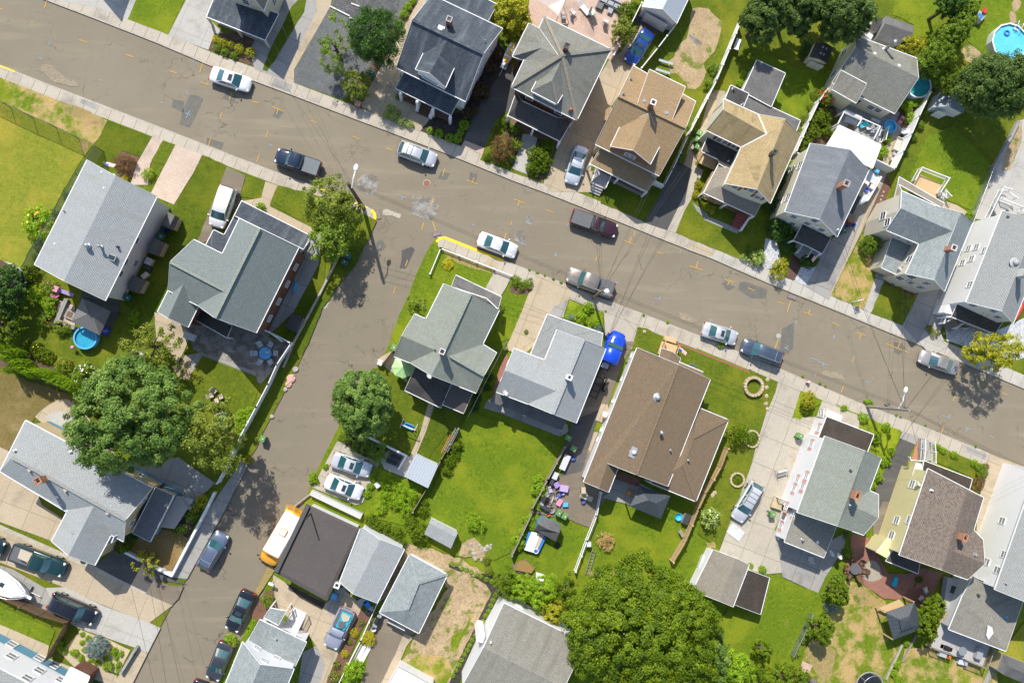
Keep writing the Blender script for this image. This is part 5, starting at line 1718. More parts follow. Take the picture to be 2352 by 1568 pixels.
h.add(dict(r1=(980,880,7.8),r2=(1597,1172,7.8),e1=(765,1325,4.5),e2=(1352,1615,4.5),b1=(1112,605,5.0),b2=(1688,935,5.0),t1=(1150,958,7.8),t2=(1470,1103,7.8),t3=(1592,800,6.7),t4=(1262,640,6.7),d0=(1266,1040,7.75),d1=(1118,1382,7.6),l0=(1005,1140,6.1),l1=(905,1345,6.1),k0=(1368,1320,6.1),k1=(1270,1508,6.1),p1=(822,1345,3.6),p2=(722,1507,2.7),p3=(1240,1760,2.7),p4=(1345,1600,3.6)))
h.roof('roof','roof_tan',['r1 r2 e2 e1','r1 b1 b2 r2'])
h.ridge(h.roofs[0],'r1 r2','roof_tan')
h.roof('rear_dormer_roof','roof_tan',['t1 t2 t3 t4'])
h.roof('dormer_roof','roof_tan',['d0 d1 l1 l0','d0 k0 k1 d1'])
h.roof('porch_roof','roof_tan',['p1 p2 p3 p4'])
e=h.walls('siding_tan','e1 e2 r2 b2 b1 r1',.3)
h.autowin(e,(1.7,))
h.walls('siding_tan','t1 t2 t3 t4',.12,4.6,name='rear_dormer_wall')
h.walls('siding_brown','l1 d1 k1 k0 l0',.16,4.6,name='dormer_wall')
h.win(1062,1418,.6,.85);h.win(1108,1440,.6,.85)
h.slab('porch_floor','wood_grey',[(745,1580,.7),(1215,1800,.7),(1290,1660,.7),(820,1440,.7)],.7)
tile(2,1)
h.rail([(915,45),(1190,185)],.8,.9)
h.slab('porch_wall','brick_red',[(905,60,.8),(1190,205,.8),(1200,190,.8),(915,45,.8)],.7)
h.slab('deck','deck_grey',[(770,-10,.9),(905,55,.9),(850,165,.9),(718,110,.9)],.2)
h.rail([(720,110),(775,-10)],.9);h.rail([(850,168),(903,56)],.9)
h.steps((785,140),(755,215),1.3,4,mat='deck_grey',top=.85)
tile(2,0)
h.post(['p2','p3',(980,1635,2.7)],'trim_white',.2)
h.chimney(1265,985,.5,1.5,'brick_chimney',cap='trim_white')
for x,y in((1090,728),(1020,865)):
	h.vent(x,y,.09,.3)
for x,y in((1215,932),(1420,1042)):
	h.boxvent(x,y,.32,.15,'p_grey')
h.slab('side_bay_roof','roof_tan',[(905,975,2.7),(930,1000,2.9),(890,1110,2.9),(848,1105,2.6),(860,1010,2.6)],.12)
tile(2,1)
h.dish(1297,55,3.4,.4)
tile(2,0)
h=House('house','straw yellow cross gabled house with black flat porch and rear roofs',2250,1400)
h.add(dict(rb0=(2512,1095,8.2),rb1=(2252,1738,8.2),bl0=(2108,1352,5.4),bl1=(1955,1688,5.4),br0=(2650,1245,5.4),br1=(2372,1868,5.4),u=(2262,1052,5.6),j=(2338,1232,7.4),ra0=(1940,1008,7.4),la0=(1785,1196,5.4),ua0=(1942,910,5.5),f1=(2250,555,3.2),f2=(2510,675,3.2),f3=(2382,980,3.2),f4=(2122,840,3.2),g1=(2125,850,3.0),g2=(2384,986,3.0),g3=(2648,1108,3.0),g4=(2600,1230,3.0),g5=(2262,1080,3.0),g6=(2090,1010,3.0),s1=(2010,785,5.0),s2=(2175,862,5.0),s3=(2122,985,5.0),s4=(1962,907,5.0),p1=(1800,1250,3.15),p2=(2112,1350,3.15),p3=(2018,1570,3.15),p4=(1902,1500,3.15),p5=(1892,1462,3.15),p6=(1742,1390,3.15),w1=(1905,1500,2.8),w2=(1763,1772,2.7),w3=(2228,1986,2.7),w4=(2305,1840,3.6),w5=(1968,1676,3.6),w6=(2022,1565,3.5)))
h.roof('roof','roof_straw',['rb0 rb1 bl1 bl0 j u','rb0 br0 br1 rb1','ra0 la0 bl0 j','ra0 j u ua0'])
h.ridge(h.roofs[0],'u j','trim_white',.14);h.ridge(h.roofs[0],'bl0 j','trim_white',.14)
h.roof('rear_roof','roof_flat_grey',['f1 f2 f3 f4'])
h.roof('rear_roof','roof_flat_grey',['g1 g2 g3 g4 g5 g6'])
h.roof('stair_roof','roof_flat',['s1 s2 s3 s4'])
h.roof('porch_roof','roof_flat',['p1 p2 p3 p4 p5 p6'])
h.roof('porch_roof','roof_taupe',['w1 w2 w5 w6','w2 w3 w4 w5'])
e=h.walls('siding_cream','ra0 la0 bl0 bl1 rb1 br1 br0 rb0 u ua0',.25)
h.walls('siding_white','f1 f2 f3 f4',.25,name='rear_wall')
h.walls('siding_white','g1 g2 g3 g4 g5 g6',.25,name='rear_wall')
h.walls('siding_cream','s1 s2 s3 s4',.15,name='stair_wall')
for x,y in((1905,1283),(1960,1305),(2040,1338)):
	h.win(x,y,.6,1.0,shutters='siding_brown')
tile(2,1)
for x,y in((2048,145),(2200,178),(2258,242)):
	h.win(x,y,.7,1.0,shutters='siding_brown')
h.slab('porch_floor','wood_brown',[(1740,220,.8),(2200,440,.8),(2260,330,.8),(1880,60,.8),(1830,30,.8)],.7)
h.rail([(1720,240),(1750,180),(1820,30)],.8,.9,'wood_tan')
h.rail([(1720,240),(1860,300),(1970,330)],.8,.9,'wood_tan')
h.steps((2100,405),(2055,530),1.3,5,mat='siding_red',top=.8)
h.slab('knee_wall','trim_white',[(2100,545,.9),(2115,552,.9),(2195,425,.9),(2180,418,.9)],.9)
h.post([(1770,200,2.7),(1980,300,2.7),(2225,415,2.7)],'trim_white',.2)
tile(2,0)
h.slab('stair_deck','wood_tan',[(1720,1390,1.4),(1890,1465,1.4),(1860,1560,1.4),(1680,1480,1.4)],.15)
h.rail([(1690,1440),(1740,1350),(1790,1270)],1.4,.9,'wood_tan')
h.chimney(1922,1022,.42,1.5,'brick_chimney',cap='trim_white')
h.chimney(2352+28,1420,.42,1.0,'brick_brown',cap='trim_dark')
h.vent(2028,818,.08,.4,roof=1);h.vent(2112,965,.08,.4,roof=1)
h.vent(1985,1482,.06,.3,roof=4)
tile(3,0)
h=House('house','low weathered grey house with tall metal flue beside the dark conifers',1000,650)
h.add(dict(r1=(805,432,5.6),r2=(1383,717,5.6),b1=(800,325,3.5),b2=(1367,537,3.5),e1=(588,760,3.3),e2=(1165,1043,3.3),p1=(672,648,4.7),p2=(906,772,4.7),p3=(812,947,3.6),p4=(588,820,3.6)))
h.roof('roof','roof_greygreen',['r1 r2 e2 e1','r1 b1 b2 r2'])
h.roof('front_roof','roof_weathered',['p1 p2 p3 p4'])
e=h.walls('siding_cream','r1 e1 e2 r2 b2 b1',.25)
h.walls('siding_cream','p1 p2 p3 p4',.2,name='front_wall')
for x,y in((945,985),(1010,1012)):
	h.win(x,y,.8,.9)
h.autowin(e,(1.6,),4)
h.vent(1075,455,.17,2.2,'galvanised',name='metal_flue')
h.boxvent(980,495,.25,.1,'p_white');h.boxvent(1203,606,.25,.1,'p_white')
tile(3,1)
h=House('house','cream house with blue grey gable roof, brick chimney and black entry porch',500,150)
h.add(dict(l0=(390,-250,5.2),l1=(155,377,5.2),r0=(752,-192,7.5),r1=(478,446,7.5),q0=(925,-2,5.2),q1=(634,606,5.2),p1=(318,490,3.3),p2=(580,612,3.3),p3=(497,760,2.6),p4=(235,641,2.6),pm=(432,545,3.7),pn=(360,690,3.1)))
h.roof('roof','roof_slate',['l0 r0 r1 l1','r0 q0 q1 r1'])
h.roof('porch_roof','roof_flat',['p1 pm pn p4','pm p2 p3 pn'])
e=h.walls('siding_cream','l0 r0 q0 q1 r1 l1',.22)
for x,y in((238,420),(430,455),(228,482),(362,482),(494,540)):
	h.win(x,y,.75,.95,shutters='siding_white')
h.autowin(e[-1:],(1.6,3.9))
h.slab('porch_floor','slab_grey',[(250,690,.9),(490,800,.9),(550,680,.9),(330,570,.9)],.8)
h.post(['p3','p4'],'trim_white',.16)
h.rail([(225,650),(300,520)],.9);h.rail([(228,650),(300,680)],.9);h.rail([(300,680),(245,760)],.55);h.rail([(385,720),(335,800)],.55);h.rail([(385,715),(470,755)],.9)
h.steps((345,700),(275,800),1.2,5,mat='trim_grey',top=.9)
h.chimney(650,150,.6,1.7,'brick_orange',cap='trim_grey')
h.vent(632,545,.07,.3,'p_white')
h.slab('awning','roof_flat',[(885,110,2.4),(915,130,2.4),(782,396,2.4),(746,385,2.4)],.1)
h=House('house','beige house with pale grey green cross gables and a wooden rear deck',1500,700)
h.add(dict(rb0=(1778,386,8.2),rb1=(1530,1003,8.2),br0=(1872,490,5.6),br1=(1620,1108,5.6),bl1=(1264,946,5.6),bl0=(1390,672,5.6),j=(1698,556,7.9),ul=(1540,326,5.7),ra0=(1220,346,7.8),la0=(1088,546,5.6),ua0=(1228,186,5.6),k1=(1205,58,3.1),k2=(1618,300,3.1),k3=(1610,345,3.5),k4=(1195,118,3.5),k5=(1163,238,3.1),k6=(1245,225,3.5),p1=(1140,610,3.5),p2=(1385,680,3.5),p3=(1203,962,3.0),p4=(1042,888,3.0)))
h.roof('roof','roof_pale',['rb0 rb1 bl1 bl0 j ul','rb0 br0 br1 rb1','ra0 la0 bl0 j','ra0 j ul ua0'])
h.roof('rear_porch_roof','roof_taupe',['k1 k2 k3 k4','k4 k6 k5'])
h.roof('porch_roof','roof_pale',['p1 p2 p3 p4'])
e=h.walls('siding_beige','ra0 la0 bl0 bl1 rb1 br1 br0 rb0 ul ua0',.25)
h.walls('siding_beige','p1 p2 p3 p4',.2,name='porch_wall')
for x,y in((1058,415),(1098,474),(1300,815),(1320,972),(1455,1030),(1215,985),(1312,1025),(1402,1068)):
	h.win(x,y,.85,1.1)
h.win(1200,610,.7,.6);h.win(1290,655,.7,.6)
h.chimney(1650,722,.55,1.1,'brick_orange',cap='p_lightgrey')
h.dish(1195,905,3.2,.36)
h.slab('deck','wood_tan',[(1385,30,1.0),(1590,125,1.0),(1540,260,1.0),(1325,150,1.0)],.2)
h.rail([(1312,100),(1375,-12),(1625,85),(1543,210)],1.0,.95)
h.steps((1560,225),(1620,260),1.1,4,mat='wood_white',top=.95)
h.rail([(1545,205),(1600,265)],.5);h.rail([(1590,190),(1642,248)],.5)
h.slab('entry_step','slab_grey',[(1000,930,.3),(1090,965,.3),(1065,1010,.3),(985,970,.3)],.3)
h=House('house','long white house with pale grey roof and many side windows at the right edge',2100,800)
h.add(dict(l0=(2152,370,5.8),l1=(1820,1207,5.8),r0=(2482,450,8.0),r1=(2150,1287,8.0),q0=(2590,570,5.8),q1=(2252,1403,5.8),p1=(1752,1200,3.5),p2=(1685,1340,2.8),p3=(2085,1495,2.8),p4=(2170,1370,3.5),pt=(1785,1310,3.3)))
h.roof('roof','roof_lightgrey',['l0 r0 r1 l1','r0 q0 q1 r1'])
h.roof('porch_roof','roof_flat',['p1 pt p3 p4','pt p2 p3','p1 p2 pt'])
e=h.walls('siding_white','l0 r0 q0 q1 r1 l1',.2)
for x,y in((1990,732),(1916,702),(1870,810),(1856,1046),(1842,715),(1787,846)):
	h.win(x,y,.7,.9,pane='glass_grey')
for x,y in((1885,1232),(2075,1285),(2110,1340)):
	h.win(x,y,.8,.9)
h.slab('porch_floor','wood_grey',[(1640,1330,.9),(2060,1510,.9),(2110,1420,.9),(1710,1240,.9)],.8)
h.rail([(1570,1405),(1660,1360)],.7);h.rail([(1570,1405),(1600,1340),(1640,1260)],.9);h.rail([(1690,1450),(1750,1410)],.6)
h.steps((1690,1390),(1630,1450),1.3,5,mat='wood_grey',top=.9)
h.slab('glazed_vestibule',['trim_white'],[(1660,1225,2.4),(1725,1240,2.4),(1690,1320,2.4),(1615,1300,2.4)],2.3)
h.post(['p2','p3'],'trim_white',.2)
h.vent(2270,845,.32,.3,'trim_grey',hood=1.0,name='roof_fan')
h.chimney(2300,950,.6,1.4,'stucco',cap='trim_grey',d=.9)
h.boxvent(2205,425,.2,.2,'trim_dark')
h.slab('rear_stair','deck_grey',[(2060,320,1.2),(2130,190,1.2),(2250,290,1.2),(2170,380,1.2),(2110,430,1.2)],.2)
h.rail([(1985,440),(2120,165),(2190,185)],1.2);h.rail([(2115,275),(2310,350),(2290,390)],1.2);h.rail([(2150,200),(2245,265)],.6)
tile(0,1)
h=House('house','white house with silver grey gable roof beside the dry sports field',900,550)
h.add(dict(a=(800,-97,5.3),b=(1062,50,7.3),c=(1442,236,5.3),d=(966,1192,5.3),e=(588,1012,7.3),f=(318,863,5.3)))
h.roof('roof','roof_silver',['a b e f','b c d e'])
e=h.walls('siding_white','a b c d e f',.3)
for x,y in((1250,640),(1150,836),(1244,848),(1104,946)):
	h.win(x,y,.7,.9)
h.autowin(e[3:5],(1.6,))
h.vent(806,690,.16,.45);h.vent(930,700,.11,.7);h.vent(1085,700,.08,.3,'trim_dark');h.vent(595,372,.06,.3,'trim_grey');h.boxvent(505,675,.18,.12);h.boxvent(955,160,.18,.12);h.boxvent(935,15,.18,.12);h.boxvent(1045,40,.18,.12)
h.skylight(1022,795,.95,.6)
tile(0,1)
h=House('house','red brick house with teal grey cross gables next to the corner tree',2200,1000)
h.add(dict(rt=(2384,530,9.2),rb=(1975,1352,9.2),er0=(2744,705,5.9),er1=(2354,1487,5.9),lt=(2200,440,5.9),k=(2043,764,5.9),ct=(1780,633,5.9),cr0=(1562,838,7.9),cl=(1545,1098,5.9),j=(2060,1100,7.9),lb=(1814,1235,5.9),g0=(1695,1022,6.9),g1=(1545,1352,6.9),gl0=(1548,1096,5.1),gl1=(1448,1297,5.1),gr0=(1820,1245,5.1),gr1=(1727,1437,5.1),p1=(2220,280,2.8),p2=(2850,598,2.8),p3=(2790,720,3.5),p4=(2165,415,3.5),p5=(2140,440,2.9),s1=(2140,442,2.9),s2=(2215,440,3.2),s3=(2070,752,3.2),s4=(2038,765,2.9),s5=(1892,682,2.9),s6=(1964,545,2.9),s7=(2060,592,2.9),d1=(1838,1272,2.7),d2=(2132,1425,2.7),d3=(2085,1532,2.6),d4=(1802,1372,2.6)))
h.roof('roof','roof_teal',['rt rb lb j k lt','rt er0 er1 rb','ct k j cr0','cr0 j lb cl'])
h.ridge(h.roofs[0],'rt rb','roof_sage');h.ridge(h.roofs[0],'cr0 j','roof_sage')
h.roof('wing_roof','roof_teal',['g0 g1 gl1 gl0','g0 gr0 gr1 g1'])
h.roof('porch_roof','roof_black',['p1 p2 p3 p4 p5'])
h.roof('side_porch_roof','roof_black',['s1 s2 s3 s4 s5 s6 s7'])
h.roof('rear_porch_roof','roof_flat',['d1 d2 d3 d4'])
e=h.walls('brick_red','lt rt er0 er1 rb lb cl cr0 ct k',.22)
h.walls('brick_red','gl1 g1 gr1 gr0 g0 gl0',.28,name='wing_wall')
for x,y in((2714,885),(2639,1040),(2559,1200),(2477,1355)):
	h.win(x,y,.75,1.25,pane='glass_grey')
h.slab('porch_floor','slab_grey',[(2240,340,.6),(2840,640,.6),(2790,745,.6),(2190,450,.6)],.6)
h.post(['p1','p2',(2430,386,2.8),(2640,492,2.8)],'trim_white',.2)
h.rail([(2765,760),(2850,640)],.7)
h.post(['d3','d4'],'trim_white',.14)
h.rail([(2440,1470),(2480,1480),(2600,1568)],.9)
h.slab('cellar_hatch','p_skyblue',[(2690,1100,.5),(2715,1020,.5),(2738,1030,.5),(2712,1112,.5)],.5)
h.slab('dryer_hood','p_lightgrey',[(1690,1470,1.2),(1800,1510,1.2),(1770,1568,1.2),(1680,1530,1.2)],.6)
tile(1,2)
h=House('house','sage green cross gabled house with black rear roofs beside the round street tree',1750,100)
h.add(dict(TL=(1725,-530,5.0),RT=(1972,-432,7.6),TR=(2234,-288,5.0),lk=(1562,-206,5.0),st=(1455,-252,5.0),w0=(1338,-52,6.9),w1=(1268,136,5.0),j1=(1652,82,6.9),lb=(1408,192,5.0),A=(1718,108,7.6),gb=(1612,313,7.6),rk=(2082,25,5.0),x0=(2210,105,5.0),x1=(2095,313,6.9),x2=(2022,473,5.0),rv=(1868,412,5.0),j2=(1780,132,6.9),f1=(1835,-608,2.8),f2=(2254,-408,2.8),f3=(2225,-300,3.5),f4=(1795,-505,3.5),f5=(2215,-305,2.9),f6=(2120,-400,3.5),b1=(1475,215,3.4),b2=(1367,447,2.7),b3=(1698,608,2.7),b4=(1800,375,3.4),c1=(1800,380,3.3),c2=(2000,450,3.3),c3=(1907,658,2.8),c4=(1715,578,2.8)))
h.roof('roof','roof_sage',['TL RT A j1 lk','RT TR rk j2 A','st lk j1 w0','w0 j1 lb w1','A gb lb j1','A j2 rv gb','rk x0 x1 j2','j2 x1 x2 rv'])
h.ridge(h.roofs[0],'RT A','roof_sage');h.ridge(h.roofs[0],'j2 x1','roof_sage')
h.roof('porch_roof','roof_flat_grey',['f1 f2 f6 f4','f2 f3 f6'])
h.roof('rear_roof','roof_flat',['b1 b2 b3 b4'])
h.roof('rear_roof','roof_flat_brown',['c1 c2 c3 c4'])
e=h.walls('siding_cream','TL RT TR rk x0 x1 x2 rv gb lb w1 w0 st lk',.3)
h.walls('siding_white','b1 b2 b3 b4',.3,name='rear_wall')
h.walls('siding_white','c1 c2 c3 c4',.3,name='rear_wall')
h.walls('siding_white','f1 f2 f3 f4',.4,name='porch_wall',z0=GZ)
h.chimney(1712,95,.5,1.3,'brick_chimney',cap='p_lightgrey')
h.dish(1590,318,7.4,.3)
h.vent(1645,78,.06,.3,'trim_dark')
h.boxvent(1738,530,.2,.2,'trim_dark')
h.steps((2200,-390),(2190,-420),1.2,2,mat='stone_pink',top=.4)
tile(2,2)
h=House('house','pale grey gabled house squeezed beside the bright blue cab truck',350,350)
h.add(dict(mTL=(412,-106,4.6),rt=(658,-14,7.0),mTR=(862,65,4.6),mBR=(590,748,4.6),rb=(378,668,7.0),vb=(145,572,4.6),j=(404,456,6.4),vk=(300,172,4.6),w0=(-62,268,6.4),wt=(15,64,4.6),wb=(-145,462,4.6),p1=(325,-250,2.9),p2=(836,-72,2.9),p3=(815,62,3.5),p4=(420,-95,3.5),p5=(308,178,3.5),p6=(172,115,2.9),q1=(-150,470,2.9),q2=(500,722,2.9),q3=(455,818,2.6),q4=(-205,548,2.6)))
h.roof('roof','roof_silver',['mTL rt rb vb j vk','rt mTR mBR rb','wt vk j w0','w0 j vb wb'])
h.ridge(h.roofs[0],'rt rb','roof_silver')
h.roof('porch_roof','roof_lightgrey',['p1 p2 p3 p4 p5 p6'])
h.roof('patio_roof','roof_flat_grey',['q1 q2 q3 q4'],gut=False)
e=h.walls('siding_grey','mTL rt mTR mBR rb vb wb w0 wt vk',.3)
h.walls('siding_grey','p1 p2 p3 p4 p5 p6',.35,name='porch_wall')
h.post(['q3','q4',(120,683,2.6)],'trim_white',.12)
h.autowin(e,(1.5,),3.5)
h.chimney(517,330,.5,.9,'p_white',cap='p_white')
h.dish(-65,470,4.7,.36)
tile(2,2)
h=House('house','brown shingled ranch house with white left wall and hipped side wing',1300,700)
h.add(dict(TL=(1150,57,3.6),RT=(1527,212,5.6),TR=(1820,349,3.6),BR=(1432,1328,3.6),RB=(1143,1223,5.6),x=(878,1118,4.6),w0=(658,1288,3.6),w1=(802,1348,4.5),y=(972,1166,3.6),z=(886,1383,3.6),a0=(1715,608,2.9),a1=(1988,720,2.9),a2=(1690,1468,2.9),a3=(1275,1300,2.9),h0=(1665,890,4.1),h1=(1572,1135,4.1),g1=(1372,62,3.0),g2=(1468,92,3.5),g3=(1548,152,3.0),g4=(1525,240,3.2),g5=(1430,215,3.7),g6=(1345,165,3.2),k1=(1500,176,3.1),k2=(1757,282,3.1),k3=(1745,335,3.4),k4=(1545,245,3.4)))
h.roof('roof','roof_brown',['TL RT RB x w1 w0','RT TR BR RB','x y z w1'])
h.ridge(h.roofs[0],'RT RB','roof_brown')
h.roof('side_roof','roof_brown',['a0 a1 h0','a1 a2 h1 h0','a2 a3 h1','a0 h0 h1 a3'])
h.ridge(h.roofs[1],'a1 h0 h1 a2','roof_brown',.22)
h.roof('entry_roof','roof_brown',['g1 g2 g5 g6','g2 g3 g4 g5','k1 k2 k3 k4'])
e=h.walls('siding_white','TL RT TR BR RB y z w1 w0',.28)
h.walls('siding_white','a0 a1 a2 a3',.4,name='side_wall')
for x,y in((1088,132),(1000,345),(928,545),(822,808),(780,897)):
	h.win(x,y,.5,.9,pane='glass_grey')
h.slab('window_air_conditioner','p_white',[(835,640,1.6),(885,655,1.6),(870,695,1.6),(830,680,1.6)],.45)
h.vent(1337,515,.26,.3,'galvanised',hood=1.1,name='roof_fan');h.vent(1365,835,.14,.55);h.vent(1455,998,.07,.3);h.vent(1618,1090,.07,.3)
h.boxvent(1132,1025,.85,.08,'p_grey',name='fan_base');h.vent(1120,1020,.26,.2,'p_lightgrey',hood=1.0,name='roof_fan')
h.slab('side_vent','p_skyblue',[(1572,945,3.3),(1595,940,3.3),(1612,965,3.3),(1595,995,3.3),(1572,985,3.3)],.2)
h.slab('entry_deck','wood_tan',[(1380,-5,.8),(1520,40,.8),(1500,110,.8),(1340,110,.8)],.2)
h.rail([(1395,0),(1345,110)],.8,.9,'wood_tan');h.rail([(1520,40),(1495,110)],.8,.9,'wood_tan')
h.steps((1435,5),(1450,-40),1.4,4,mat='wood_tan',top=.8)
h.slab('rear_deck','wood_red',[(985,1190,.8),(1180,1265,.8),(1160,1335,.8),(950,1260,.8)],.3)
h.post(['a2','a3'],'trim_white',.14)
tile(3,2)
h=House('house','tall white house with sage green roof, pink shutters and black flat front porch',650,1250)
h.add(dict(l0=(522,868,5.4),l1=(268,1570,5.4),rt=(892,1004,8.0),rb=(640,1694,8.0),tr=(1040,1074,5.4),rk=(930,1368,5.4),x0=(1016,1407,5.4),x1=(1014,1618,6.8),x2=(880,1776,5.4),rv=(775,1738,5.4),j=(752,1500,6.9),f1=(540,690,3.3),f2=(971,856,3.3),f3=(905,1030,3.3),f4=(462,890,3.3),q1=(345,1560,4.1),q2=(632,1690,4.1),q3=(515,1983,3.3),q4=(150,1838,3.3),q5=(238,1572,3.6)))
h.roof('roof','roof_sage',['l0 rt rb l1','rt tr rk j','rt j rv rb','rk x0 x1 j','j x1 x2 rv'])
h.roof('porch_roof','roof_flat_black',['f1 f2 f3 f4'])
h.roof('rear_roof','roof_weathered',['q1 q2 q3 q4 q5'])
e=h.walls('siding_white','l0 rt tr rk x0 x1 x2 rv rb l1',.2)
h.walls('siding_white','f1 f2 f3 f4',.22,name='porch_wall')
h.walls('siding_white','q1 q2 q3 q4 q5',.2,name='rear_wall')
for x,y in((466,800),(398,946),(270,1272),(240,1352),(352,1240),(318,1335),(236,1580),(168,1520),(145,1625),(120,1690)):
	h.win(x,y,.6,.8,pane='glass_grey',shutters='stone_pink')
h.chimney(770,1400,.5,1.2,'brick_orange',cap='brick_orange',d=.9)
h.boxvent(758,1185,.2,.3,'trim_dark')
h.vent(742,1500,.07,.3,'p_lightgrey')
h.vent(312,1818,.09,.3,'galvanised',2);h.boxvent(458,1842,.22,.1,'p_white',2)
h.slab('foundation','brick_orange',[(355,865,.5),(130,1480,.5),(140,1486,.5),(365,870,.5)],.5)
h.slab('side_steps','stone_tan',[(65,1420,.7),(145,1440,.7),(120,1550,.7),(30,1520,.7)],.6)
h.rail([(75,1425),(150,1450)],.7)
h.slab('entry_canopy','p_white',[(560,632,1.0),(682,680,1.0),(668,735,1.0),(540,690,1.0)],.9)
h.rail([(480,620),(475,690)],.6);h.rail([(505,620),(500,700)],.6)
h=House('house','yellow walled house with mottled brown shingle roof and flat black front roof',1600,1650)
h.add(dict(tl=(1470,1168,5.6),tr=(1980,1432,5.6),rt=(1826,1378,7.6),rb=(1598,2096,7.6),bl=(1206,1960,5.6),br=(1720,2145,5.6),w0=(1890,1730,5.6),w1=(1976,1820,5.6),w2=(1992,2040,6.8),w3=(1836,2184,5.6),jr=(1706,1926,7.0),jv=(1706,2140,5.6),f1=(1435,1096,3.2),f2=(1876,1263,3.2),f3=(1840,1390,3.2),f4=(1410,1250,3.2),y1=(1100,1800,3.0),y2=(1200,1850,3.0),y3=(1090,1988,3.0),y4=(995,1935,3.0),q1=(1165,1890,2.9),q2=(1400,2010,2.9),q3=(1378,2128,2.7),q4=(1082,2012,2.7)))
h.roof('roof','roof_mottled',['tl rt rb bl','tl tr rt','rt tr w0 jr','rt jr jv rb','w0 w1 w2 jr','jr w2 w3 jv'])
h.roof('porch_roof','roof_flat_black',['f1 f2 f3 f4'])
h.roof('side_roof','siding_yellow',['y1 y2 y3 y4'],gut=False)
h.roof('rear_roof','roof_flat',['q1 q2 q3 q4'])
e=h.walls('siding_yellow','tl tr w0 w1 w2 w3 jv rb bl',.22)
h.walls('siding_yellow','f1 f2 f3 f4',.2,name='porch_wall')
h.walls('siding_yellow','y1 y2 y3 y4',.1,name='side_wall')
for x,y in((1182,1640),(1300,1638),(1136,1778),(1325,1310)):
	h.win(x,y,.9,.95,pane='glass_grey')
h.dish(1362,1300,4.6,.34)
h.chimney(1752,1782,.45,1.1,'brick_orange',cap='brick_orange',d=.75)
h.boxvent(1898,1955,.3,.35,'p_grey');h.vent(1497,1365,.08,.3,'p_white')
h.slab('entry_lattice','wood_white',[(1360,1110,2.9),(1432,1130,2.9),(1390,1250,2.9),(1325,1230,2.9)],.1)
h.slab('front_steps','slab_grey',[(1395,890,.5),(1500,925,.5),(1510,1095,.7),(1395,1095,.7)],.4)
h.rail([(1405,885),(1405,985),(1395,1090)],.7,.9);h.rail([(1490,920),(1500,1010),(1500,1105)],.7,.9)
h.rail([(1290,1060),(1300,1085),(1440,1100)],2.6,.3)
tile(3,3)
h=House('house','white sided house with blue grey roof and lower grey wing at the right edge',2150,500)
h.add(dict(l0=(2332,28,6.0),l1=(2083,709,6.0),r0=(2600,130,8.0),r1=(2350,815,8.0),q0=(2800,260,6.0),q1=(2560,930,6.0),l00=(2480,-420,6.0),r00=(2740,-320,8.0),q00=(2950,-190,6.0),w1=(1885,588,3.5),w2=(2350,800,4.4),w3=(2186,1273,3.5),w4=(1660,1073,3.1),w5=(1790,760,3.1),w0=(2090,680,4.3)))
h.roof('roof','roof_lightgrey',['l00 r00 r1 l1','r00 q00 q1 r1'])
h.roof('wing_roof','roof_weathered',['w1 w0 w2 w3 w4 w5'])
e=h.walls('siding_white','l00 r00 q00 q1 r1 l1',.2)
h.walls('siding_grey','w1 w0 w2 w3 w4 w5',.25,name='wing_wall')
for x,y in((2152,78),(2170,388),(2105,530),(2010,455)):
	h.win(x,y,.75,.95,pane='glass_grey')
h.vent(1928,755,.09,.3,'trim_dark',1);h.vent(2178,650,.06,.3,'trim_grey')
h.boxvent(2195,962,.2,.15,'p_skyblue',1)
h.slab('roof_patch','membrane_white',[(2020,1035,3.62),(2060,1055,3.62),(2072,1110,3.62),(2025,1170,3.52),(2005,1130,3.52)],.03)
h.slab('deck','deck_grey',[(1640,900,1.0),(1690,1060,1.0),(2050,1200,1.0),(1970,1415,1.0),(1485,1230,1.0)],.2)
h.rail([(2035,1235),(1970,1410)],1.0,.9,'wood_grey');h.rail([(1970,1412),(1800,1345)],1.0,.9,'wood_grey');h.rail([(1660,1290),(1485,1230)],1.0,.9,'wood_grey');h.rail([(1450,1215),(1530,1000),(1600,900)],1.0,.9,'wood_tan')
h.slab('bulkhead','trim_grey',[(1650,600,1.2),(1820,640,1.2),(1720,900,1.2),(1610,870,1.2)],.8)
h.slab('hatch','glass',[(1690,670,1.25),(1740,685,1.25),(1715,750,1.25),(1670,735,1.25)],.06)
h.slab('gutter_box','roof_lightgrey',[(2180,-10,3.0),(2352,60,3.0),(2400,-60,3.0),(2230,-120,3.0)],.12)
tile(0,2)
h=House('house','long pale grey hipped house with orange chimney and front wing below the big tree',700,1350)
h.add(dict(u0=(235,725,5.0),u1=(1397,1345,5.0),h0=(108,1065,7.2),h1=(1152,1640,7.2),d0=(0,1190,5.0),d1=(110,1258,5.0),d2=(1135,1836,5.0),dm=(612,1562,5.0),dn=(1018,1772,5.0),v0=(868,1500,6.9),v1=(628,1964,6.9),vl0=(625,1545,5.0),vl1=(474,1834,5.0),vr0=(1030,1755,5.0),vr1=(870,2052,5.0),k1=(1430,1338,3.4),k2=(1594,1412,3.2),k3=(1378,1838,2.9),k4=(1218,1757,3.2),km=(1300,1560,3.7)))
h.roof('roof','roof_silver',['u0 u1 h1 h0','u0 h0 d0','h0 h1 d2 dn dm d1','h0 d1 d0'])
h.ridge(h.roofs[0],'h0 h1','roof_lightgrey')
h.roof('wing_roof','roof_silver',['v0 v1 vl1 vl0','v0 vr0 vr1 v1'])
h.roof('porch_roof','roof_slate',['k1 k2 k3 k4'])
e=h.walls('siding_tan','u0 u1 h1 d2 d1 d0',.3)
h.walls('siding_blue','u0 u1 h1 d2 d1 d0',.26,0,4.1,name='wall_base')
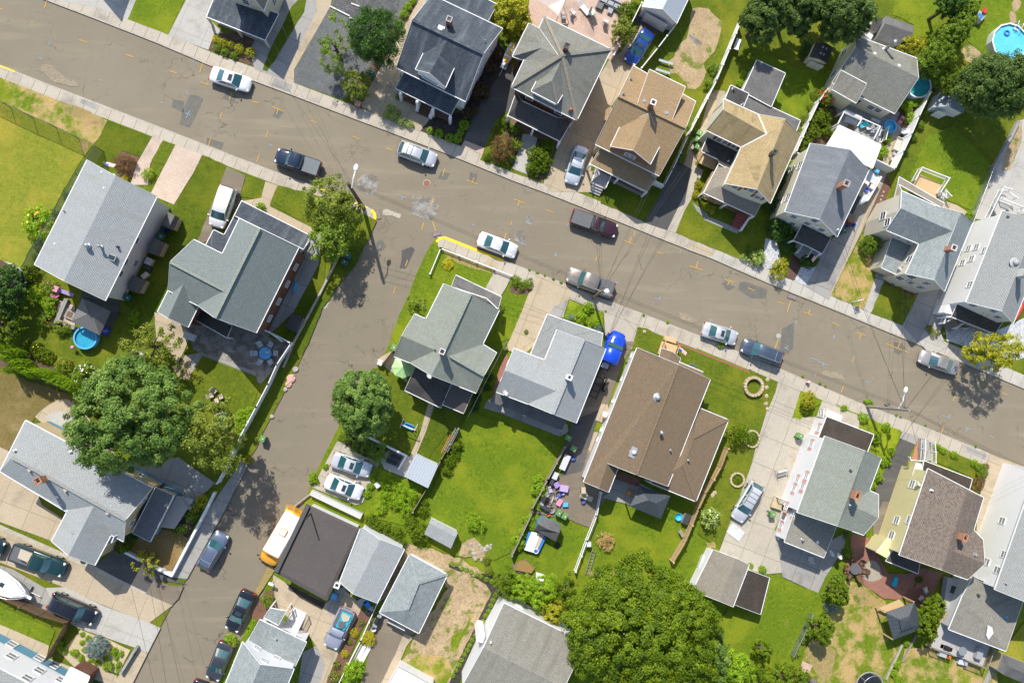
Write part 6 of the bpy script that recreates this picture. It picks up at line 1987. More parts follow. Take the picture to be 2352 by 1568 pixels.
h.walls('siding_tan','v0 vr0 vr1 v1 vl1 vl0',.3,name='wing_wall')
h.walls('siding_tan','k1 k2 k3 k4',.25,name='porch_wall')
h.walls('siding_blue','k1 k2 k3 k4',.2,0,2.0,name='porch_base')
h.win(1302,1232,.8,1.0);h.win(1322,1455,.5,1.0);h.win(1210,1665,.7,1.0);h.win(1000,1838,.6,.9);h.win(1050,1810,.6,.9);h.win(700,830,.8,.9)
h.chimney(420,1260,.6,1.5,'brick_orange',cap='brick_orange',rz=.5)
h.boxvent(275,1180,.3,.2,'p_beige',rz=.5);h.boxvent(605,1365,.3,.2,'p_beige',rz=.5);h.boxvent(525,1425,.26,.3,'p_white');h.vent(655,1012,.1,.25,'p_white');h.vent(145,1000,.08,.3,'p_white');h.boxvent(678,1752,.28,.16,'p_grey',1);h.boxvent(992,1574,.28,.16,'p_beige')
h.slab('porch_deck','deck_grey',[(1600,1410,.9),(1780,1450,.9),(1600,1720,.9),(1440,1700,.9)],.3)
h.steps((1720,1480),(1800,1430),1.6,3,mat='slab_grey',top=.8)
h.dish(785,2010,4.9,.32,mat='trim_grey')
tile(0,3)
h=House('house','tall white and blue house with grey roof cut off at the bottom left corner',100,1500)
h.add(dict(a=(-420,1215,6.2),b=(250,1568,6.2),c=(660,1785,6.2),d=(440,2260,6.2),e=(-640,1700,6.2),p1=(650,1425,3.0),p2=(820,1510,3.0),p3=(760,1660,3.0),p4=(560,1580,3.0)))
h.roof('roof','roof_lightgrey',['a b c d e'])
e=h.walls('siding_white','a c d e',.25)
h.walls('siding_blue','a c d e',.2,0,4.6,name='wall_base')
h.roof('porch_roof','membrane_white',['p1 p2 p3 p4'])
h.walls('brick_red','p1 p2 p3 p4',.15,name='porch_wall')
for x,y in((105,1322),(362,1452),(252,1522),(110,1212),(365,1338),(500,1405),(560,1540)):
	h.win(x,y,.9,1.1,pane='glass_grey')
tile(1,3)
h=House('house','white house with two pale grey roofs and a wooden front stair',150,1300)
h.add(dict(el=(-122,1188,5.4),pk=(42,1398,7.8),er=(348,1436,5.4),eb=(90,2060,5.4),pb=(-210,2000,7.8),lb=(-370,1790,5.4),p1=(32,985,3.4),p2=(464,1194,3.4),p3=(362,1410,3.8),p4=(-80,1190,3.8),c1=(130,880,2.8),c2=(278,908,2.8),c3=(205,1035,3.1),c4=(72,962,3.1)))
h.roof('roof','roof_pale',['el pk pb lb','pk er eb pb'])
h.roof('front_roof','roof_pale',['p1 p2 p3 p4'])
h.roof('entry_roof','roof_pale',['c1 c2 c3 c4'])
e=h.walls('siding_white','el pk er eb pb lb',.2)
h.walls('siding_white','p1 p2 p3 p4',.2,name='front_wall')
for x,y in((190,1335),(76,1360),(12,1245)):
	h.win(x,y,.7,.8,pane='glass_grey')
h.win(110,1018,.6,.8);h.win(270,1095,.8,.9);h.win(385,1150,.6,.8)
h.post(['c1','c2'],'trim_white',.15)
h.slab('front_stair','wood_white',[(350,872,.4),(462,925,.4),(375,1105,1.0),(255,1055,1.0)],.2)
h.rail([(465,930),(380,1100)],.8,.9,'wood_white');h.rail([(345,875),(250,1050)],.8,.9,'wood_white')
h.vent(188,1158,.06,.3,'trim_grey',1)
h=House('workshop','low building with flat brown roof beside the yellow school bus',560,350,cat='workshop')
h.add(dict(a=(470,-75,3.3),b=(958,152,3.3),c=(652,816,3.3),d=(172,552,3.3),a2=(508,-40,3.45),b2=(930,158,3.45),c2=(640,770,3.45),d2=(232,548,3.45),g1=(985,142,3.3),g2=(1142,252,4.5),g3=(1363,337,3.3),g4=(1112,832,3.3),g5=(892,748,4.5),g6=(768,640,3.5),g0=(958,152,3.4)))
h.roof('roof','roof_flat_brown',['a2 b2 c2 d2','a b b2 a2','b c c2 b2','c d d2 c2','d a a2 d2'],gut=False,trim='trim_dark')
h.roof('wing_roof','roof_silver',['g0 g1 g2 g5 g6','g2 g3 g4 g5'])
h.walls('siding_white','a b c d',.35)
h.walls('siding_white','g0 g1 g2 g3 g4 g5 g6',.2,name='wing_wall')
h.chimney(752,655,.5,.7,'stucco',cap='p_white')
h.slab('parapet','trim_dark',[(458,-72,3.75),(492,-52,3.75),(200,556,3.75),(165,540,3.75)],.5)
q=W(505,10,3.4)
h.part('mast',MB().bar(q,q+Vector((0,0,3.3)),.08,8),['black_metal'],local=False,uv=False)
h=House('garage','grey hipped garage with white walls on the bare yard',1450,750,cat='garage')
h.add(dict(a=(1412,386,2.7),b=(1757,572,2.7),c=(1496,1109,2.7),d=(1136,920,2.7),r0=(1488,655,4.4),r1=(1394,895,4.4)))
h.roof('roof','roof_pale',['a b r0','b c r1 r0','c d r1','d a r0 r1'])
h.ridge(h.roofs[0],'a r0 r1','roof_pale',.25);h.ridge(h.roofs[0],'b r0','roof_pale',.25)
e=h.walls('siding_white','a b c d',.3)
h.slab('garage_door','p_lightgrey',[(1205,1010,2.0),(1365,1090,2.0),(1368,1084,2.0),(1208,1004,2.0)],1.9)
tile(2,3)
h=House('house','long white walled building with wide grey roof under the giant tree',100,1300)
h.add(dict(tl=(-74,833,5.4),tr=(670,1200,5.4),rl=(-262,1242,7.4),rr=(480,1610,7.4),bl=(-480,1640,5.4),br=(250,2010,5.4)))
h.roof('roof','roof_weathered',['tl tr rr rl','rl rr br bl'])
e=h.walls('siding_white','tl tr rr br bl rl',.22)
h.win(60,862,.9,.8)
h.slab('wall_chimney','siding_white',[(-300,1130,5.6),(-245,1140,5.6),(-270,1200,5.6),(-330,1180,5.6)],5.5)
h.vent(-196,1190,.06,.35,'p_white')
h=House('garage','tan roofed garage with black lean-to roof behind the concrete yard',2000,650,cat='garage')
h.add(dict(a=(1848,343,2.6),m=(2062,425,3.3),b=(2178,480,2.6),c=(2030,867,2.6),n=(1905,815,3.3),d=(1660,720,2.6),k1=(2168,528,2.45),k2=(2365,602,2.1),k3=(2282,937,2.1),k4=(2042,846,2.45)))
h.roof('roof','roof_taupe',['a m n d','m b c n'])
h.roof('lean_to_roof','roof_flat_black',['k1 k2 k3 k4'])
e=h.walls('siding_white','a m b c n d',.2)
h.walls('siding_white','k1 k2 k3 k4',.2,name='lean_to_wall')
tile(1,3)
h=House('garage','white flat roofed garage cut off by the bottom edge of the picture',1400,1560,cat='garage')
h.add(dict(a=(1312,1422,2.8),b=(1640,1600,2.8),c=(1480,1900,2.8),d=(1140,1720,2.8)))
h.roof('roof','membrane_white',['a b c d'],trim='trim_dark',gut=False)
h.walls('siding_white','a b c d',.1)
tile(2,0)
h=House('garage','white garage with ribbed metal roof behind the blue car',1450,0,cat='garage')
h.add(dict(a=(1198,64,2.7),p=(1385,86,4.0),b=(1512,216,2.7),c=(1690,-160,2.7),q=(1570,-300,4.0),d=(1380,-320,2.7)))
h.roof('roof','metal_grey',['a p q d','p b c q'])
e=h.walls('siding_white','a p b c q d',.15)
h.slab('garage_door','p_lightgrey',[(1225,120,2.1),(1430,235,2.1),(1434,228,2.1),(1229,113,2.1)],2.0)
tile(3,0)
h=shed('garden_shed','cream garden shed with dark roof and double doors under the trees',460,520,dict(a=(380,525,1.9),p=(470,545,2.5),b=(543,585,1.9),c=(602,440,1.9),q=(535,395,2.5),d=(440,385,1.9)),['a p q d','p b c q'],'a p b c q d','roof_flat','siding_cream')
h.slab('door','p_offwhite',[(395,560,1.6),(455,588,1.6),(457,584,1.6),(397,556,1.6)],1.5)
h.slab('door','p_offwhite',[(458,589,1.6),(515,612,1.6),(517,608,1.6),(460,585,1.6)],1.5)
for x,y in((510,435),(533,446),(488,490),(511,500)):
	h.boxvent(x,y,.16,.05,'p_lightgrey')
h=shed('canvas_shelter','grey gabled shelter behind the low weathered house',1180,270,dict(a=(1082,145,2.0),r0=(1075,215,2.7),b=(990,355,2.0),c=(1190,425,2.0),r1=(1338,305,2.7),d=(1338,240,2.0)),['a d r1 r0','r0 r1 c b'],'a r0 b c r1 d','roof_flat_grey','p_grey',cat='shelter')
h=shed('garden_shed','small cream shed with dark roof against the grey shelter',985,225,dict(a=(925,270,1.9),b=(998,300,1.9),c=(1062,165,1.9),d=(985,158,1.9)),['a b c d'],'a b c d','roof_flat','siding_cream')
h=shed('garden_shed','white double door shed half under the spreading tree at the right',1650,1000,dict(a=(1520,985,1.9),p=(1655,975,2.6),b=(1790,1042,1.9),c=(1860,900,1.9),q=(1725,830,2.6),d=(1590,840,1.9)),['a p q d','p b c q'],'a p b c q d','metal_blue','siding_white')
h.slab('door','p_white',[(1560,1020,1.7),(1645,1055,1.7),(1648,1048,1.7),(1563,1013,1.7)],1.6)
h=shed('garden_shed','small white shed at the back corner of the low weathered house',900,320,dict(a=(850,278,1.8),b=(945,370,1.8),c=(968,325,1.8),d=(905,280,1.8)),['a b c d'],'a b c d','membrane_white','siding_white')
h=House('patio_roof','white flat patio roof on the deck behind the blue grey roofed house',800,1350,cat='patio roof')
h.add(dict(a=(655,1152,2.8),b=(1038,1335,2.8),c=(960,1545,2.7),d=(545,1332,2.7)))
h.roof('roof','membrane_white',['a b c d'])
for k in range(1,4):
	p,q=h.V['a'].lerp(h.V['b'],k/4),h.V['d'].lerp(h.V['c'],k/4)
	h.part('seam',MB().bar(p+Vector((0,0,.01)),q+Vector((0,0,.01)),.03,5),['p_lightgrey'],h.roofs[0],local=False)
h.post(['a','b','c','d'],'trim_white',.12)
h=House('pergola','white open pergola frame over cushioned seats on the fenced patio',860,1150,cat='pergola')
h.slab('deck','deck_grey',[(690,1035,.5),(1050,1190,.5),(1035,1330,.5),(640,1150,.5)],.3)
h.post([(700,1020,2.3),(1030,1165,2.3),(1065,1190,1.5),(1050,1300,1.5),(655,1130,2.3)],'trim_white',.13)
for a,b in(((705,1018),(1035,1165)),((640,1140),(705,1018)),((970,1280),(1030,1165)),((860,1095),(820,1160))):
	p,q=W(*a,2.3),W(*b,2.3)
	h.part('beam',MB().box((p+q)/2,((q-p).length,.1,.14),math.atan2(q.y-p.y,q.x-p.x)),['trim_white'],local=False)
mb=MB()
for k in range(18):
	p=W(705+150*k/17,1022+68*k/17,2.38)
	mb.box(p,(.05,.5,.06),-.4)
h.part('slat_row',mb,['trim_white'],local=False)
h.rail([(1075,1185),(1045,1300)],.5);h.rail([(1010,1190),(985,1265)],.5)
tile(1,2)
h=shed('garden_shed','ribbed pale metal roofed shed beside the stepped path and clothes line',1500,1180,dict(a=(1462,1032,2.3),b=(1674,1136,2.3),c=(1580,1347,2.0),d=(1360,1238,2.0)),['a b c d'],'a b c d','metal_grey','siding_white')
tile(1,3)
h=shed('garden_shed','small pale grey roofed shed at the lawn corner near the rubble heap',1700,190,dict(a=(1606,58,1.8),b=(1855,184,1.8),r1=(1838,225,2.2),r0=(1592,98,2.2),c=(1790,333,1.7),d=(1545,200,1.7)),['a b r1 r0','r0 r1 c d'],'a r0 d c r1 b','roof_silver','siding_white')
tile(2,3)
h=shed('playhouse','small grey cross gabled playhouse beside the tarpaulin heap',330,150,dict(a=(282,38,1.8),b=(345,70,1.8),r=(340,160,2.5),c=(460,125,1.8),d=(400,268,1.6),e=(212,162,1.6),f=(238,108,2.5),g=(375,85,2.3),k=(435,190,2.4)),['a b r f','b g r','g c k r','f r k d e'],'a b g c k d e f','roof_flat_grey','siding_blue',cat='playhouse')
tile(0,2)
h=shed('garden_shed','dark grey roofed shed peeping out above the biggest backyard tree',1200,190,dict(a=(1202,75,2.3),b=(1330,140,2.3),c=(1270,290,2.0),d=(1105,290,2.0)),['a b c d'],'a b c d','roof_black','siding_white')
tile(1,1)
h=shed('garden_shed','low black lidded bin shed beside the brick house wall',350,1400,dict(a=(335,1300,1.2),b=(440,1356,1.2),c=(372,1492,1.0),d=(262,1430,1.0)),['a b c d'],'a b c d','roof_flat','siding_white')
tile(0,1)
for i,(A,lab)in enumerate((((1540,376,1648,432,1592,550,1476,490),'grey lidded storage box nearest the street along the white house wall'),((1408,613,1522,662,1462,790,1342,740),'grey lidded storage box second from the street along the white house wall'),((1222,958,1342,1015,1280,1132,1160,1080),'grey lidded storage box farthest from the street along the white house wall'))):
	x0,y0,x1,y1,x2,y2,x3,y3=A
	t=.62
	h=shed('storage_shed',lab,(x0+x2)/2,(y0+y2)/2,dict(a=(x0,y0,1.9),m=(x0+(x1-x0)*t,y0+(y1-y0)*t,2.3),b=(x1,y1,1.6),c=(x2,y2,1.6),n=(x3+(x2-x3)*t,y3+(y2-y3)*t,2.3),d=(x3,y3,1.9)),['a m n d','m b c n'],'a m b c n d','roof_flat_grey','p_beige',group='storage boxes along the white house')
h=House('gazebo','brown ribbed metal gazebo roof overlapping the round blue backyard pool',840,1340,cat='gazebo')
h.add(dict(a=(757,1168,2.5),b=(1018,1292,2.5),c=(917,1512,2.5),d=(653,1382,2.5),r0=(815,1312,3.4),r1=(862,1350,3.4)))
h.roof('roof','metal_brown',['a b r1 r0','b c r1','c d r0 r1','d a r0'],.08,'trim_dark',False)
h.post(['a','b','c','d'],'trim_dark',.12)
tile(3,3)
h=House('gazebo','square dark metal gazebo with pale upper panel on the red brick patio edge',1260,1000,cat='gazebo')
h.add(dict(a=(1082,922,2.5),b=(1347,825,2.5),c=(1430,1062,2.5),d=(1154,1170,2.5),p=(1272,1010,3.4),e1=(1205,985,3.25),e2=(1310,950,3.25),e3=(1345,1045,3.25),e4=(1228,1088,3.25),q=(1278,1002,3.75)))
h.roof('roof','metal_dark',['a b p','b c p','c d p','d a p'],.08,'trim_dark',False)
h.roof('top_roof','metal_dark',['e1 e2 q','e2 e3 q','e3 e4 q','e4 e1 q'],.06,'trim_dark',False)
h.post(['a','b','c','d'],'wood_tan',.14)
h.slab('bar_counter','wood_tan',[(1020,880,1.1),(1210,800,1.1),(1260,855,1.1),(1085,915,1.1)],.12)
tile(2,2)
h=House('gazebo','glazed panel gazebo roof, its colour darkened to stand in for shade, behind the brown shingled ranch house',1270,1480,cat='gazebo')
h.add(dict(a=(1178,1328,2.4),b=(1455,1420,2.4),c=(1365,1628,2.4),d=(1082,1512,2.4),p=(1248,1458,3.1),q=(1325,1485,3.1)))
h.roof('roof','metal_dark',['a b q p','b c q','c d p q','d a p'],.08,'trim_dark',False)  # darker metal chosen so the colour stands in for the house shade here
h.post(['a','b','c','d'],'trim_dark',.12)
tile(3,3)
h=shed('garden_shed','tan and grey shed at the bottom right corner of the picture',2250,1420,dict(a=(2165,1300,2.2),b=(2105,1452,2.0),c=(2168,1492,2.0),p=(2226,1420,2.6),e=(2420,1500,2.6),d=(2380,1580,2.0),f=(2232,1330,2.6),g=(2460,1420,2.2)),['a b c p f','c d e p','f p e g'],'a b c d e g f','roof_flat_grey','siding_tan')
tile(3,3)
h=shed('garden_shed','rust red shed with white roof edge at the bottom edge',380,1540,dict(a=(292,1452,2.0),b=(460,1555,2.0),c=(420,1690,1.8),d=(240,1590,1.8)),['a b c d'],'a b c d','roof_mottled','siding_red')
tile(0,1)
h=shed('dugout','brown shed corner with white board beside the sports field at the left edge',-40,890,dict(a=(0,815,2.2),b=(172,905,2.2),c=(60,1120,2.0),d=(-140,1010,2.0)),['a b c d'],'a b c d','brick_brown','siding_white')
tile(0,0)
vehicle('sedan','car_pearl','white sedan with dark sunroof parked at the kerb by the clipped yellow bushes',(2302,785),(1936,672),sunroof=1)
tile(1,0)
vehicle('pickup','car_navy','dark navy pickup truck with a flat grey bed cover on the lower kerb',(182,1425),(590,1562),'pickup',bed='bed_slate',name='pickup_truck')
vehicle('wagon','car_silver','silver estate car with black roof bars parked below the round hydrangea bushes',(1655,1478),(1308,1352),rack=2)
t=place('jet_ski','yellow and white jet ski on its trailer in the dark driveway','jet ski',2325,500,R(-115),h=.8)
mb=MB()
loft(mb,[[Vector((x,y*w,z))for y,z in((-1,.75),(-.8,.45),(0,.3),(.8,.45),(1,.75),(.5,zt),(0,zt+.05),(-.5,zt),(-1,.75))]for x,w,zt in((-1.4,.42,.85),(-.6,.5,.95),(.2,.5,1.0),(.9,.38,.95),(1.45,.06,.85))])
t.part('hull',mb,['p_white'],uv=False)
t.part('seat',MB().box((-.5,0,1.05),(1.3,.32,.16)),['p_yellow'],uv=False)
t.part('handlebar',MB().bar((.25,-.35,1.25),(.25,.35,1.25),.03,6),['p_black'],uv=False)
t.part('bow_deck',MB().box((.75,0,1.02),(.7,.4,.06),top=.7),['p_yellow'],uv=False)
t.part('trailer_frame',MB().box((0,0,.22),(3.2,.7,.08)).bar((1.5,0,.22),(2.6,0,.3),.05,6),['galvanised'],uv=False)
for s in(-1,1):
	t.part('trailer_wheel',MB().bar((-.4,s*.5,.25),(-.4,s*.66,.25),.25,12),['tyre'],uv=False)
tile(2,0)
vehicle('sedan','car_ice','pale silver sedan parked nose to the street beside the grey green hipped house',(540,1690),(645,1345),extra='yard')
vehicle('sedan','car_blue','shiny deep blue sedan parked in front of the white garage',(1075,580),(1265,285),extra='yard',sunroof=1)
tile(2,1)
vehicle('cabpickup','car_maroon','dark maroon pickup truck with black bed cover parked on the upper kerb',(965,560),(545,412),'pickup',bed='p_darkgrey',name='pickup_truck')
vehicle('crew','car_bronze','bronze grey crew cab pickup under the pole transformer',(508,945),(930,1105),'pickup',bed='p_darkgrey',name='pickup_truck')
vehicle('sedan','car_pearl','pearl white sedan beside the long yellow kerb',(40+4,748),(-312,618))
vehicle('sedan','car_silver','silver sedan with black sunroof parked just behind a dark blue estate',(2070,1545),(1752,1448),sunroof=1)
tile(2,2)
vehicle('suv','car_slate','dark slate blue estate car with roof bars parked ahead of the silver sedan',(2112,30),(2478,165),rack=1)
vehicle('wagon','car_silver','silver people carrier with roof bars standing in the wide concrete driveway',(2060,1660-20),(2260,1300),rack=3,extra='yard')
tile(3,2)
vehicle('sedan','car_champagne','champagne sedan parked in the shadow edge of the small street tree',(1398,130),(1745,250))
tile(0,1)
vehicle('van','car_pearl','white minivan in the narrow drive beside the brick house',(1985,520),(2110,150),extra='yard')
tile(1,2)
vehicle('sedan','car_silver','upper of two silver sunroof sedans on the concrete parking pad',(1055,1190),(700,1075),sunroof=1,extra='yard')
vehicle('sedan','car_pearl','lower of two silver sunroof sedans on the concrete parking pad, beside the long low wall',(975,1400),(640,1270),sunroof=1,extra='yard')
tile(0,3)
vehicle('wagon','car_steelblue','steel blue estate car parked in the tree shade of the side street',(2050,190),(1860,520),rack=1)
vehicle('sedan','car_midnight','black sedan with dark sunroof parked behind the bus on the side street',(2120,1090),(2290,725),sunroof=1)
vehicle('sedan','car_graphite','dark grey sedan with red tail lights parked next to the white house roof',(1945,1540),(2085,1195),sunroof=1)
vehicle('sedan','car_midnight','dark car showing only its rear corner at the bottom edge of the side street',(1720,1900),(1860,1548))
vehicle('pickup','car_teal','dark green pickup truck with cab lights and a board in its bed',(600,530),(115,350),'pickup',bed='open',name='pickup_truck',extra='yard')
slabthing('plywood_board','pale plywood board lying in the bed of the dark green pickup','board','p_beige',[(190,335),(315,385),(265,465),(160,420)],1.32,th=.05)
slabthing('safety_vest','bright orange bundle in the bed of the dark green pickup','bundle','p_orange',[(250,450),(275,445),(285,465),(260,478),(245,470)],1.45,th=.15)
vehicle('suv','car_teal','dark green car cut off by the left edge behind the pickup',(40,345),(-380,180),extra='yard')
vehicle('suv','car_midnight','big black estate car with silver roof bars on the concrete driveway',(880,975),(465,800),rack=2,extra='yard',width=1.95)
tile(1,3)
t=vehicle('cabpickup','car_lavender','lavender grey pickup truck loaded with turquoise sheets and boxes',(680,1240),(845,885),'pickup',bed='open',name='pickup_truck',extra='yard')
slabthing('plastic_sheet','turquoise plastic sheet lining the bed of the loaded pickup','sheet','p_cyan',[(790,905),(885,945),(865,1010),(810,1085),(730,1050),(770,970)],1.35,th=.15)
slabthing('cardboard_sheet','torn beige cardboard on the load of the lavender pickup','cardboard','p_beige',[(800,920),(865,960),(850,1000),(800,1005),(785,950)],1.5,th=.12)
slabthing('rubbish_bag','black rubbish bag on the load of the lavender pickup','bag','p_darkgrey',[(765,1000),(815,1005),(820,1050),(780,1070),(750,1040)],1.5,th=.15)
tile(1,3)
a,b=W(95,470,1.2),W(370,0,1.2)
b=b+(b-a).normalized()*.3
t=Thing('school_bus','short yellow school bus with white roof parked beside the flat brown roof','bus',((a.x+b.x)/2,(a.y+b.y)/2,.02),math.atan2(a.y-b.y,a.x-b.x))
L=(a-b).length
hw=1.08
X=lambda f:(f-.5)*L
mb=MB()
loft(mb,[[Vector((X(f),y*hw*k,z))for y,z in((-.95,.4),(-1,.7),(-1,1.9),(-.97,zt-.35),(-.85,zt-.1),(0,zt),(.85,zt-.1),(.97,zt-.35),(1,1.9),(1,.7),(.95,.4))]for f,k,zt in((0,.97,2.65),(.01,1,2.8),(.755,1,2.8),(.77,.99,2.66))])
loft(mb,[[Vector((X(f),y*hw*k,z))for y,z in((-1,.45),(-1,zt-.15),(-.85,zt),(0,zt+.06),(.85,zt),(1,zt-.15),(1,.45))]for f,k,zt in((.76,.98,1.55),(.9,.95,1.45),(.97,.85,1.3),(1,.6,1.05))])
t.part('body',mb,['car_bus'],uv=False)
mb=MB()
loft(mb,[[Vector((X(f),y*hw,z))for y,z in((-.9,2.66),(-.82,2.76),(0,2.86),(.82,2.76),(.9,2.66))]for f in(.03,.762)],sm=False,cap=False)
ro=t.part('roof',mb,['p_white'],uv=False)
t.part('roof_hatch',MB().box((X(.36),0,2.89),(.75,.75,.07)),['car_bus'],ro,uv=False)
t.part('hatch_lid',MB().box((X(.36),0,2.94),(.6,.6,.05)),['p_white'],ro,uv=False)
t.part('windscreen',MB().face([(X(.85),-.95,1.6),(X(.85),.95,1.6),(X(.774),.92,2.62),(X(.774),-.92,2.62)]),['car_glass'],uv=False)
for s in(-1,1):
	for k in range(5):
		t.part('side_window',MB().box((X(.08+.13*k+.04),s*(hw+.01),2.0),(.6,.03,.55)),['car_glass'],uv=False)
	t.part('rub_rail',MB().box((X(.39),s*(hw+.02),1.3),(L*.74,.03,.1)),['p_black'],uv=False)
	t.part('mirror',MB().box((X(.93),s*1.2,1.55),(.08,.2,.3)).bar((X(.9),s*.9,1.3),(X(.93),s*1.2,1.5),.02,5),['p_black'],uv=False)
	t.part('headlight',MB().box((X(.98),s*.6,.95),(.12,.25,.2)),['lamp_clear'],uv=False)
	t.part('warning_light',MB().box((X(.005),s*.7,2.6),(.06,.25,.14)),['lamp_red'],uv=False)
	for f in(.17,.87):
		wo=t.part('wheel',MB().bar((X(f),s*.8,.44),(X(f),s*1.07,.44),.45,16),['tyre'],uv=False)
		t.part('rim',MB().bar((X(f),s*1.05,.44),(X(f),s*1.085,.44),.26,12),['rim'],wo,uv=False)
t.part('bumper',MB().box((X(1.01),0,.55),(.15,2.0,.25)),['p_black'],uv=False)
tile(2,2)
a,b=W(985,-85,1.2),W(720,560,.8)
t=Thing('cab_truck','bright blue cab truck with long bare black chassis between two houses','truck',((a.x+b.x)/2,(a.y+b.y)/2,GZ),math.atan2(a.y-b.y,a.x-b.x))
L=(a-b).length
X=lambda d:L/2-d
mb=MB()
loft(mb,[[Vector((X(d),y*k,z))for y,z in((-1,.5),(-1.02,zt-.35),(-.9,zt-.04),(0,zt+.07),(.9,zt-.04),(1.02,zt-.35),(1,.5))]for d,k,zt in((0,.55,1.2),(.15,.82,1.45),(.8,.95,1.6),(1.5,1.0,1.72))])
loft(mb,[[Vector((X(d),y*k,z))for y,z in((-1.05,.5),(-1.06,1.7),(-.92,zt-.08),(0,zt+.03),(.92,zt-.08),(1.06,1.7),(1.05,.5))]for d,k,zt in((1.45,1,1.75),(2.0,.98,2.3),(2.2,.98,2.45),(3.5,1,2.5),(3.7,.97,2.35))])
t.part('cab',mb,['car_truckblue'],uv=False)
t.part('windscreen',MB().face([(X(1.5),-.9,1.86),(X(1.5),.9,1.86),(X(1.98),.86,2.36),(X(1.98),-.86,2.36)]),['car_glass'],uv=False)
mb=MB()
for s in(-1,1):
	mb.box((X(5.8),s*.42,.85),(4.6,.1,.22))
for d in(4.0,4.8,5.6,6.4,7.2,7.9):
	mb.box((X(d),0,.85),(.1,.84,.18))
t.part('chassis',mb,['p_black'],uv=False)
t.part('battery_box',MB().box((X(4.1),.1,1.05),(.55,.8,.4)),['p_lightgrey'],uv=False)
for s in(-1,1):
	for d in(1.0,6.4):
		wo=t.part('wheel',MB().bar((X(d),s*.72,.5),(X(d),s*1.08,.5),.5,16),['tyre'],uv=False)
		t.part('rim',MB().bar((X(d),s*1.06,.5),(X(d),s*1.1,.5),.28,12),['rim'],wo,uv=False)
	t.part('fender',MB().bar((X(1.0),s*.8,.62),(X(1.0),s*1.12,.62),.58,14),['car_truckblue'],uv=False)
	t.part('mirror',MB().box((X(1.6),s*1.3,1.9),(.1,.22,.35)),['p_black'],uv=False)
	t.part('headlight',MB().box((X(.12),s*.68,1.1),(.1,.25,.2)),['lamp_clear'],uv=False)
def boat(label,bow,stern,w,col,open_=False,z=GZ):
	a,b=W(*bow,1.3),W(*stern,1.3)
	c=(a+b)/2
	t=Thing('motor_boat',label,'boat',(c.x,c.y,z),math.atan2(a.y-b.y,a.x-b.x))
	L=(a-b).length
	mb=MB()
	pr=((0,.9),(.3,1),(.6,.97),(.8,.72),(.93,.36),(1,.03))
	loft(mb,[[Vector(((f-.5)*L,y*w/2*k,z))for y,z in((-1,1.25+f*.25),(-.85,.9),(-.25,.5+f*.25),(0,.42+f*.3),(.25,.5+f*.25),(.85,.9),(1,1.25+f*.25))]for f,k in pr])
	t.part('hull',mb,[col],uv=False)
	d=MB()
	s0=.42 if not open_ else.7
	loft(d,[[Vector(((f-.5)*L,y*w/2*k,1.25+f*.25+e))for y,e in((-1,0),(-.8,.05),(-.5,.16),(0,.22),(.5,.16),(.8,.05),(1,0))]for f,k in((s0,1.0),(.6 if not open_ else.75,.96),(.8,.72),(.93,.36),(1,.03))],cap=True)
	t.part('deck',d,['p_white'],uv=False)
	f=MB().box(((s0/2-.5)*L,0,1.12),(s0*L-.1,w*.78,.05))
	t.part('cockpit_floor',f,['p_lightgrey'],uv=False)
	for s in(-1,1):
		t.part('gunwale',MB().box(((s0/2-.5)*L,s*w*.45,1.33),(s0*L,.2,.1)),['p_white'],uv=False)
		t.part('seat',MB().box(((s0*.55-.5)*L,s*w*.22,1.35),(.5,.5,.4)),['p_offwhite'],uv=False)
	if not open_:
		t.part('windscreen',MB().face([((s0-.47)*L,-w*.4,1.45),((s0-.47)*L,w*.4,1.45),((s0-.53)*L,w*.36,2.0),((s0-.53)*L,-w*.36,2.0)]),['car_glass'],uv=False)
		t.part('hatch',MB().box(((.62-.5)*L,0,1.63),(.45,.45,.06)),['glass'],uv=False)
		r=MB().path([((f-.5)*L,s*w/2*k,1.95)for s,ff in((-1,pr[2:]),(1,pr[2:][::-1]))for f,k in ff],.03,5)
		t.part('bow_rail',r,['steel'],uv=False)
		t.part('bow_sprit',MB().box((.53*L,0,1.55),(.6,.3,.08)),['p_white'],uv=False)
	else:
		t.part('outboard',MB().box((-.5*L-.2,0,1.2),(.4,.4,.7)),['p_skyblue'],uv=False)
		t.part('cooler',MB().box((-.15*L,0,1.3),(.4,.7,.35)),['p_dark'],uv=False)
		t.part('tub',MB().lathe((.02*L,0,1.15),[(.22,0),(.28,.3),(.25,.3),(.2,.05),(.01,.05)],12),['p_blue'],uv=False)
	t.part('trailer',MB().box((0,0,.35),(L*.9,w*.5,.1)).bar((.4*L,0,.35),(.62*L,0,.35),.05,6),['galvanised'],uv=False)
	return t
tile(0,3)
boat('white motor boat with bow rail on a trailer at the left edge',(262,762),(-330,480),2.6,'p_white')
tile(3,1)
boat('open white boat full of gear beside the blue grey roofed house',(815,320),(985,25),1.7,'p_white',True)
tile(3,1)
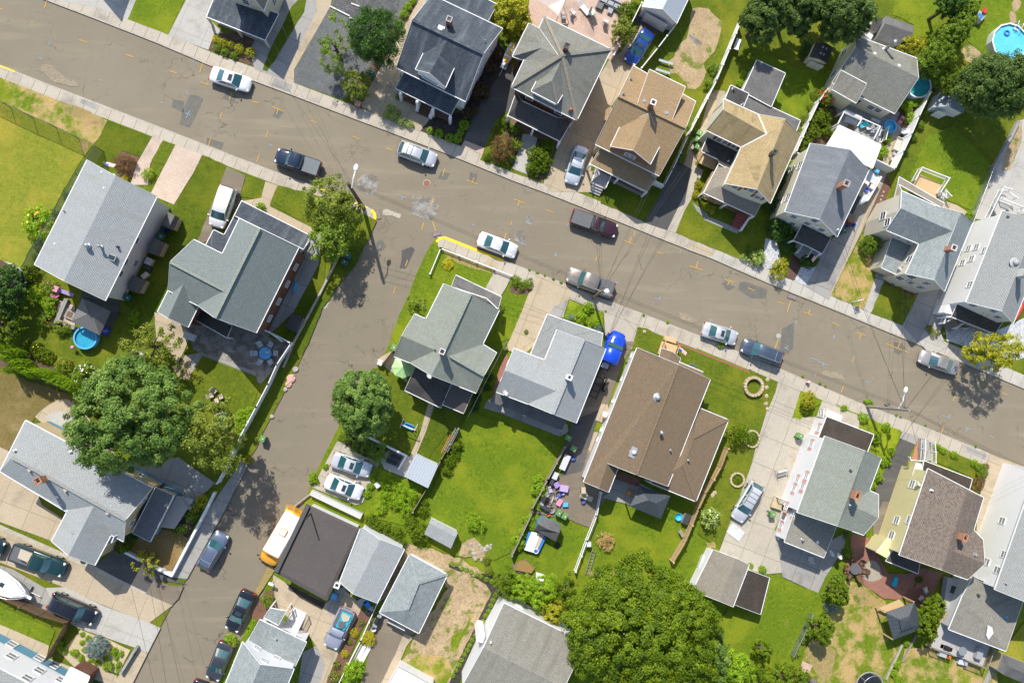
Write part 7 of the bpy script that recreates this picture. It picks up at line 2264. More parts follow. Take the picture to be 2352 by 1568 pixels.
for pts,col,lab in((((2275,1370),(2420,1060)),'car_red','orange red kayak leaning at the right edge by the long white house'),(((2340,1190),(2440,1010)),'p_tarp','blue kayak behind the orange one at the right edge')):
	a,b=W(*pts[0],.6),W(*pts[1],.6)
	c=(a+b)/2
	t=Thing('kayak',lab,'kayak',(c.x,c.y,GZ),math.atan2(a.y-b.y,a.x-b.x))
	L=(a-b).length
	mb=MB()
	loft(mb,[[Vector(((f-.5)*L,y*.4*k,.45+z*.3))for y,z in((-1,0),(-.6,-.8),(0,-1),(.6,-.8),(1,0),(.5,.6),(0,.75),(-.5,.6),(-1,0))]for f,k in((0,.05),(.2,.75),(.5,1),(.8,.75),(1,.05))])
	t.part('hull',mb,[col],uv=False)
	t.part('cockpit',MB().lathe((0,0,.62),[(.26,0),(.24,.05),(.2,.04),(.2,0)],12,sx=1.6),['p_black'],uv=False)
BIG=dict(leaf=.25,csize=.15,lump=.2,outward=.66,tonemix=.7)
tile(1,0)
tree('big dark pine like evergreen beside the gravel yard',1110,350,215,255,'leaf_dark',8,leaf=.34,clumps=240,per=70,aspect=.2,csize=.2,lump=.25,outward=.35,name='evergreen_tree')
tree('loose light green sapling left of the dark evergreen over the gravel',745,440,165,220,'leaf_mid',5,leaf=.24,clumps=75,per=50,gap=.5,lump=.45,aspect=.35)
tree('rounded golden green yew between the gravel yard and the tan drive',925,790,120,140,'leaf_olive',2.6,leaf=.14,clumps=150,per=60,name='yew',cat='shrub')
tree('yellow green tree at the back right of the dark grey gabled house',2290,130,130,175,'leaf_gold',5,clumps=100,per=60)
tile(2,0)
tree('grey green bushy tree at the patio corner by the blue car',1020,300,110,130,'leaf_olive',3.5,leaf=.18,clumps=90,per=55)
tree('dark broad tree in the shade at the top of the fenced yard',2300,170,170,220,'leaf_shade',8,clumps=250,per=100,**BIG)
tile(3,0)
tree('dark tree left of the roundest tree along the top edge',250,130,180,190,'leaf_shade',8,clumps=250,per=100,**BIG)
tree('dense round tree over the white shed at the top edge',690,170,240,220,'leaf_shade',9,clumps=300,per=110,**BIG)
tree('deep shaded tree at the top between two rounder trees',470,40,130,140,'leaf_dark',7,clumps=200,per=90,**BIG)
tree('wide dark green tree spreading over the right hand white shed',2070,800,320,300,'leaf_shade',9,clumps=420,per=110,**BIG)
tree('feathery sumac tree between the teal pool and the white shed',1640,760,130,130,'leaf_vivid',4.5,leaf=.34,clumps=70,per=40,aspect=.28,gap=.2)
for x,y,rx,ry,lab in((1790,130,85,140,'uppermost of the leaning golden green cypresses'),(1740,270,110,110,'cypress just under the uppermost one in the slanting row'),(1640,370,110,120,'middle cypress of the slanting row above the weathered roof'),(1560,500,120,110,'cypress left of the bare sandy patch in the slanting row'),(1490,590,130,90,'lowest cypress of the slanting row, beside the teal pool')):
	tree(lab,x,y,rx,ry,'leaf_mid',6,leaf=.22,clumps=150,per=90,aspect=.35,csize=.2,lump=.35,name='cypress',group='slanting row of cypresses',outward=.4,low=-.8)
tree('dark purple blue conifer at the top edge above the cypress row',1640,60,110,110,'leaf_dark',6,leaf=.22,clumps=110,per=50,name='conifer')
tree('yellow green bushy conifer behind the metal flue',1310,430,130,85,'leaf_gold',3,leaf=.16,clumps=110,per=60,name='conifer')
tile(1,1)
tree('half bare yellowing street tree at the corner with its shadow on the lane',700,330,230,240,'leaf_olive',7.5,leaf=.24,clumps=200,per=60,gap=.38,lump=.35,csize=.17)
tree('fuller green lower half of the corner tree group above the bins',690,620,170,210,'leaf_mid',7,leaf=.24,clumps=120,per=60,gap=.25,lump=.3)
tree('small leafy tree at the sage green house corner by the lane',1480,1240,85,105,'leaf_mid',3,leaf=.18,clumps=60,per=45,gap=.3)
tile(0,2)
tree('largest spreading backyard tree beside the long pale grey roof',1230,690,530,470,'leaf_deep',14,rz=5,leaf=.24,clumps=720,per=120,csize=.09,lump=.22,inner=.3,trunk=.45,gap=.12,outward=.72,tonemix=.75)
tree('thin orange tinged tree overhanging the long white fence',1990,880,210,280,'leaf_olive',12,leaf=.24,clumps=190,per=65,gap=.3,lump=.35)
tree('bushy young tree with grey bare branch above the dark shed',1400,60,230,200,'leaf_olive',6,leaf=.24,clumps=100,per=60,gap=.35,lump=.45)
tree('small green apple tree at the left edge by the flower beds',40,-130,130,140,'leaf_vivid',4,clumps=80,per=55)
tree('small loose tree in the walled brown lawn',1340,2020,110,110,'leaf_gold',3,leaf=.2,clumps=55,per=40,gap=.5,lump=.4)
tile(1,2)
tree('round dense street tree beside the parasol garden',985,570,265,290,'leaf_deep',9,rz=4,leaf=.22,clumps=420,per=110,csize=.11,lump=.14,outward=.72,tonemix=.75)
tile(2,3)
tree('giant bright green tree filling the bottom middle of the picture',1210,1080,680,620,'leaf_vivid',13,rz=4.8,leaf=.25,clumps=1000,per=130,csize=.075,lump=.2,inner=.3,trunk=.55,outward=.68,tonemix=.75)
tree('bluish green conifer at the right flank of the giant tree',1820,1290,130,220,'leaf_deep',9,leaf=.22,clumps=120,per=60,name='conifer')
for x,y,r,m,lab in((60,680,120,'leaf_lime','pale bamboo clump at the left end of the long hedge thicket'),(260,740,150,'leaf_lime','bushy bamboo clump left of the white wall top'),(390,900,120,'leaf_gold','yellowing bamboo clump hanging over the white wall'),(480,720,130,'leaf_vivid','bamboo clump touching the giant tree crown')):
	tree(lab,x,y,r,r,m,4,leaf=.3,clumps=90,per=55,aspect=.22,lump=.35,name='bamboo',cat='bamboo',group='bamboo thicket')
tile(1,3)
tree('leaning willowy shrub tree at the right end of the dwarf hedge',2290,640,110,150,'leaf_vivid',4,clumps=80,per=50,aspect=.3)
tile(3,2)
tree('golden green street tree throwing a lacy shadow on the road',2050,90,250,170,'leaf_gold',7.5,leaf=.22,clumps=170,per=60,gap=.3,lump=.25)
tile(3,3)
for x,y,rx,ry,lab in((640,730,90,110,'leafy tree by the corner of the grey concrete yard'),(480,1060,120,130,'round leafy tree halfway down the wire fence'),(1510,860,100,110,'bright tree between the gazebo and the deck wing'),(1450,1020,90,140,'bright lower tree behind the lattice deck rail')):
	tree(lab,x,y,rx,ry,'leaf_vivid',4,clumps=90,per=60)
tree('leafy thicket at the bottom edge beside the rust red shed',130,1500,210,120,'leaf_vivid',4,clumps=130,per=60,lump=.4)
tree('sumac bush with long fronds right of the giant tree',-330,1420,170,150,'leaf_lime',3.5,leaf=.4,clumps=110,per=45,aspect=.25,lump=.4,name='sumac',cat='shrub')
tree('small round bush tree on the lawn right of the giant tree',-60,1260,80,90,'leaf_vivid',3,clumps=60,per=55)
tile(0,1)
tree('dark shaded tree behind the brown shed at the left edge',90,1080,130,200,'leaf_dark',5,clumps=100,per=60)
tree('dark leafy tree at the left edge below the brown shed',20,1270,150,110,'leaf_dark',4,clumps=80,per=60)
tile(0,0)
bush(1992,360,40,'box:leaf_yellow','brightest yellow clipped ball bush at the bed corner','clipped bushes in the front bed')
bushes([(2050,392,44),(2125,415,36),(2200,450,46),(2298,482,45)],'box:leaf_gold','yellow green clipped ball bush in the front bed row','clipped bushes in the front bed')
bushes([(1992,443,32),(2068,480,36),(2150,512,32)],'loose:leaf_mid','low green mound in front of the yellow ball bushes','low mounds in the front bed')
bush(1140,1500,80,'fine:leaf_bronze','orange bronze japanese maple bush in the front garden of the white house',name='maple',ry=90)
tile(1,0)
bushes([(1235,993,40),(1195,1056,34),(1262,1075,42),(1338,1112,40),(1410,1143,36),(1305,1032,26)],'flowers:leaf_hydrangea','round hydrangea bush with pale heads by the sidewalk','hydrangea bushes',name='hydrangea')
bushes([(1600,1200,34),(1682,1228,42),(1775,1268,42),(1852,1272,42),(1880,1215,34),(1912,1145,48)],'box:leaf_lime','rounded green bush edging the dark mulch corner bed','bushes of the corner bed')
bush(2260,1360,110,'fine:leaf_bronze','large brown bronze round bush in the garden strip',ry=125,h=2.2)
bushes([(2120,600,75),(2060,840,85),(1960,1010,75),(2210,500,60)],'loose:leaf_red','dark reddish shrub along the right wall of the dark grey house','reddish shrubs by the wall')
bushes([(1390,60,36),(1360,130,36),(1440,10,30),(1330,215,28)],'loose:leaf_lime','lime green perennial in the narrow bed beside the gravel','lime perennials')
bush(1305,890,28,'box:leaf_mid','small ball bush under the porch corner of the dark grey house')
bushes([(2220,1200,36),(2290,1120,46),(2130,1440,40),(2300,1500,40)],'flowers:leaf_vivid','leafy flowering plant round the big bronze bush','plants round the bronze bush')
tile(2,0)
bushes([(240,1440,95),(320,1350,80),(200,1550,70),(300,1500,70)],'loose:leaf_vivid','leafy green shrub in the bed right of the white path','shrubs right of the path')
bushes([(30,1180,50),(30,1320,60),(-20,1440,50)],'loose:leaf_mid','leafy shrub in the bed left of the white path','shrubs left of the path')
bushes([(60,150,120),(40,330,80),(60,20,80)],'loose:leaf_gold','yellow green bush between the dark house and the brick patio','bushes beside the patio')
bushes([(1060,110,80),(1130,60,60)],'loose:leaf_vivid','bright vine on the white fence by the patio sofa','vines by the patio')
bushes([(2130,690,36),(2100,760,36)],'loose:leaf_lime','lime plant beside the black flat rear roof','plants by the flat roof')
bushes([(1870,640,60),(1830,780,60),(1650,1180,36),(1560,1440,50)],'loose:leaf_mid','ivy bush hugging the long white fence','ivy by the long white fence')
tile(2,1)
bushes([(1710,130,36),(1690,220,36),(1780,330,40),(1840,360,36)],'loose:leaf_gold','small garden plant round the wooden porch','plants round the wooden porch')
bushes([(2130,795,36),(2255,800,74)],'flowers:leaf_hydrangea','pale flowering hydrangea at the sidewalk by the white stones','hydrangeas by the white stones',name='hydrangea')
bush(2190,715,42,'loose:leaf_mid','tall green shrub behind the pale hydrangeas')
bushes([(150,1030,44),(40,1010,50),(80,1060,40)],'spiky:leaf_mid','spiky lily clump in the curved front bed','lilies of the curved bed',name='lily')
bushes([(630,1360,60),(700,1260,50),(760,1400,40)],'loose:leaf_lime','wild green shrub in the stone edged front bed','wild shrubs of the stone bed')
bushes([(550,1350,36),(800,1460,48)],'fine:leaf_blue','blue grey low juniper in the stone edged front bed','blue junipers')
bush(620,1375,55,'spiky:leaf_vivid','ferny bright clump in the ring of the stone edged bed',name='fern')
bush(130,1480,20,'loose:leaf_mid','weed tuft at the tan drive edge')
tile(3,1)
bush(108,905,102,'fine:leaf_gold','golden yellow rounded bush at the sidewalk corner',ry=82,h=1.9)
bush(945,680,84,'dense:leaf_mid','round green bush beside the low porch of the beige house',ry=96,h=2.4)
bush(1862,408,44,'box:leaf_lime','egg shaped bright bush by the side wire fence')
bushes([(120,540,110),(190,690,70),(370,830,70)],'loose:leaf_dark','dark shrub in the shade by the black entry porch','dark shrubs by the entry porch')
bushes([(1490,1450,36),(1530,1495,40)],'fine:leaf_olive','young bush at the foot of the blue grey drive','young bushes by the drive')
bushes([(1160,1010,40),(1215,1045,36)],'loose:leaf_mid','small shrub in the red front bed of the beige house','shrubs of the red bed')
bushes([(-30,200,70),(40,320,70),(130,120,60),(200,30,60)],'loose:leaf_dark','shade shrub between the straw roof and the cream house','shade shrubs between houses')
tile(3,0)
bush(545,890,80,'flowers:leaf_mid','shrub with red blossom by the white fence corner',flowers=(('red',70),),h=2.2)
bushes([(440,1100,80),(400,1220,80),(520,1060,70),(340,1330,70),(540,1200,60),(400,1400,40)],'loose:leaf_vivid','lush perennial filling the fenced garden bed','lush perennials of the fenced bed')
bushes([(440,860,50),(400,980,44),(340,1090,50),(290,1210,40)],'fine:leaf_olive','pale vine tuft along the outside of the white fence','vines outside the white fence')
bushes([(1390,930,60),(1290,970,60),(1300,1080,50),(1100,1270,40),(1060,1390,50)],'loose:leaf_lime','leafy plant in the bed by the right white fence','plants inside the right fence')
bushes([(1440,1040,36),(1400,1150,40),(1340,1260,36),(1270,1390,34)],'loose:leaf_mid','leafy vine on the outer side of the right white fence','vines outside the right fence')
bush(1445,1000,20,'loose:leaf_mid','short tuft under the corner of the right white fence')
bush(350,450,50,'loose:leaf_dark','dark bush left of the cream shed with dark roof',ry=110)
bush(510,635,30,'loose:leaf_gold','small gold tuft in front of the cream shed doors')
bush(1810,575,18,'loose:leaf_yellow','yellow flower clump by the bare sandy patch')
bush(250,1500,44,'loose:leaf_lime','lime shrub against the straw yellow roof edge')
tile(0,1)
bush(350,490,140,'flowers:leaf_lime','big yellow green bush with white blossom at the field edge',ry=130,flowers=(('white',14),('yellow',20)),h=2.4)
bushes([(610,220,36),(510,400,44),(390,655,30),(345,700,36),(320,790,36),(270,930,70)],'loose:leaf_vivid','green climber along the wire fence behind the white house','climbers on the field fence')
bushes([(450,1080,70),(420,1370,60),(560,1440,60),(620,1450,40)],'flowers:leaf_mid','garden plant with red and yellow blossom by the stone patio','blossom plants by the stone patio',flowers=(('orange',14),('yellow',14)))
bushes([(450,1215,60),(460,1300,46)],'loose:leaf_lime','leafy green clump between the stone patio and the lawn','green clumps by the patio')
bush(340,1130,70,'spiky:leaf_lime','bright banana like plant on the backyard lawn',name='banana_plant')
bush(1360,30,50,'flowers:leaf_lime','orange and yellow flower box plant in front of the white house',flowers=(('yellow',24),('orange',16)))
bush(1145,70,30,'loose:leaf_yellow','yellow low bush by the white house front corner')
bush(180,1000,70,'flowers:leaf_dark','dark rose bush with white blossom below the brown shed',flowers=(('white',40),),ry=90)
bushes([(1220,1380,40),(1240,1310,36),(1200,1450,30)],'fine:leaf_lime','small conifer in the side yard by the brick house','small conifers in the side yard')
tile(0,2)
hedge=[(40,60,80,50),(100,150,90,46),(150,100,80,40),(200,200,80,50),(230,250,80,46),(310,290,80,46),(400,290,70,40),(480,310,60,40),(540,360,100,50),(655,410,80,50),(120,255,50,36)]
for i,(x,y,rx,ry)in enumerate(hedge):
	bush(x,y,rx,'dense:leaf_lime','soft bright arborvitae in the slanting hedge row','arborvitae hedge',name='arborvitae',ry=ry,h=3.6,rot=-15)
bushes([(240,40,50),(340,60,60),(420,130,60),(350,130,40)],'flowers:leaf_vivid','perennial in the border above the arborvitae hedge','border perennials',flowers=(('yellow',8),))
bush(770,310,110,'flowers:leaf_mid','bush covered in white blossom at the hedge end',flowers=(('white',45),),ry=90)
bush(580,220,70,'flowers:leaf_mid','orange and yellow blossom clump left of the white blossom bush',flowers=(('orange',26),('yellow',20)))
bushes([(2230,690,60),(2200,790,60),(2290,640,40)],'loose:leaf_lime','leafy vegetable clump inside the long white fence','plants inside the long white fence')
bushes([(1860,1470,60),(1790,1530,46)],'box:leaf_gold','yellow green round bush inside the corner wall','bushes inside the corner wall')
bush(2280,1085,40,'loose:leaf_gold','tuft at the outer end of the grass verge')
tile(0,3)
bush(1670,160,46,'box:leaf_mid','green clipped ball by the blue porch base')
bush(1760,40,50,'loose:leaf_mid','leafy shrub beside the walled path')
bush(1120,325,62,'box:leaf_vivid','bright ball bush at the corner of the grey wing')
bush(1215,210,50,'loose:leaf_dark','dark bush in the nook of the tan house')
bush(885,1240,88,'dense:leaf_blue','round blue spruce in the middle of the mulched rock garden',name='blue_spruce',h=2.2)
bushes([(1045,1280,34),(990,1410,42),(775,1262,22),(755,1195,22),(810,1155,24),(680,1290,34),(745,1340,28),(835,1355,24),(895,1380,26),(1110,1300,24),(1070,1335,22),(1090,1400,26),(1085,1455,20),(755,1120,20),(965,1330,26),(545,1230,34),(590,1270,28)],'loose:leaf_lime','small perennial in the rock garden round the blue spruce','rock garden perennials')
bushes([(2335,1010,22),(2320,1055,24),(2292,1110,26)],'box:leaf_lime','tiny clipped ball behind the black sedan','tiny balls by the side street')
bush(2120,1165,60,'loose:leaf_lime','weed clump between the black sedan and the grey sedan',ry=40)
tile(1,1)
bush(1765,855,50,'loose:leaf_yellow','golden hosta clump round a small post in the corner lawn',name='hosta',h=.5)
bush(40,340,42,'loose:leaf_lime','weed clump by the walk of the brick house')
bush(2240,1260,40,'loose:leaf_mid','shrub at the right corner of the sage green house')
tile(1,2)
bushes([(830,870,60),(910,960,50),(1010,970,56),(1120,1020,90),(880,800,50)],'spiky:leaf_mid','ornamental palm like tuft behind the parking pad','spiky tufts behind the parking pad',name='ornamental_grass')
bushes([(1090,1180,30),(1070,1250,34),(1050,1330,34),(1020,1400,34)],'loose:leaf_lime','vine on the low fence at the end of the parking pad','vines at the parking pad')
bushes([(1840,960,60),(1780,1100,50),(1750,1190,46),(1540,1480,40),(1540,1560,50),(1830,1040,44)],'loose:leaf_vivid','bramble along the middle garden fence','brambles along the garden fence')
bushes([(1210,1300,60),(1320,1360,60),(1180,1420,60),(1300,1470,70),(1420,1420,60),(1380,1540,60),(1150,1530,50)],'spiky:leaf_lime','tall weed clump in the overgrown garden plot','weeds of the overgrown plot',name='weed')
bushes([(2030,520,44),(2010,600,40),(2150,330,40),(2120,420,36)],'loose:leaf_dark','shaded shrub in the gap right of the sage green house','shaded shrubs in the gap')
bushes([(520,1250,44),(640,1150,26),(780,880,30),(560,1290,24)],'loose:leaf_lime','weed tuft at the edge of the side street lane','weeds along the lane')
tile(2,2)
bush(2075,850,100,'spiky:leaf_vivid','large palm like sumac at the right wing of the ranch house',ry=95,h=2.2,name='sumac')
bush(2200,890,60,'loose:leaf_vivid','leafy clump in the stone ringed bed by the drive',h=.5)
bush(2075,1265,46,'loose:leaf_vivid','leafy clump inside the lower stone ring',h=.4)
bushes([(260,1370,70),(240,1280,50),(230,1500,50),(160,1640,50),(200,1690,40),(60,1850,60),(100,1760,40)],'loose:leaf_lime','bramble growing over the junk yard fence','brambles over the junk yard fence')
bush(1640,240,40,'spiky:leaf_blue','pale tuft beside the ranch house roof edge')
bush(1920,640-600,26,'loose:leaf_lime','low tuft at the ranch house front corner')
tile(2,3)
bush(1830,55,88,'flowers:leaf_hydrangea','pale green hydrangea bush covered in cream heads by the drive',name='hydrangea',flowers=(('white',8),),h=2.0)
bush(2195,490,24,'loose:leaf_lime','weed tuft at the tan garage corner')
bush(2300,520,34,'loose:leaf_lime','larger weed tuft behind the black lean-to')
bush(860,270,80,'spiky:straw','dry straw coloured grass clump on the lawn',ry=85,name='dry_grass',h=.9)
tile(3,2)
bush(375,545,86,'dense:leaf_gold','golden green clipped bush in the little corner bed',ry=70,h=1.6)
bush(345,610,50,'loose:leaf_vivid','bright leafy plant under the golden corner bush')
bushes([(880,700,46),(1090,790,44),(1140,1010,36),(1000,880,50),(1010,1240,50),(950,1330,44),(1080,1100,50),(700,610,30),(930,560,30)],'loose:leaf_lime','rank weed in the pole garden','rank weeds of the pole garden')
bush(1970,1195,66,'dense:leaf_mid','dark green ball bush at the tan drive edge',ry=50)
bush(1910,1320,66,'fine:leaf_bronze','rusty brown bush below the dark green ball bush',ry=100)
bush(2000,1150,34,'fine:leaf_bronze','small brown bush behind the dark green ball bush')
bushes([(1560,965,30),(1610,1000,30),(1715,1040,36),(1900,1120,36)],'loose:leaf_lime','low lime tuft along the small front lawn','lime tufts of the front lawn')
tile(3,3)
bushes([(740,210,44),(730,370,50),(660,600,50),(600,640,40),(530,780,40),(340,1150,50),(260,1300,36)],'loose:leaf_mid','creeper on the wire fence right of the long lawn','creepers on the long lawn fence')
bush(575,880,46,'spiky:leaf_blue','blue green grass mound beside the wire fence',ry=56)
bush(1990,500,60,'spiky:leaf_lime','leafy plant sprouting against the white sided wall',h=1.4)
bushes([(1190,1400,36),(1160,1480,36),(1200,1540,40),(1270,1200,30)],'loose:leaf_lime','plant in the narrow strip between two kerbs','plants of the narrow strip')
bush(1390,620,34,'loose:leaf_vivid','small bush at the rim of the round brick patio')
tile(1,3)
bushes([(900,1105,40),(815,1298,34)],'fine:leaf_yellow','small yellow bush in the red mulch strip','yellow bushes of the mulch strip')
bush(1032,1160,60,'fine:leaf_yellow','larger golden bush behind the white rail at the mulch strip',ry=66)
bush(892,1465,88,'loose:leaf_lime','bright green leafy bush at the bottom of the drive',ry=95)
bushes([(720,1515,50),(740,1400,36),(860,1190,26),(965,1015,26)],'flowers:leaf_olive','rose bush with a few pink blossoms in the mulch strip','roses of the mulch strip',flowers=(('pink',5),))
bush(105,810,56,'loose:leaf_olive','grey green bush at the mail box bed')
bushes([(1060,80,60),(1110,130,60),(1200,150,50),(1280,200,60),(1330,280,50),(1500,180,90),(1420,110,60)],'loose:leaf_vivid','rank green bush in the thicket above the grey wing roof','thicket above the grey wing')
bush(2020,90,80,'spiky:leaf_lime','grass like mound in the big green lawn')
dw=[(1797,468),(1845,478),(1893,517),(1932,527),(1977,547),(2027,572),(2065,592),(2120,616),(2168,636),(2202,762),(2178,808),(2157,855),(2137,905),(2110,950),(2088,1003),(2063,1040),(2040,1088),(2014,1132),(1986,1173),(1962,1222),(1940,1265),(1916,1308),(1888,1355),(1866,1402),(1835,1450),(1808,1500)]
bushes([(x,y,22)for x,y in dw],'box:leaf_lime','little round boxwood in the curved dark mulch row','boxwood row',name='boxwood')
bushes([(2140,540,40),(2240,600,40),(2120,440,36)],'loose:leaf_olive','dry tangle behind the boxwood row','tangle behind the boxwoods')
tile(0,0)
bushes([(4704+x,1568+y,r*.7)for x,y,r in((160,905,16),(232,935,20),(300,955,16),(380,990,18),(450,1025,18),(1210,1325,16),(1430,1390,20),(860,1290,16))]+[(7056+x,3136+y,r*.7)for x,y,r in((320,318,18),(480,380,18),(530,405,14),(890,545,18),(960,575,18),(1180,672,18),(1220,690,14),(1450,765,14),(1910,960,18))],'loose:leaf_lime','weed tuft growing along the lower kerb of the main street','kerb weeds',h=.25)
tile(2,0)
fence('long white vinyl fence running down between the tan and the straw yellow houses',[(2118,165),(1880,740),(1620,1250),(1475,1560),(1400,1700),(1320,1665)],1.7)
fence('white vinyl fence from the metal roofed garage to the tan house',[(1505,225),(1340,440),(1190,625)],1.6)
fence('short white fence section by the patio sofa',[(1190,30),(1093,225)],1.7)
fence('short white fence section at the lower patio corner',[(1000,385),(935,505)],1.5)
tile(3,0)
fence('white vinyl fence left of the lush garden bed',[(575,780),(470,930),(380,1120),(258,1400),(330,1425)],1.7)
fence('white vinyl fence right of the patio with the small blue pool',[(1495,850),(1390,1070),(1320,1235),(1245,1395),(1168,1552),(985,1460)],1.9)
wallrun('low pale concrete wall beside the white path at the right edge',[(2310,1120),(2180,1370),(2070,1568)],.6,'slab_grey',.35)
tile(0,0)
fence('tall chain link fence bordering the dry sports field',[(-200,830),(0,930),(210,1030),(430,1125),(640,1225),(872,1342),(690,1600),(480,1960),(200,2440)],2.2,'green_metal','chain',step=2.9)
tile(1,1)
fence('low white rail fence round the corner lawn',[(1600,945),(1697,712),(2352,965)],.55,'trim_white','rail')
wallrun('narrow concrete retaining wall along the lane verge',[(780,740),(570,1160),(350,1568),(250,1800)],.45,'stone',.22)
fence('long white vinyl fence along the lane below the brick house',[(90,1470),(320,1585),(190,1778),(110,1958),(0,2168),(-150,2448),(-245,2660),(-360,2870)],1.8)
tile(0,2)
wallrun('white capped low wall round the sunken brown lawn',[(1965,1395),(1880,1568),(1575,2150),(1445,2090),(1150,1940)],.8,'trim_white',.25)
tile(0,3)
fence('weathered reed fence between the boat and the narrow lawn',[(-150,715),(0,790),(350,950),(600,1020),(400,1370)],1.9,'wood_brown','slat',gap=.12)
wallrun('low stone wall at the foot of the blue spruce garden',[(1250,1245),(1105,1480)],.7,'slab_grey',.25)
tile(1,2)
fence('dark slatted fence strip beside the green bin at the lane',[(1255,85),(1165,200)],1.5,'wood_brown','slat')
fence('old wooden fence with leaning ladders in the middle of the gardens',[(1860,800),(1700,1090),(1570,1350),(1440,1568)],1.2,'wood_grey','slat')
fence('thin chain link fence right of the sage green house',[(2300,0),(2130,330),(1950,690)],1.2,'galvanised','chain')
wallrun('low white retaining wall beside the fire pit',[(1000,865),(1380,1050),(1310,1170)],.6,'trim_white',.2)
wallrun('long rounded concrete wall above the flat brown roof',[(520,1395),(950,1600)],.8,'stucco',.6)
tile(2,2)
fence('grey board fence behind the junk yard',[(490,970),(330,1270),(185,1540),(190,1570),(0,1970)],1.3,'wood_grey')
fence('long tan plank fence right of the ranch house',[(1990,985),(1930,1150),(1790,1390),(1720,1540),(1600,1840),(1485,2030)],1.6,'wood_tan','slat')
fence('thin white picket fence down the lawn behind the junk yard',[(820,1390),(780,1600),(690,1828),(585,2113)],1.0,'trim_white','rail')
tile(1,3)
fence('white rail along the red mulch strip',[(1115,835),(960,1180),(830,1430),(750,1590)],.8,'trim_white','rail')
tile(3,3)
fence('wire fence between the long lawn and the patchy yard',[(420,940),(240,1330)],1.2,'galvanised','chain')
wallrun('left kerb of the narrow weedy strip',[(1235,1220),(1090,1530)],.25,'stone',.2)
wallrun('right wooden kerb of the narrow weedy strip',[(1365,1130),(1240,1370)],.3,'wood_grey',.15)
tile(3,1)
fence('wire fence between the beige house lawn and the white stairs',[(2090,-60),(1890,470),(1780,740)],1.2,'galvanised','chain')
def pole(label,base,top,h,r=.16,mat='pole_wood'):
	a,b=W(*base),W(*top,h)
	t=Thing('utility_pole',label,'utility pole',(a.x,a.y,GZ))
	mb=MB().bar(a,b,r,10,0,r*.75)
	t.part('shaft',mb,[mat],local=False,uv=False)
	t.top=b
	return t
def lamp_arm(t,p,q):
	a,b=p,q
	m=a.lerp(b,.5)+Vector((0,0,.3))
	t.part('lamp_arm',MB().path([a,m,b],.06,6),['p_white'],local=False,uv=False)
	d=(b-a).normalized()
	t.part('lamp_head',MB().lathe(b+d*.3,[(.001,-.12),(.2,-.08),(.25,0),(.15,.08),(.001,.1)],12,sx=1.6,rz=math.atan2(d.y,d.x)),['p_white'],local=False,uv=False)
tile(1,1)
P1=pole('dark wooden utility pole with a street lamp at the lane corner',(990,345),(842,115),10.3,.22,'bark')
lamp_arm(P1,P1.part('bracket',MB().box(P1.top-Vector((0,0,.8)),(.3,.3,.3)),['galvanised'],local=False,uv=False)and W(880,160,9.4),W(913,0,9.6))
tile(2,1)
P2=pole('brown utility pole with a white transformer over the bronze pickup',(745,1168),(836,1098),7.3)
c=W(866,1112,6.2)
P2.part('transformer',MB().lathe(c,[(.27,-.5),(.3,-.45),(.3,.35),(.24,.45),(.05,.5)],14),['p_white'],local=False,uv=False)
P2.part('crossarm',MB().bar(W(760,1085,7),W(925,1150,7),.06,6),['pole_grey'],local=False,uv=False)
tile(3,2)
P3=pole('pale grey utility pole with a long lamp arm by the lower street',(910,596),(1300,632),8.3,.19,'pole_grey')
lamp_arm(P3,W(1198,615,6.4),W(1256,470,6.8))
for a,b in(((1080,575),(1160,615)),((1240,590),(1290,620))):
	P3.part('crossarm',MB().bar(W(*a,6.5),W(*b,6.5),.06,6),['pole_grey'],local=False,uv=False)
P3.part('service_box',MB().box(W(1095,583,5.5),(.3,.3,.6)),['p_dark'],local=False,uv=False)
T1,T2,T3=P1.top,P2.top,P3.top
tile(0,0)
for k,dz in enumerate((-.3,-1.0,-1.6)):
	dv=Vector((0,0,dz))
	off=Vector((.15*k,.2*k,0))
	wire('overhead wire along the lower kerb from the corner pole to the transformer pole',T1+dv+off,T2+Vector((0,0,dz*.8))+off,.5,.014)
	wire('overhead wire along the lower kerb from the transformer pole to the grey lamp pole',T2+Vector((0,0,dz*.8))+off,T3+dv+off,.6,.014)
	wire('overhead wire leaving the grey lamp pole to the right edge',T3+dv+off,W(10200,4700,7+dz)+off,.6,.014)
	wire('overhead wire from the corner pole to the upper left',T1+dv+off,W(2352+150-200*k,20,6.0+dz),.8,.012)
for tgt,z in(((6250,1580),4.0),((6050,1500),5.0),((5430,1600),4.0)):
	for k in range(2):
		wire('service wire from the transformer pole across the street to a house',T2-Vector((0,0,.6+.3*k)),W(tgt[0]+60*k,tgt[1]-30*k,z),.5)
for tgt,z in(((7690,2175),4.5),((8300,2650),5.0),((9100,2800),4.5)):
	for k in range(2):
		wire('service wire from the grey lamp pole across the street to a house',T3-Vector((0,0,.6+.3*k)),W(tgt[0]+50*k,tgt[1]+20*k,z),.5)
wire('service wire from the transformer pole to the ranch house roof',T2,W(6060,3300,5.0),.4)
wire('service wire from the transformer pole to the pale grey house roof',T2,W(4704+100,3136+60,5.0),.4)
wire('service wire from the grey lamp pole to the yellow walled house',T3,W(7056+1480,3136+1300,5.6),.4)
for x0,y0,x1,y1 in((1450,5000,1560,6500),(1190,4940,1460,6500),(1500,5100,1700,6500)):
	wire('thin wire hanging over the lower side street',W(x0-240,y0-500,5.5),W(x1,y1,7),.4)
tile(1,2)
wire('washing line from the black rear roof to the metal shed',W(1770,600,2.6),W(1480,1030,2.3),.15,.02,None)
tile(3,2)
t=place('fire_hydrant','red and white fire hydrant on the pavement by the corner bed','hydrant',368,372,h=.3)
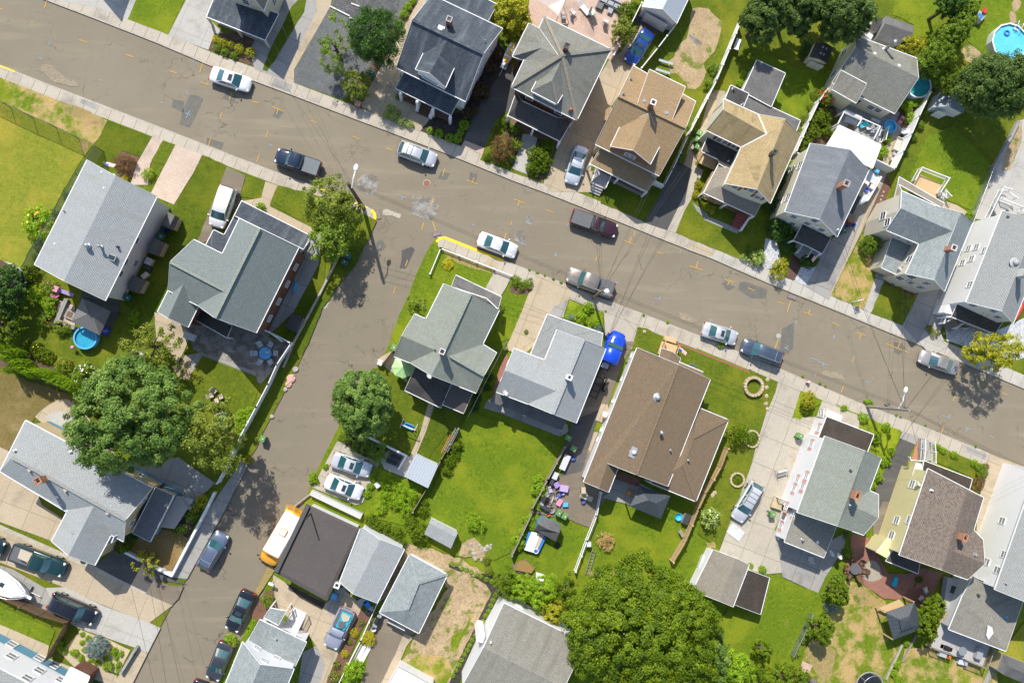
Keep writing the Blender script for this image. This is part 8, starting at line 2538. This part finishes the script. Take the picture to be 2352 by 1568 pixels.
t.part('barrel',MB().lathe((0,0,0),[(.17,0),(.17,.06),(.13,.08),(.13,.5)],12),['p_red'],uv=False)
t.part('bonnet',MB().lathe((0,0,.5),[(.16,0),(.15,.08),(.08,.18),(.01,.22)],12),['p_white'],uv=False)
t.part('outlet',MB().bar((-.24,0,.36),(.24,0,.36),.07,8),['p_white'],uv=False)
tile(3,1)
t=place('yard_sign','white hanging yard sign on the lawn of the beige house','sign',800,1200,R(15),h=.8)
t.part('post',MB().bar((0,0,0),(0,0,1.7),.05,6).bar((-.1,0,1.55),(.65,0,1.55),.05,6),['p_white'],uv=False)
t.part('board',MB().box((.35,0,1.1),(.5,.05,.6)),['p_lightgrey'],uv=False)
tile(1,3)
t=place('mail_box','white mail box on a post at the mulch corner by the bus','mail box',140,655,R(-25),h=1)
t.part('post',MB().bar((0,0,0),(0,0,1),.05,6),['p_white'],uv=False)
t.part('box',MB().box((0,0,1.1),(.55,.25,.25)),['p_white'],uv=False)
def flag(x,y,z,rz,label):
	p=W(x,y,z)
	t=Thing('flag',label,'flag',(p.x,p.y,z),rz)
	M=Matrix.Rotation(.9,3,'X')
	t.part('staff',MB().bar((0,0,-.7),(0,0,.5),.02,5),['p_white'],uv=False)
	mb=MB()
	for k in range(13):
		mb.box(M@Vector((.5,0,.3-.046*k)),(1.0,.02,.046),M=M,mi=k%2)
	c=t.part('cloth',mb,['p_red','p_white'],uv=False)
	t.part('canton',MB().box(M@Vector((.2,-.002,.16)),(.4,.03,.32),M=M),['p_blue'],c,uv=False)
tile(0,0)
flag(970,1500,2.6,R(-15),'striped flag at the front corner of the white house by the field')
tile(2,2)
flag(1540,62,2.4,R(-40),'striped flag at the ranch house entry steps')
tile(3,1)
flag(455,770,2.2,R(-130),'striped flag at the black entry porch of the cream house')
for c,r,x,y,m,a,lab in((1,1,842,782,'p_bindark',65,'dark green bin nearer the street under the corner tree'),(1,1,812,842,'p_bindark',65,'dark green bin farther from the street under the corner tree'),(1,2,1264,55,'p_bin',-20,'green bin by the slatted fence strip on the lane'),(1,2,58,893,'p_bin',-20,'lone green bin standing at the lane edge'),(2,2,518,886,'p_bin',60,'green bin at the dark path corner of the pale grey house'),(2,2,566,984,'p_bin',60,'green bin on the dark yard above the grey table'),(2,3,432,8,'p_bin',-30,'left of two green bins by the playhouse'),(2,3,485,38,'p_bin',-30,'right of two green bins by the playhouse'),(3,2,298,870,'p_bin',60,'green bin standing against the tall white house'),(3,2,2112,1510,'p_bin',10,'green bin by the white steps at the right edge'),(3,3,45,20,'p_bin',0,'green bin behind the side steps of the tall white house'),(2,0,1728,1222,'p_bin',60,'uppermost of three green bins beside the straw yellow house'),(2,0,1712,1280,'p_bin',70,'middle of three green bins beside the straw yellow house'),(2,0,1710,1350,'p_bin',60,'lowest of three green bins beside the straw yellow house'),(1,0,1062,668,'p_bindark',-20,'dark green bin hidden beside the yew'),(0,1,1475,603,'p_bindark',-20,'dark green bin between the first two storage boxes'),(0,1,1168,1165,'p_bindark',-20,'dark green bin after the last storage box'),(3,1,697,550,'p_bindark',0,'dark green bin on the drive of the cream house')):
	tile(c,r)
	wheelie(x,y,lab,m,R(a))
tile(3,0)
round_pool(2225,385,185,'large twelve sided white rimmed pool at the top right',n=12)
p=W(2187,310,1.05)
single('swim_ring',MB().torus((0,0,0),.28,.1,18,8),['p_tarp'],'blue swim ring floating in the large pool','swim ring',(p.x,p.y,1.2),uv=False)
t=place('pool_ladder','white ladder over the upper rim of the large pool','ladder',2290,245,R(60),h=1.2)
for s in(-1,1):
	t.part('rail',MB().path([(-.7,s*.3,0),(-.3,s*.3,1.8),(.3,s*.3,1.8),(.6,s*.3,.8)],.03,6),['p_white'],uv=False)
for z in(.4,.8,1.2):
	t.part('step',MB().box((-.6+z*.2,0,z),(.15,.6,.04)),['p_white'],uv=False)
round_pool(1385,780,125,'teal round pool half hidden behind the low weathered house','water_teal')
round_pool(1125,1160,60,'small bright blue paddling pool on the fenced patio','p_pool','p_skyblue',.3,wall='p_skyblue')
tile(0,1)
round_pool(782,1535,96,'round blue backyard pool under the brown gazebo edge','water_blue','p_skyblue',.9,wall='p_skyblue')
tile(0,2)
round_pool(2040,740,85,'small garden pond with stone rim behind the orange tinged tree','water_blue','stone',.3,wall='stone')
tile(3,3)
t=place('trampoline','round black trampoline with safety frame at the bottom edge','trampoline',935,1600,h=.9)
t.part('mat',MB().lathe((0,0,.85),[(1.5,0),(1.5,.02)],28),['p_black'],uv=False)
t.part('frame',MB().torus((0,0,.87),1.62,.06,28),['p_grey'],uv=False)
for k in range(8):
	a=k*math.pi/4
	t.part('leg',MB().bar((1.6*math.cos(a),1.6*math.sin(a),0),(1.75*math.cos(a),1.75*math.sin(a),2.3),.03,5),['galvanised'],uv=False)
t.part('top_ring',MB().torus((0,0,2.3),1.75,.025,24,5),['galvanised'],uv=False)
def ringbed(x,y,r,label,sy=1,h=.35,w=.2,rz=0):
	p=W(x,y)
	rr=r*HCAM/FOC
	mb=MB()
	n=int(rr*18)
	for k in range(n):
		a=2*math.pi*k/n
		mb.box((rr*math.cos(a),rr*sy*math.sin(a),h/2),(w,2*math.pi*rr/n*.93,h*random.uniform(.9,1.1)),a)
	single('stone_ring',mb,['stone_tan'],label,'stone ring',(p.x,p.y,GZ),rz,'stone ring beds',uv=False)
tile(2,2)
ringbed(2208,412,84,'tall pale stone ring planter on the ranch house lawn',h=.6,w=.32)
ringbed(2063,1267,62,'small stone ring by the drive with the silver people carrier')
ringbed(2200,892,66,'oval stone ring under the palm like sumac',1.15)
for i,(x,y)in enumerate(((2345,350),(2338,420),(2335,500),(2330,570),(2345,620),(1860,1385),(1840,1410))):
	boulder(x,y,22,'loose stone edging the ranch house lawn','stone_tan','lawn edging stones',i)
tile(1,2)
for i,(x,y)in enumerate(((2327,820),(2303,878),(2278,935),(2250,988))):
	boulder(x,y,18,'round stepping stone in the big green lawn','stone_tan','stepping stones',i,.15)
for i,(x,y,r,m)in enumerate(((362,255,26,'stone'),(320,340,40,'stone_pink'),(298,390,30,'stone_pink'),(270,440,20,'stone'),(145,690,20,'stone'))):
	boulder(x,y,r,('pale','larger pink','smaller pink','small grey','lowest pale')[i]+' flat rock on the lane verge',m,None,i,.2)
tile(1,3)
rnd=random.Random(5)
for i in range(26):
	boulder(2000+rnd.gauss(40,55),320+rnd.gauss(20,40),rnd.uniform(8,26),'broken block in the rubble heap by the lawn corner','stone','rubble heap',i,.7)
def crate(x,y,w,d,h,a,mat,label,name='box',cat='box',z=GZ,lid=None):
	t=place(name,label,cat,x,y,R(a),z,h)
	t.part('body',MB().box((0,0,h/2),(w,d,h),top=.97),[mat],uv=False)
	t.part('lid',MB().box((0,0,h+.02),(w*1.04,d*1.04,.05),top=.9),[lid or mat],uv=False)
	return t
def ladder(x0,y0,x1,y1,label,mat,h=.25,w=.42):
	a,b=W(x0,y0,GZ+h),W(x1,y1,GZ+h)
	L=(b-a).length
	t=Thing('ladder',label,'ladder',((a.x+b.x)/2,(a.y+b.y)/2,GZ+h),math.atan2(b.y-a.y,b.x-a.x))
	for s in(-1,1):
		t.part('rail',MB().box((0,s*w/2,0),(L,.06,.08)),[mat],uv=False)
	n=int(L/.33)
	for k in range(n):
		t.part('rung',MB().bar((-L/2+L*(k+.5)/n,-w/2,0),(-L/2+L*(k+.5)/n,w/2,0),.02,5),[mat],uv=False)
tile(2,0)
t=place('sofa','dark grey L shaped garden sofa on the pink brick patio','sofa',900,30,R(-24),h=.4)
t.part('seat',MB().box((0,0,.25),(2.4,.8,.4)),['p_darkgrey'],uv=False)
t.part('backrest',MB().box((.2,.42,.5),(2.6,.15,.5)),['p_grey'],uv=False)
t.part('seat',MB().box((-.95,-.7,.25),(.75,.9,.4)),['p_darkgrey'],uv=False)
for k in(-.7,.1,.9):
	t.part('cushion',MB().box((k,.05,.5),(.75,.7,.12),top=.9),['p_grey'],uv=False)
table(902,97,R(-24),'low grey square coffee table in front of the garden sofa',.6,.6,'p_grey',.4)
table(725,110,.3,'white patio table under the closed parasol',.8,.8,'p_white',round_=True)
umbrella(735,60,'closed pale parasol on the brick patio','p_lightgrey',closed=True,h=2.2)
for x,y,a,m,lab in((860,195,70,'p_lightgrey','lone grey garden chair on the brick patio'),(560,112,40,'p_lightgrey','grey chair in the shade sail shadow'),(472,150,0,'p_grey','dark chair close to the hipped roof'),(740,125,120,'p_lime','white green chair at the parasol table')):
	chair(x,y,R(a),lab,m)
lounger(662,75,R(-50),'white sun lounger left of the closed parasol','p_white')
P=[W(x,y,z)for x,y,z in((170,-30,2.9),(500,-20,2.4),(425,142,2.9),(330,60,2.5))]
t=Thing('shade_sail','beige canvas shade sail at the top edge of the brick patio','shade sail',(P[0].x,P[0].y,GZ))
mb=MB().face([P[0],P[3],P[2],P[1]])
t.part('canvas',mb,['canvas'],local=False,uv=False)
for p in P[1:3]:
	t.part('post',MB().bar((p.x,p.y,GZ),p,.04,6),['p_white'],local=False,uv=False)
for x,y,lab in((1415,570,'upper of two long aluminium benches on the bare yard'),(1388,655,'lower of two long aluminium benches on the bare yard')):
	t=place('bench',lab,'bench',x,y,R(-15),h=.45)
	t.part('seat',MB().box((0,0,.43),(1.75,.28,.04)),['galvanised'],uv=False)
	for s in(-1,1):
		t.part('leg',MB().box((s*.6,0,.2),(.05,.3,.4)),['galvanised'],uv=False)
lounger(2070,410,R(70),'striped white and pink lounger by the long white fence','p_white',L=1.6)
tile(3,0)
t=place('bench','white slatted garden bench along the right patio fence','bench',1195,1325,R(68),h=.5)
for k in range(4):
	t.part('slat',MB().box((0,.25-.16*k,.45),(1.5,.11,.04)),['p_offwhite'],uv=False)
t.part('backrest',MB().box((0,-.34,.75),(1.5,.05,.5)),['p_offwhite'],uv=False)
for s in(-1,1):
	t.part('arm',MB().box((s*.76,0,.4),(.06,.7,.6)),['p_offwhite'],uv=False)
for x,y,a,m,lab in((1245,1205,160,'p_white','cushioned white chair by the right patio fence'),(865,1150,200,'p_cyan','teal cushioned chair under the pergola'),(925,1170,190,'p_lightgrey','grey blue cushioned chair under the pergola'),(965,1195,180,'p_lightgrey','third cushioned chair at the pergola end'),(1405,582,200,'p_white','white chair at the edge of the cypress row')):
	chair(x,y,R(a),lab,m,z=GZ+.4 if x<1000 else GZ)
crate(765,1110,1.5,.6,.45,-22,'p_lightgrey','long grey cushioned bench under the pergola','bench','bench',GZ+.4)
table(760,1175,R(-22),'brown rectangular table under the pergola',.9,.7,'p_brown',.5,GZ+.4)
table(990,1107,R(-22),'low pale folding table beside the paddling pool',1.1,.35,'p_lightgrey',.45)
t=place('toy_car','pink toy car at the planted edge of the fenced patio','toy car',1230,1098,R(60),h=.4)
t.part('body',MB().box((0,0,.3),(.9,.5,.4),top=.85),['p_pink'],uv=False)
t.part('seat',MB().box((-.1,0,.5),(.3,.4,.12)),['p_maroon'],uv=False)
for sx in(-.3,.3):
	for sy in(-1,1):
		t.part('wheel',MB().bar((sx,sy*.2,.1),(sx,sy*.3,.1),.12,10),['tyre'],uv=False)
p=W(1110,1068)
single('garden_hose',MB().torus((0,0,.05),.33,.03,24),['p_rust'],'coiled brown garden hose by the small house wall','hose',(p.x,p.y,GZ),uv=False)
for x,y,m,lab in((1160,1408,'p_white','white plant pot just below the slatted bench'),(1133,1452,'p_offwhite','pale plant pot farther below the slatted bench'),(1230,1250,'p_black','black pot between the cushioned chair and the bench')):
	tub(x,y,lab,m,.18,.35,name='plant_pot',cat='pot')
t=place('play_slide','toy boat sandbox with red slide on the top right lawn','play set',1960,140,R(50),h=.6)
t.part('sandbox',MB().box((-.3,0,.3),(1.2,.9,.5),top=1.1),['p_beige'],uv=False)
t.part('slide',MB().box((.75,0,.55),(1.1,.45,.08),M=Matrix.Rotation(.45,3,'Y')),['p_red'],uv=False)
t.part('canopy',MB().box((-.5,.1,1.0),(.5,.7,.06)),['p_tarp'],uv=False)
tile(3,1)
crate(760,455,.7,.5,.5,5,'p_rust','reddish box of toys on the drive of the cream house')
t=place('scooter','small blue motor scooter on the drive of the cream house','scooter',765,500,R(10),h=.5)
t.part('body',MB().box((-.25,0,.5),(.8,.3,.35),top=.8).box((.4,0,.45),(.15,.35,.6)),['p_blue'],uv=False)
t.part('seat',MB().box((-.3,0,.75),(.6,.25,.1)),['p_black'],uv=False)
t.part('handlebar',MB().bar((.4,-.3,.95),(.4,.3,.95),.02,5),['p_lightgrey'],uv=False)
for x in(-.5,.5):
	t.part('wheel',MB().bar((x,-.05,.2),(x,.05,.2),.2,12),['tyre'],uv=False)
for i,(x,y)in enumerate(((1062,195),(1048,232),(1035,268),(960,400),(940,430),(938,480))):
	boulder(x,y,18,'flat stepping stone in the red strip between the drives','stone','stepping stones of the red strip',i,.15)
tile(0,1)
crate(1365,832,.75,.75,.7,-25,'p_lightgrey','square white cooling unit along the white house wall','cooling_unit','cooling unit')
tub(1515,545,'blue barrel between the storage boxes','p_blue',.28,.8,name='barrel',cat='barrel')
crate(1355,890,.7,.4,.8,-25,'p_dark','dark cabinet after the cooling unit','cabinet','cabinet')
crate(1330,960,.8,.5,.5,40,'p_offwhite','pale crate of tools before the last storage box','crate','crate')
t=place('play_slide','pink and lilac toy slide by the white house end wall','play set',580,1110,R(-22),h=.5)
t.part('slide',MB().box((.3,0,.4),(1.5,.4,.08),M=Matrix.Rotation(.35,3,'Y')),['p_lilac'],uv=False)
t.part('tower',MB().box((-.6,0,.6),(.5,.6,.9)),['p_pink'],uv=False)
chair(520,1140,R(30),'pink child chair beside the toy slide','p_pink','p_pink',w=.5)
wallrun('grey stone seat wall left of the brown gazebo',[(600,1190),(515,1390)],.5,'slab_grey',.4)
wallrun('grey stone seat wall below the stone patio',[(515,1370),(670,1440)],.5,'slab_grey',.35)
t=place('fire_pit','stone fire pit with charred centre beside the brown gazebo','fire pit',640,1320,R(-25),h=.4)
t.part('surround',MB().box((0,0,.2),(.95,.95,.4)),['slab_grey'],uv=False)
t.part('hearth',MB().box((0,0,.41),(.6,.6,.014)),['p_brown'],uv=False)
t=place('pool_float','blue and purple pool float by the gazebo corner','float',965,1472,R(10),h=.2)
t.part('tube',MB().torus((0,0,.12),.3,.12,18,8,sx=1.5),['p_blue'],uv=False)
t.part('seat',MB().box((0,0,.12),(.5,.3,.08)),['p_purple'],uv=False)
def flamingo(x,y,label):
	t=place('garden_flamingo',label,'ornament',x,y,R(10),h=.7)
	t.part('body',MB().ball((0,0,.7),.22,flat=.7),['p_pink'],uv=False)
	t.part('neck',MB().path([(.15,0,.75),(.35,0,1.05),(.3,0,1.25)],.04,6),['p_pink'],uv=False)
	t.part('leg',MB().bar((0,.04,0),(0,.04,.6),.02,5),['p_dark'],uv=False)
tile(0,2)
flamingo(665,55,'pink flamingo ornament left of the round blue backyard pool')
for x,y,a,lab in((1970,452,-40,'grey lawn chair at the top of the four on the backyard lawn'),(1938,497,20,'grey lawn chair at the left of the four on the backyard lawn'),(2028,508,200,'grey lawn chair at the right of the four on the backyard lawn'),(1990,540,110,'grey lawn chair at the bottom of the four on the backyard lawn')):
	chair(x,y,R(a),lab,'p_beige','p_dark','four lawn chairs',w=.5)
tile(1,2)
umbrella(1350,235,'open lime green parasol beside the sage green house','p_lime',1.28)
table(85,108,.2,'blue glass octagonal table on the shaded patio by the lane',1.35,1.35,'p_skyblue',round_=True)
umbrella(90,95,'closed grey parasol standing in the blue glass table','p_lightgrey',closed=True,h=2.1)
for i,a in enumerate((0,60,120,180,240,300)):
	chair(85+92*math.cos(R(a)),108+88*math.sin(R(a)),R(180-a),'grey sling chair at the blue glass table','p_lightgrey','p_grey','chairs round the blue glass table')
t=place('lawn_swing','pale blue garden swing seat on a white frame in the walled garden','swing',1402,780,R(-22),h=.6)
t.part('seat',MB().box((0,0,.5),(1.1,.5,.06)),['p_skyblue'],uv=False)
t.part('backrest',MB().box((0,.3,.8),(1.1,.06,.5)),['p_skyblue'],uv=False)
t.part('beam',MB().bar((-.85,0,1.8),(.85,0,1.8),.05,8),['p_white'],uv=False)
for s in(-1,1):
	for e in(-1,1):
		t.part('leg',MB().bar((s*.8,0,1.8),(s*.85,e*.6,0),.03,6),['p_white'],uv=False)
ladder(1800,860,1715,1030,'orange red ladder leaning along the old wooden fence','p_orange',.9)
ladder(1850,800,1740,1010,'grey ladder behind the orange one on the old wooden fence','galvanised',1.0)
t=place('fire_pit','black fire pit seat group on the white gravel square','fire pit',1268,1080,R(-22),h=.3)
t.part('base',MB().box((0,0,.12),(1.5,1.3,.22)),['gravel'],uv=False)
for y,x in((.3,.1),(-.35,-.1)):
	t.part('cushion',MB().box((x,y,.32),(1.1,.4,.2),top=.85),['p_black'],uv=False)
crate(1140,195,.55,.6,.8,-25,'p_offwhite','white cabinet at the head of the slatted fence strip','cabinet','cabinet')
crate(1115,1320,.5,.6,.6,30,'p_lightgrey','pale chair like box beside the parking pad vines')
a,b=W(335,1530,.3),W(510,1395,.3)
single('log',MB().bar(a,b,.13,8),['pole_grey'],'grey wooden post lying by the lane above the bus','log',a,local=False,uv=False)
tile(2,2)
table(487,1110,R(66),'long grey folding table against the junk yard fence',1.75,.72,'p_lightgrey')
for x,y,m,r,lab in((562,1072,'p_blue',.28,'blue tub on the dark path near the grey table'),(430,1403,'p_blue',.33,'left of two deep blue tubs beside the lilac lid'),(464,1393,'p_blue',.28,'right of two deep blue tubs beside the lilac lid'),(656,1470,'p_blue',.26,'single blue bucket in front of the tan loungers'),(602,745,'p_blue',.22,'blue bucket at the corner of the pale grey roof'),(366,1548,'p_grey',.36,'round grey lidded drum by the green bins'),(336,1590,'p_orange',.18,'orange pot by the playhouse')):
	tub(x,y,lab,m,r)
crate(480,1352,.95,.7,.6,-10,'p_lilac','large lilac lidded tote in the junk yard','tote','tote')
crate(412,1318,.6,.6,.5,30,'p_purple','purple tote behind the lilac one','tote','tote')
crate(398,1235,.8,.6,.8,66,'p_lightgrey','silver covered cabinet against the junk yard fence','cabinet','cabinet')
crate(365,1292,.6,.5,.7,66,'p_dark','black and white cabinet below the silver one','cabinet','cabinet')
crate(438,1480,.8,.5,.45,60,'p_offwhite','pale crate of red and white toys in the junk yard','crate','crate',lid='p_pink')
crate(492,1500,.6,.45,.4,0,'p_skyblue','sky blue bundle of folded chairs in the junk yard')
grill(300,1450,R(60),'black barbecue grill in the junk yard corner')
table(300,1520,R(-30),'dark workbench with white edge in the junk yard corner',1.3,.5,'p_dark')
chair(345,1360,R(20),'white framed folding chair tangled in the junk yard','p_lilac','p_white')
chair(655,1358,R(90),'tan sling chair on the sunny junk yard slab','p_beige','p_dark')
lounger(685,1430,R(-25),'tan sling lounger half in the house shadow','p_beige','p_dark',L=1.6)
slabthing('dog_mat','maroon mat with a white paw print on the dark path','mat','p_maroon',[(608,780),(652,797),(622,878),(578,860)],.05)
mb=MB()
for dx,dy,r in((0,.04,.11),(-.12,-.1,.05),(-.04,-.16,.05),(.06,-.16,.05),(.14,-.09,.05)):
	mb.lathe((dx,-dy,0),[(r,0),(r,.004)],12)
p=W(613,830)
o=bpy.data.objects['dog_mat']
pw=link('paw_print',mb.data('paw_print',['p_white'],uv=False),o)
pw.location=(p.x-o.location.x,p.y-o.location.y,.056)
crate(1075,1390,.5,.5,.5,-20,'p_gold','yellowish chair cushion box under the ranch porch')
boulder(1215,1475-1568+1640,1,'tiny stone by the gazebo','stone')
tile(2,1)
boulder(1217,1478,18,'orange brown boulder on the small front lawn','stone_tan',flat_=.8)
boulder(85,1070,16,'red garden ornament stone among the lilies','p_red',flat_=.9)
tile(2,3)
slabthing('tarpaulin','blue tarpaulin over the lumber heap beside the playhouse','tarpaulin','p_tarp',[(150,180),(315,225),(240,385),(112,345)],.5)
slabthing('white_board','white board lying on the blue tarpaulin','board','p_white',[(180,178),(255,195),(200,370),(112,345)],.62,th=.1)
slabthing('plank','beige planks beside the white board on the tarpaulin','plank','p_beige',[(258,192),(298,205),(232,350),(205,340)],.62,th=.1)
p=W(220,355,.7)
single('hoop',MB().torus((0,0,0),.26,.04,20),['p_white'],'white ring on the end of the lumber heap','hoop',(p.x,p.y,.8),uv=False)
p=W(415,300)
single('tyre',MB().torus((0,0,.1),.22,.1,18,8),['tyre'],'old black tyre on the lawn by the playhouse','tyre',(p.x,p.y,GZ),uv=False)
ladder(755,345,690,575,'aluminium ladder lying on the lawn by the picket fence','galvanised')
crate(708,297,.5,.5,.9,0,'p_lightgrey','white box on the picket fence above the ladder')
slabthing('scrap_board','scrap white panel at the bamboo edge','panel','p_white',[(222,550),(300,575),(290,635),(218,620)],.15)
slabthing('mattress','pale blue mattress lying on the concrete driveway','mattress','p_lightgrey',[(2030,98),(2143,183),(2085,270),(1970,180)],.2)
crate(1605,65,.7,1.2,.7,-25,'p_grey','grey pool pump cabinet by the tan plank fence','pump','pump',lid='p_dark')
tub(1532,44,'bright blue round tub on the lawn by the pump','p_pool',.42,.35,inner='p_pool')
table(1560,195,R(-60),'small weathered potting bench by the tan plank fence',.9,.4,'wood_grey',.6)
crate(1752,458,.5,1.5,.6,-22,'p_lightgrey','long grey chest against the tan garage','chest','chest')
slabthing('brush_heap','brown heap of dry branches at the thicket edge','brush heap','straw',[(60,450),(140,450),(205,520),(180,560),(30,530)],.4)
tile(3,2)
mb=MB()
for k in range(9):
	mb.torus((random.uniform(-.25,.3),.9-k*.23,.04+.01*k),random.uniform(.25,.45),.018,18,5,sx=random.uniform(.6,1.2))
p=W(218,1040)
single('yellow_hose',mb,['p_gold'],'tangled yellow hose on the slab beside the tall white house','hose',(p.x,p.y,GZ),.2,uv=False)
t=place('glider_bench','white glider bench with wire frame on the concrete slab','bench',130,1210,R(15),h=.5)
t.part('seat',MB().box((0,0,.45),(1.1,.5,.06)),['p_offwhite'],uv=False)
t.part('backrest',MB().box((0,.28,.75),(1.1,.06,.5)),['p_offwhite'],uv=False)
for s in(-1,1):
	t.part('frame',MB().path([(s*.65,.5,.014),(s*.65,.3,.9),(s*.65,-.9,.02)],.03,5),['p_grey'],uv=False)
tile(3,3)
table(805,520,R(-20),'dark round patio table ringed by chairs on the red bricks',1.3,1.3,'p_darkgrey',round_=True)
for i,a in enumerate((10,70,130,190,250,310)):
	chair(805+85*math.cos(R(a)),525+80*math.sin(R(a)),R(180-a),'dark metal chair round the dark patio table','p_brown','p_black','chairs round the dark patio table')
crate(1172,640,.5,1.1,.45,-18,'p_cyan','turquoise bench on the shaded red bricks','bench','bench')
for x,y,a,m,lab in((105,225,-60,'p_lightgrey','pale chair in the shadow of the tall white house'),(395,430,80,'p_lightgrey','pale blue chair alone on the grey concrete yard'),(1450,712,20,'p_offwhite','upper white chair on the red wooden terrace'),(1410,792,-40,'p_offwhite','lower white chair on the red wooden terrace'),(1625,1072,200,'p_offwhite','white chair at the corner of the grey deck')):
	chair(x,y,R(a),lab,m)
for x,y,lab in((640,395,'larger pale satellite dish on a ground post'),(570,370,'smaller satellite dish beside the larger one')):
	p=W(x,y,1.4)
	t=Thing('satellite_dish',lab,'satellite dish',(p.x,p.y,GZ))
	t.part('reflector',dish_mb(p,.42 if'larger' in lab else.3),['p_lightgrey','trim_dark'],local=False)
	t.part('post',MB().bar((p.x,p.y,GZ),p,.04,6),['trim_grey'],local=False,uv=False)
grill(1640,1245,R(-22),'black grill at the railing of the grey deck')
table(1790,1275,0,'round glass table on the grey deck',1.0,1.0,'glass_grey',round_=True,z=1.0)
crate(1610,1310,.9,.5,.6,-20,'p_lightgrey','white cooler on the lawn in front of the grey deck','cooler','cooler')
crate(1665,1332,.45,.45,.5,-20,'p_orange','orange and white box beside the white cooler')
crate(1795,1378,1.1,.6,.6,-15,'p_lightgrey','pale blue stacked boxes in front of the grey deck')
crate(1950,1300,.7,1.3,.6,-20,'p_grey','grey cushioned bench at the right end of the deck','bench','bench',z=1.0)
p=W(1042,690)
single('toy_ring',MB().torus((0,0,.04),.1,.035,14),['p_purple'],'small purple ring on the red bricks','toy',(p.x,p.y,GZ),uv=False)
tile(1,3)
grill(1115,995,R(66),'black barbecue grill beside the hipped garage')
tub(1080,1075,'white kettle drum below the black grill','p_lightgrey',.27,.7,name='drum',cat='drum')
crate(716,775,.6,.6,.5,-25,'p_skyblue','pale blue box in the nook by the flat brown roof')
for i,(x,y,w,d,a,m)in enumerate(((975,820,.9,.7,30,'p_grey'),(1020,845,.9,.5,-50,'p_tarp'),(1050,890,.7,.5,10,'p_grey'),(1030,915,.5,.6,60,'p_darkgrey'))):
	crate(x,y,w,d,.35,a,m,('grey','bright blue','lower grey','dark')[i]+' scrap sheet in the heap under the grey wing roof','scrap_sheet','scrap')
for i,(A,lab)in enumerate((((960,1215,1000,1210,1020,1235,950,1370,890,1360),'left white lattice panel lying by the golden bush'),((1015,1230,1062,1215,1050,1260,975,1400,940,1395),'right white lattice panel lying by the golden bush'))):
	slabthing('lattice_panel',lab,'lattice','wood_white',list(zip(A[::2],A[1::2])),.12)
rnd=random.Random(11)
tile(2,2)
for i in range(26):
	x,y=rnd.choice(((330,1420),(400,1440),(300,1500),(370,1330),(350,1500),(420,1570)))
	t=place('scrap_piece','small odd piece of clutter in the junk yard pile','clutter',x+rnd.gauss(0,32),y+rnd.gauss(0,30),rnd.uniform(0,3),group='junk yard clutter')
	a,b,c=rnd.uniform(.15,.6),rnd.uniform(.08,.3),rnd.uniform(.08,.5)
	t.part('body',MB().box((0,0,c/2),(a,b,c),top=rnd.uniform(.6,1)),[rnd.choice(('p_white','p_dark','p_grey','wood_tan','p_lightgrey','p_red','p_brown','p_black','p_lilac'))],uv=False)
	t.part('bar',MB().bar((-a,0,c),(a,b,c+.05),.02,5),[rnd.choice(('p_white','galvanised','p_dark'))],uv=False)
tile(1,0)
slabthing('weed_fabric','wrinkled black weed fabric spread at the top of the gravel yard','fabric','fabric_black',[(690,55),(730,-20),(900,-90),(1330,-90),(1300,110),(1190,120),(1040,160),(930,195),(850,155)],.06)
for A,lab in(((680,60,860,150),'longer pale plank weighing down the black weed fabric'),((860,165,945,195),'shorter pale plank at the edge of the black weed fabric'),((875,35,950,62),'pale plank lying on the black weed fabric')):
	a,b=W(A[0],A[1],.2),W(A[2],A[3],.2)
	single('plank',MB().box((0,0,.12),((b-a).length,.14,.08)),['wood_white'],lab,'plank',((a.x+b.x)/2,(a.y+b.y)/2,GZ),math.atan2(b.y-a.y,b.x-a.x))
t=place('sign_block','square stone post at the foot of the golden green yew','post',935,950,R(-20),h=.9)
t.part('shaft',MB().box((0,0,.45),(.5,.5,.9)),['brick_chimney'],uv=False)
t.part('cap',MB().box((0,0,.93),(.6,.6,.08)),['stone_pink'],uv=False)
EL,AZX,AZY=R(48),-.30,.954
sun=bpy.data.lights.new('sun','SUN')
sun.energy=4.4
sun.angle=R(.53)
sun.color=(1,.95,.86)
so=bpy.data.objects.new('sun',sun)
COL.objects.link(so)
to_sun=Vector((AZX*math.cos(EL),AZY*math.cos(EL),math.sin(EL))).normalized()
so.rotation_euler=to_sun.to_track_quat('Z','Y').to_euler()
so.location=to_sun*150
w=bpy.data.worlds.new('World')
SC.world=w
w.use_nodes=True
nt=w.node_tree
sk=nt.nodes.new('ShaderNodeTexSky')
sk.sky_type='NISHITA'
sk.sun_disc=False
sk.sun_elevation=EL
sk.sun_rotation=math.atan2(AZX,AZY)
bg=nt.nodes['Background']
nt.links.new(sk.outputs[0],bg.inputs['Color'])
bg.inputs['Strength'].default_value=.145
cam=bpy.data.cameras.new('camera')
cam.sensor_fit='HORIZONTAL'
cam.sensor_width=36
cam.lens=36*FOC/9408
cam.clip_end=3000
co=bpy.data.objects.new('camera',cam)
COL.objects.link(co)
co.location=CAMP
co.rotation_mode='QUATERNION'
co.rotation_quaternion=CQ
SC.camera=co
SC.view_settings.view_transform='Standard'
SC.view_settings.look='None'
SC.view_settings.gamma=1
SC.view_settings.exposure=.38
SC.render.engine='CYCLES'
SC.cycles.max_bounces=6
SC.cycles.transparent_max_bounces=8
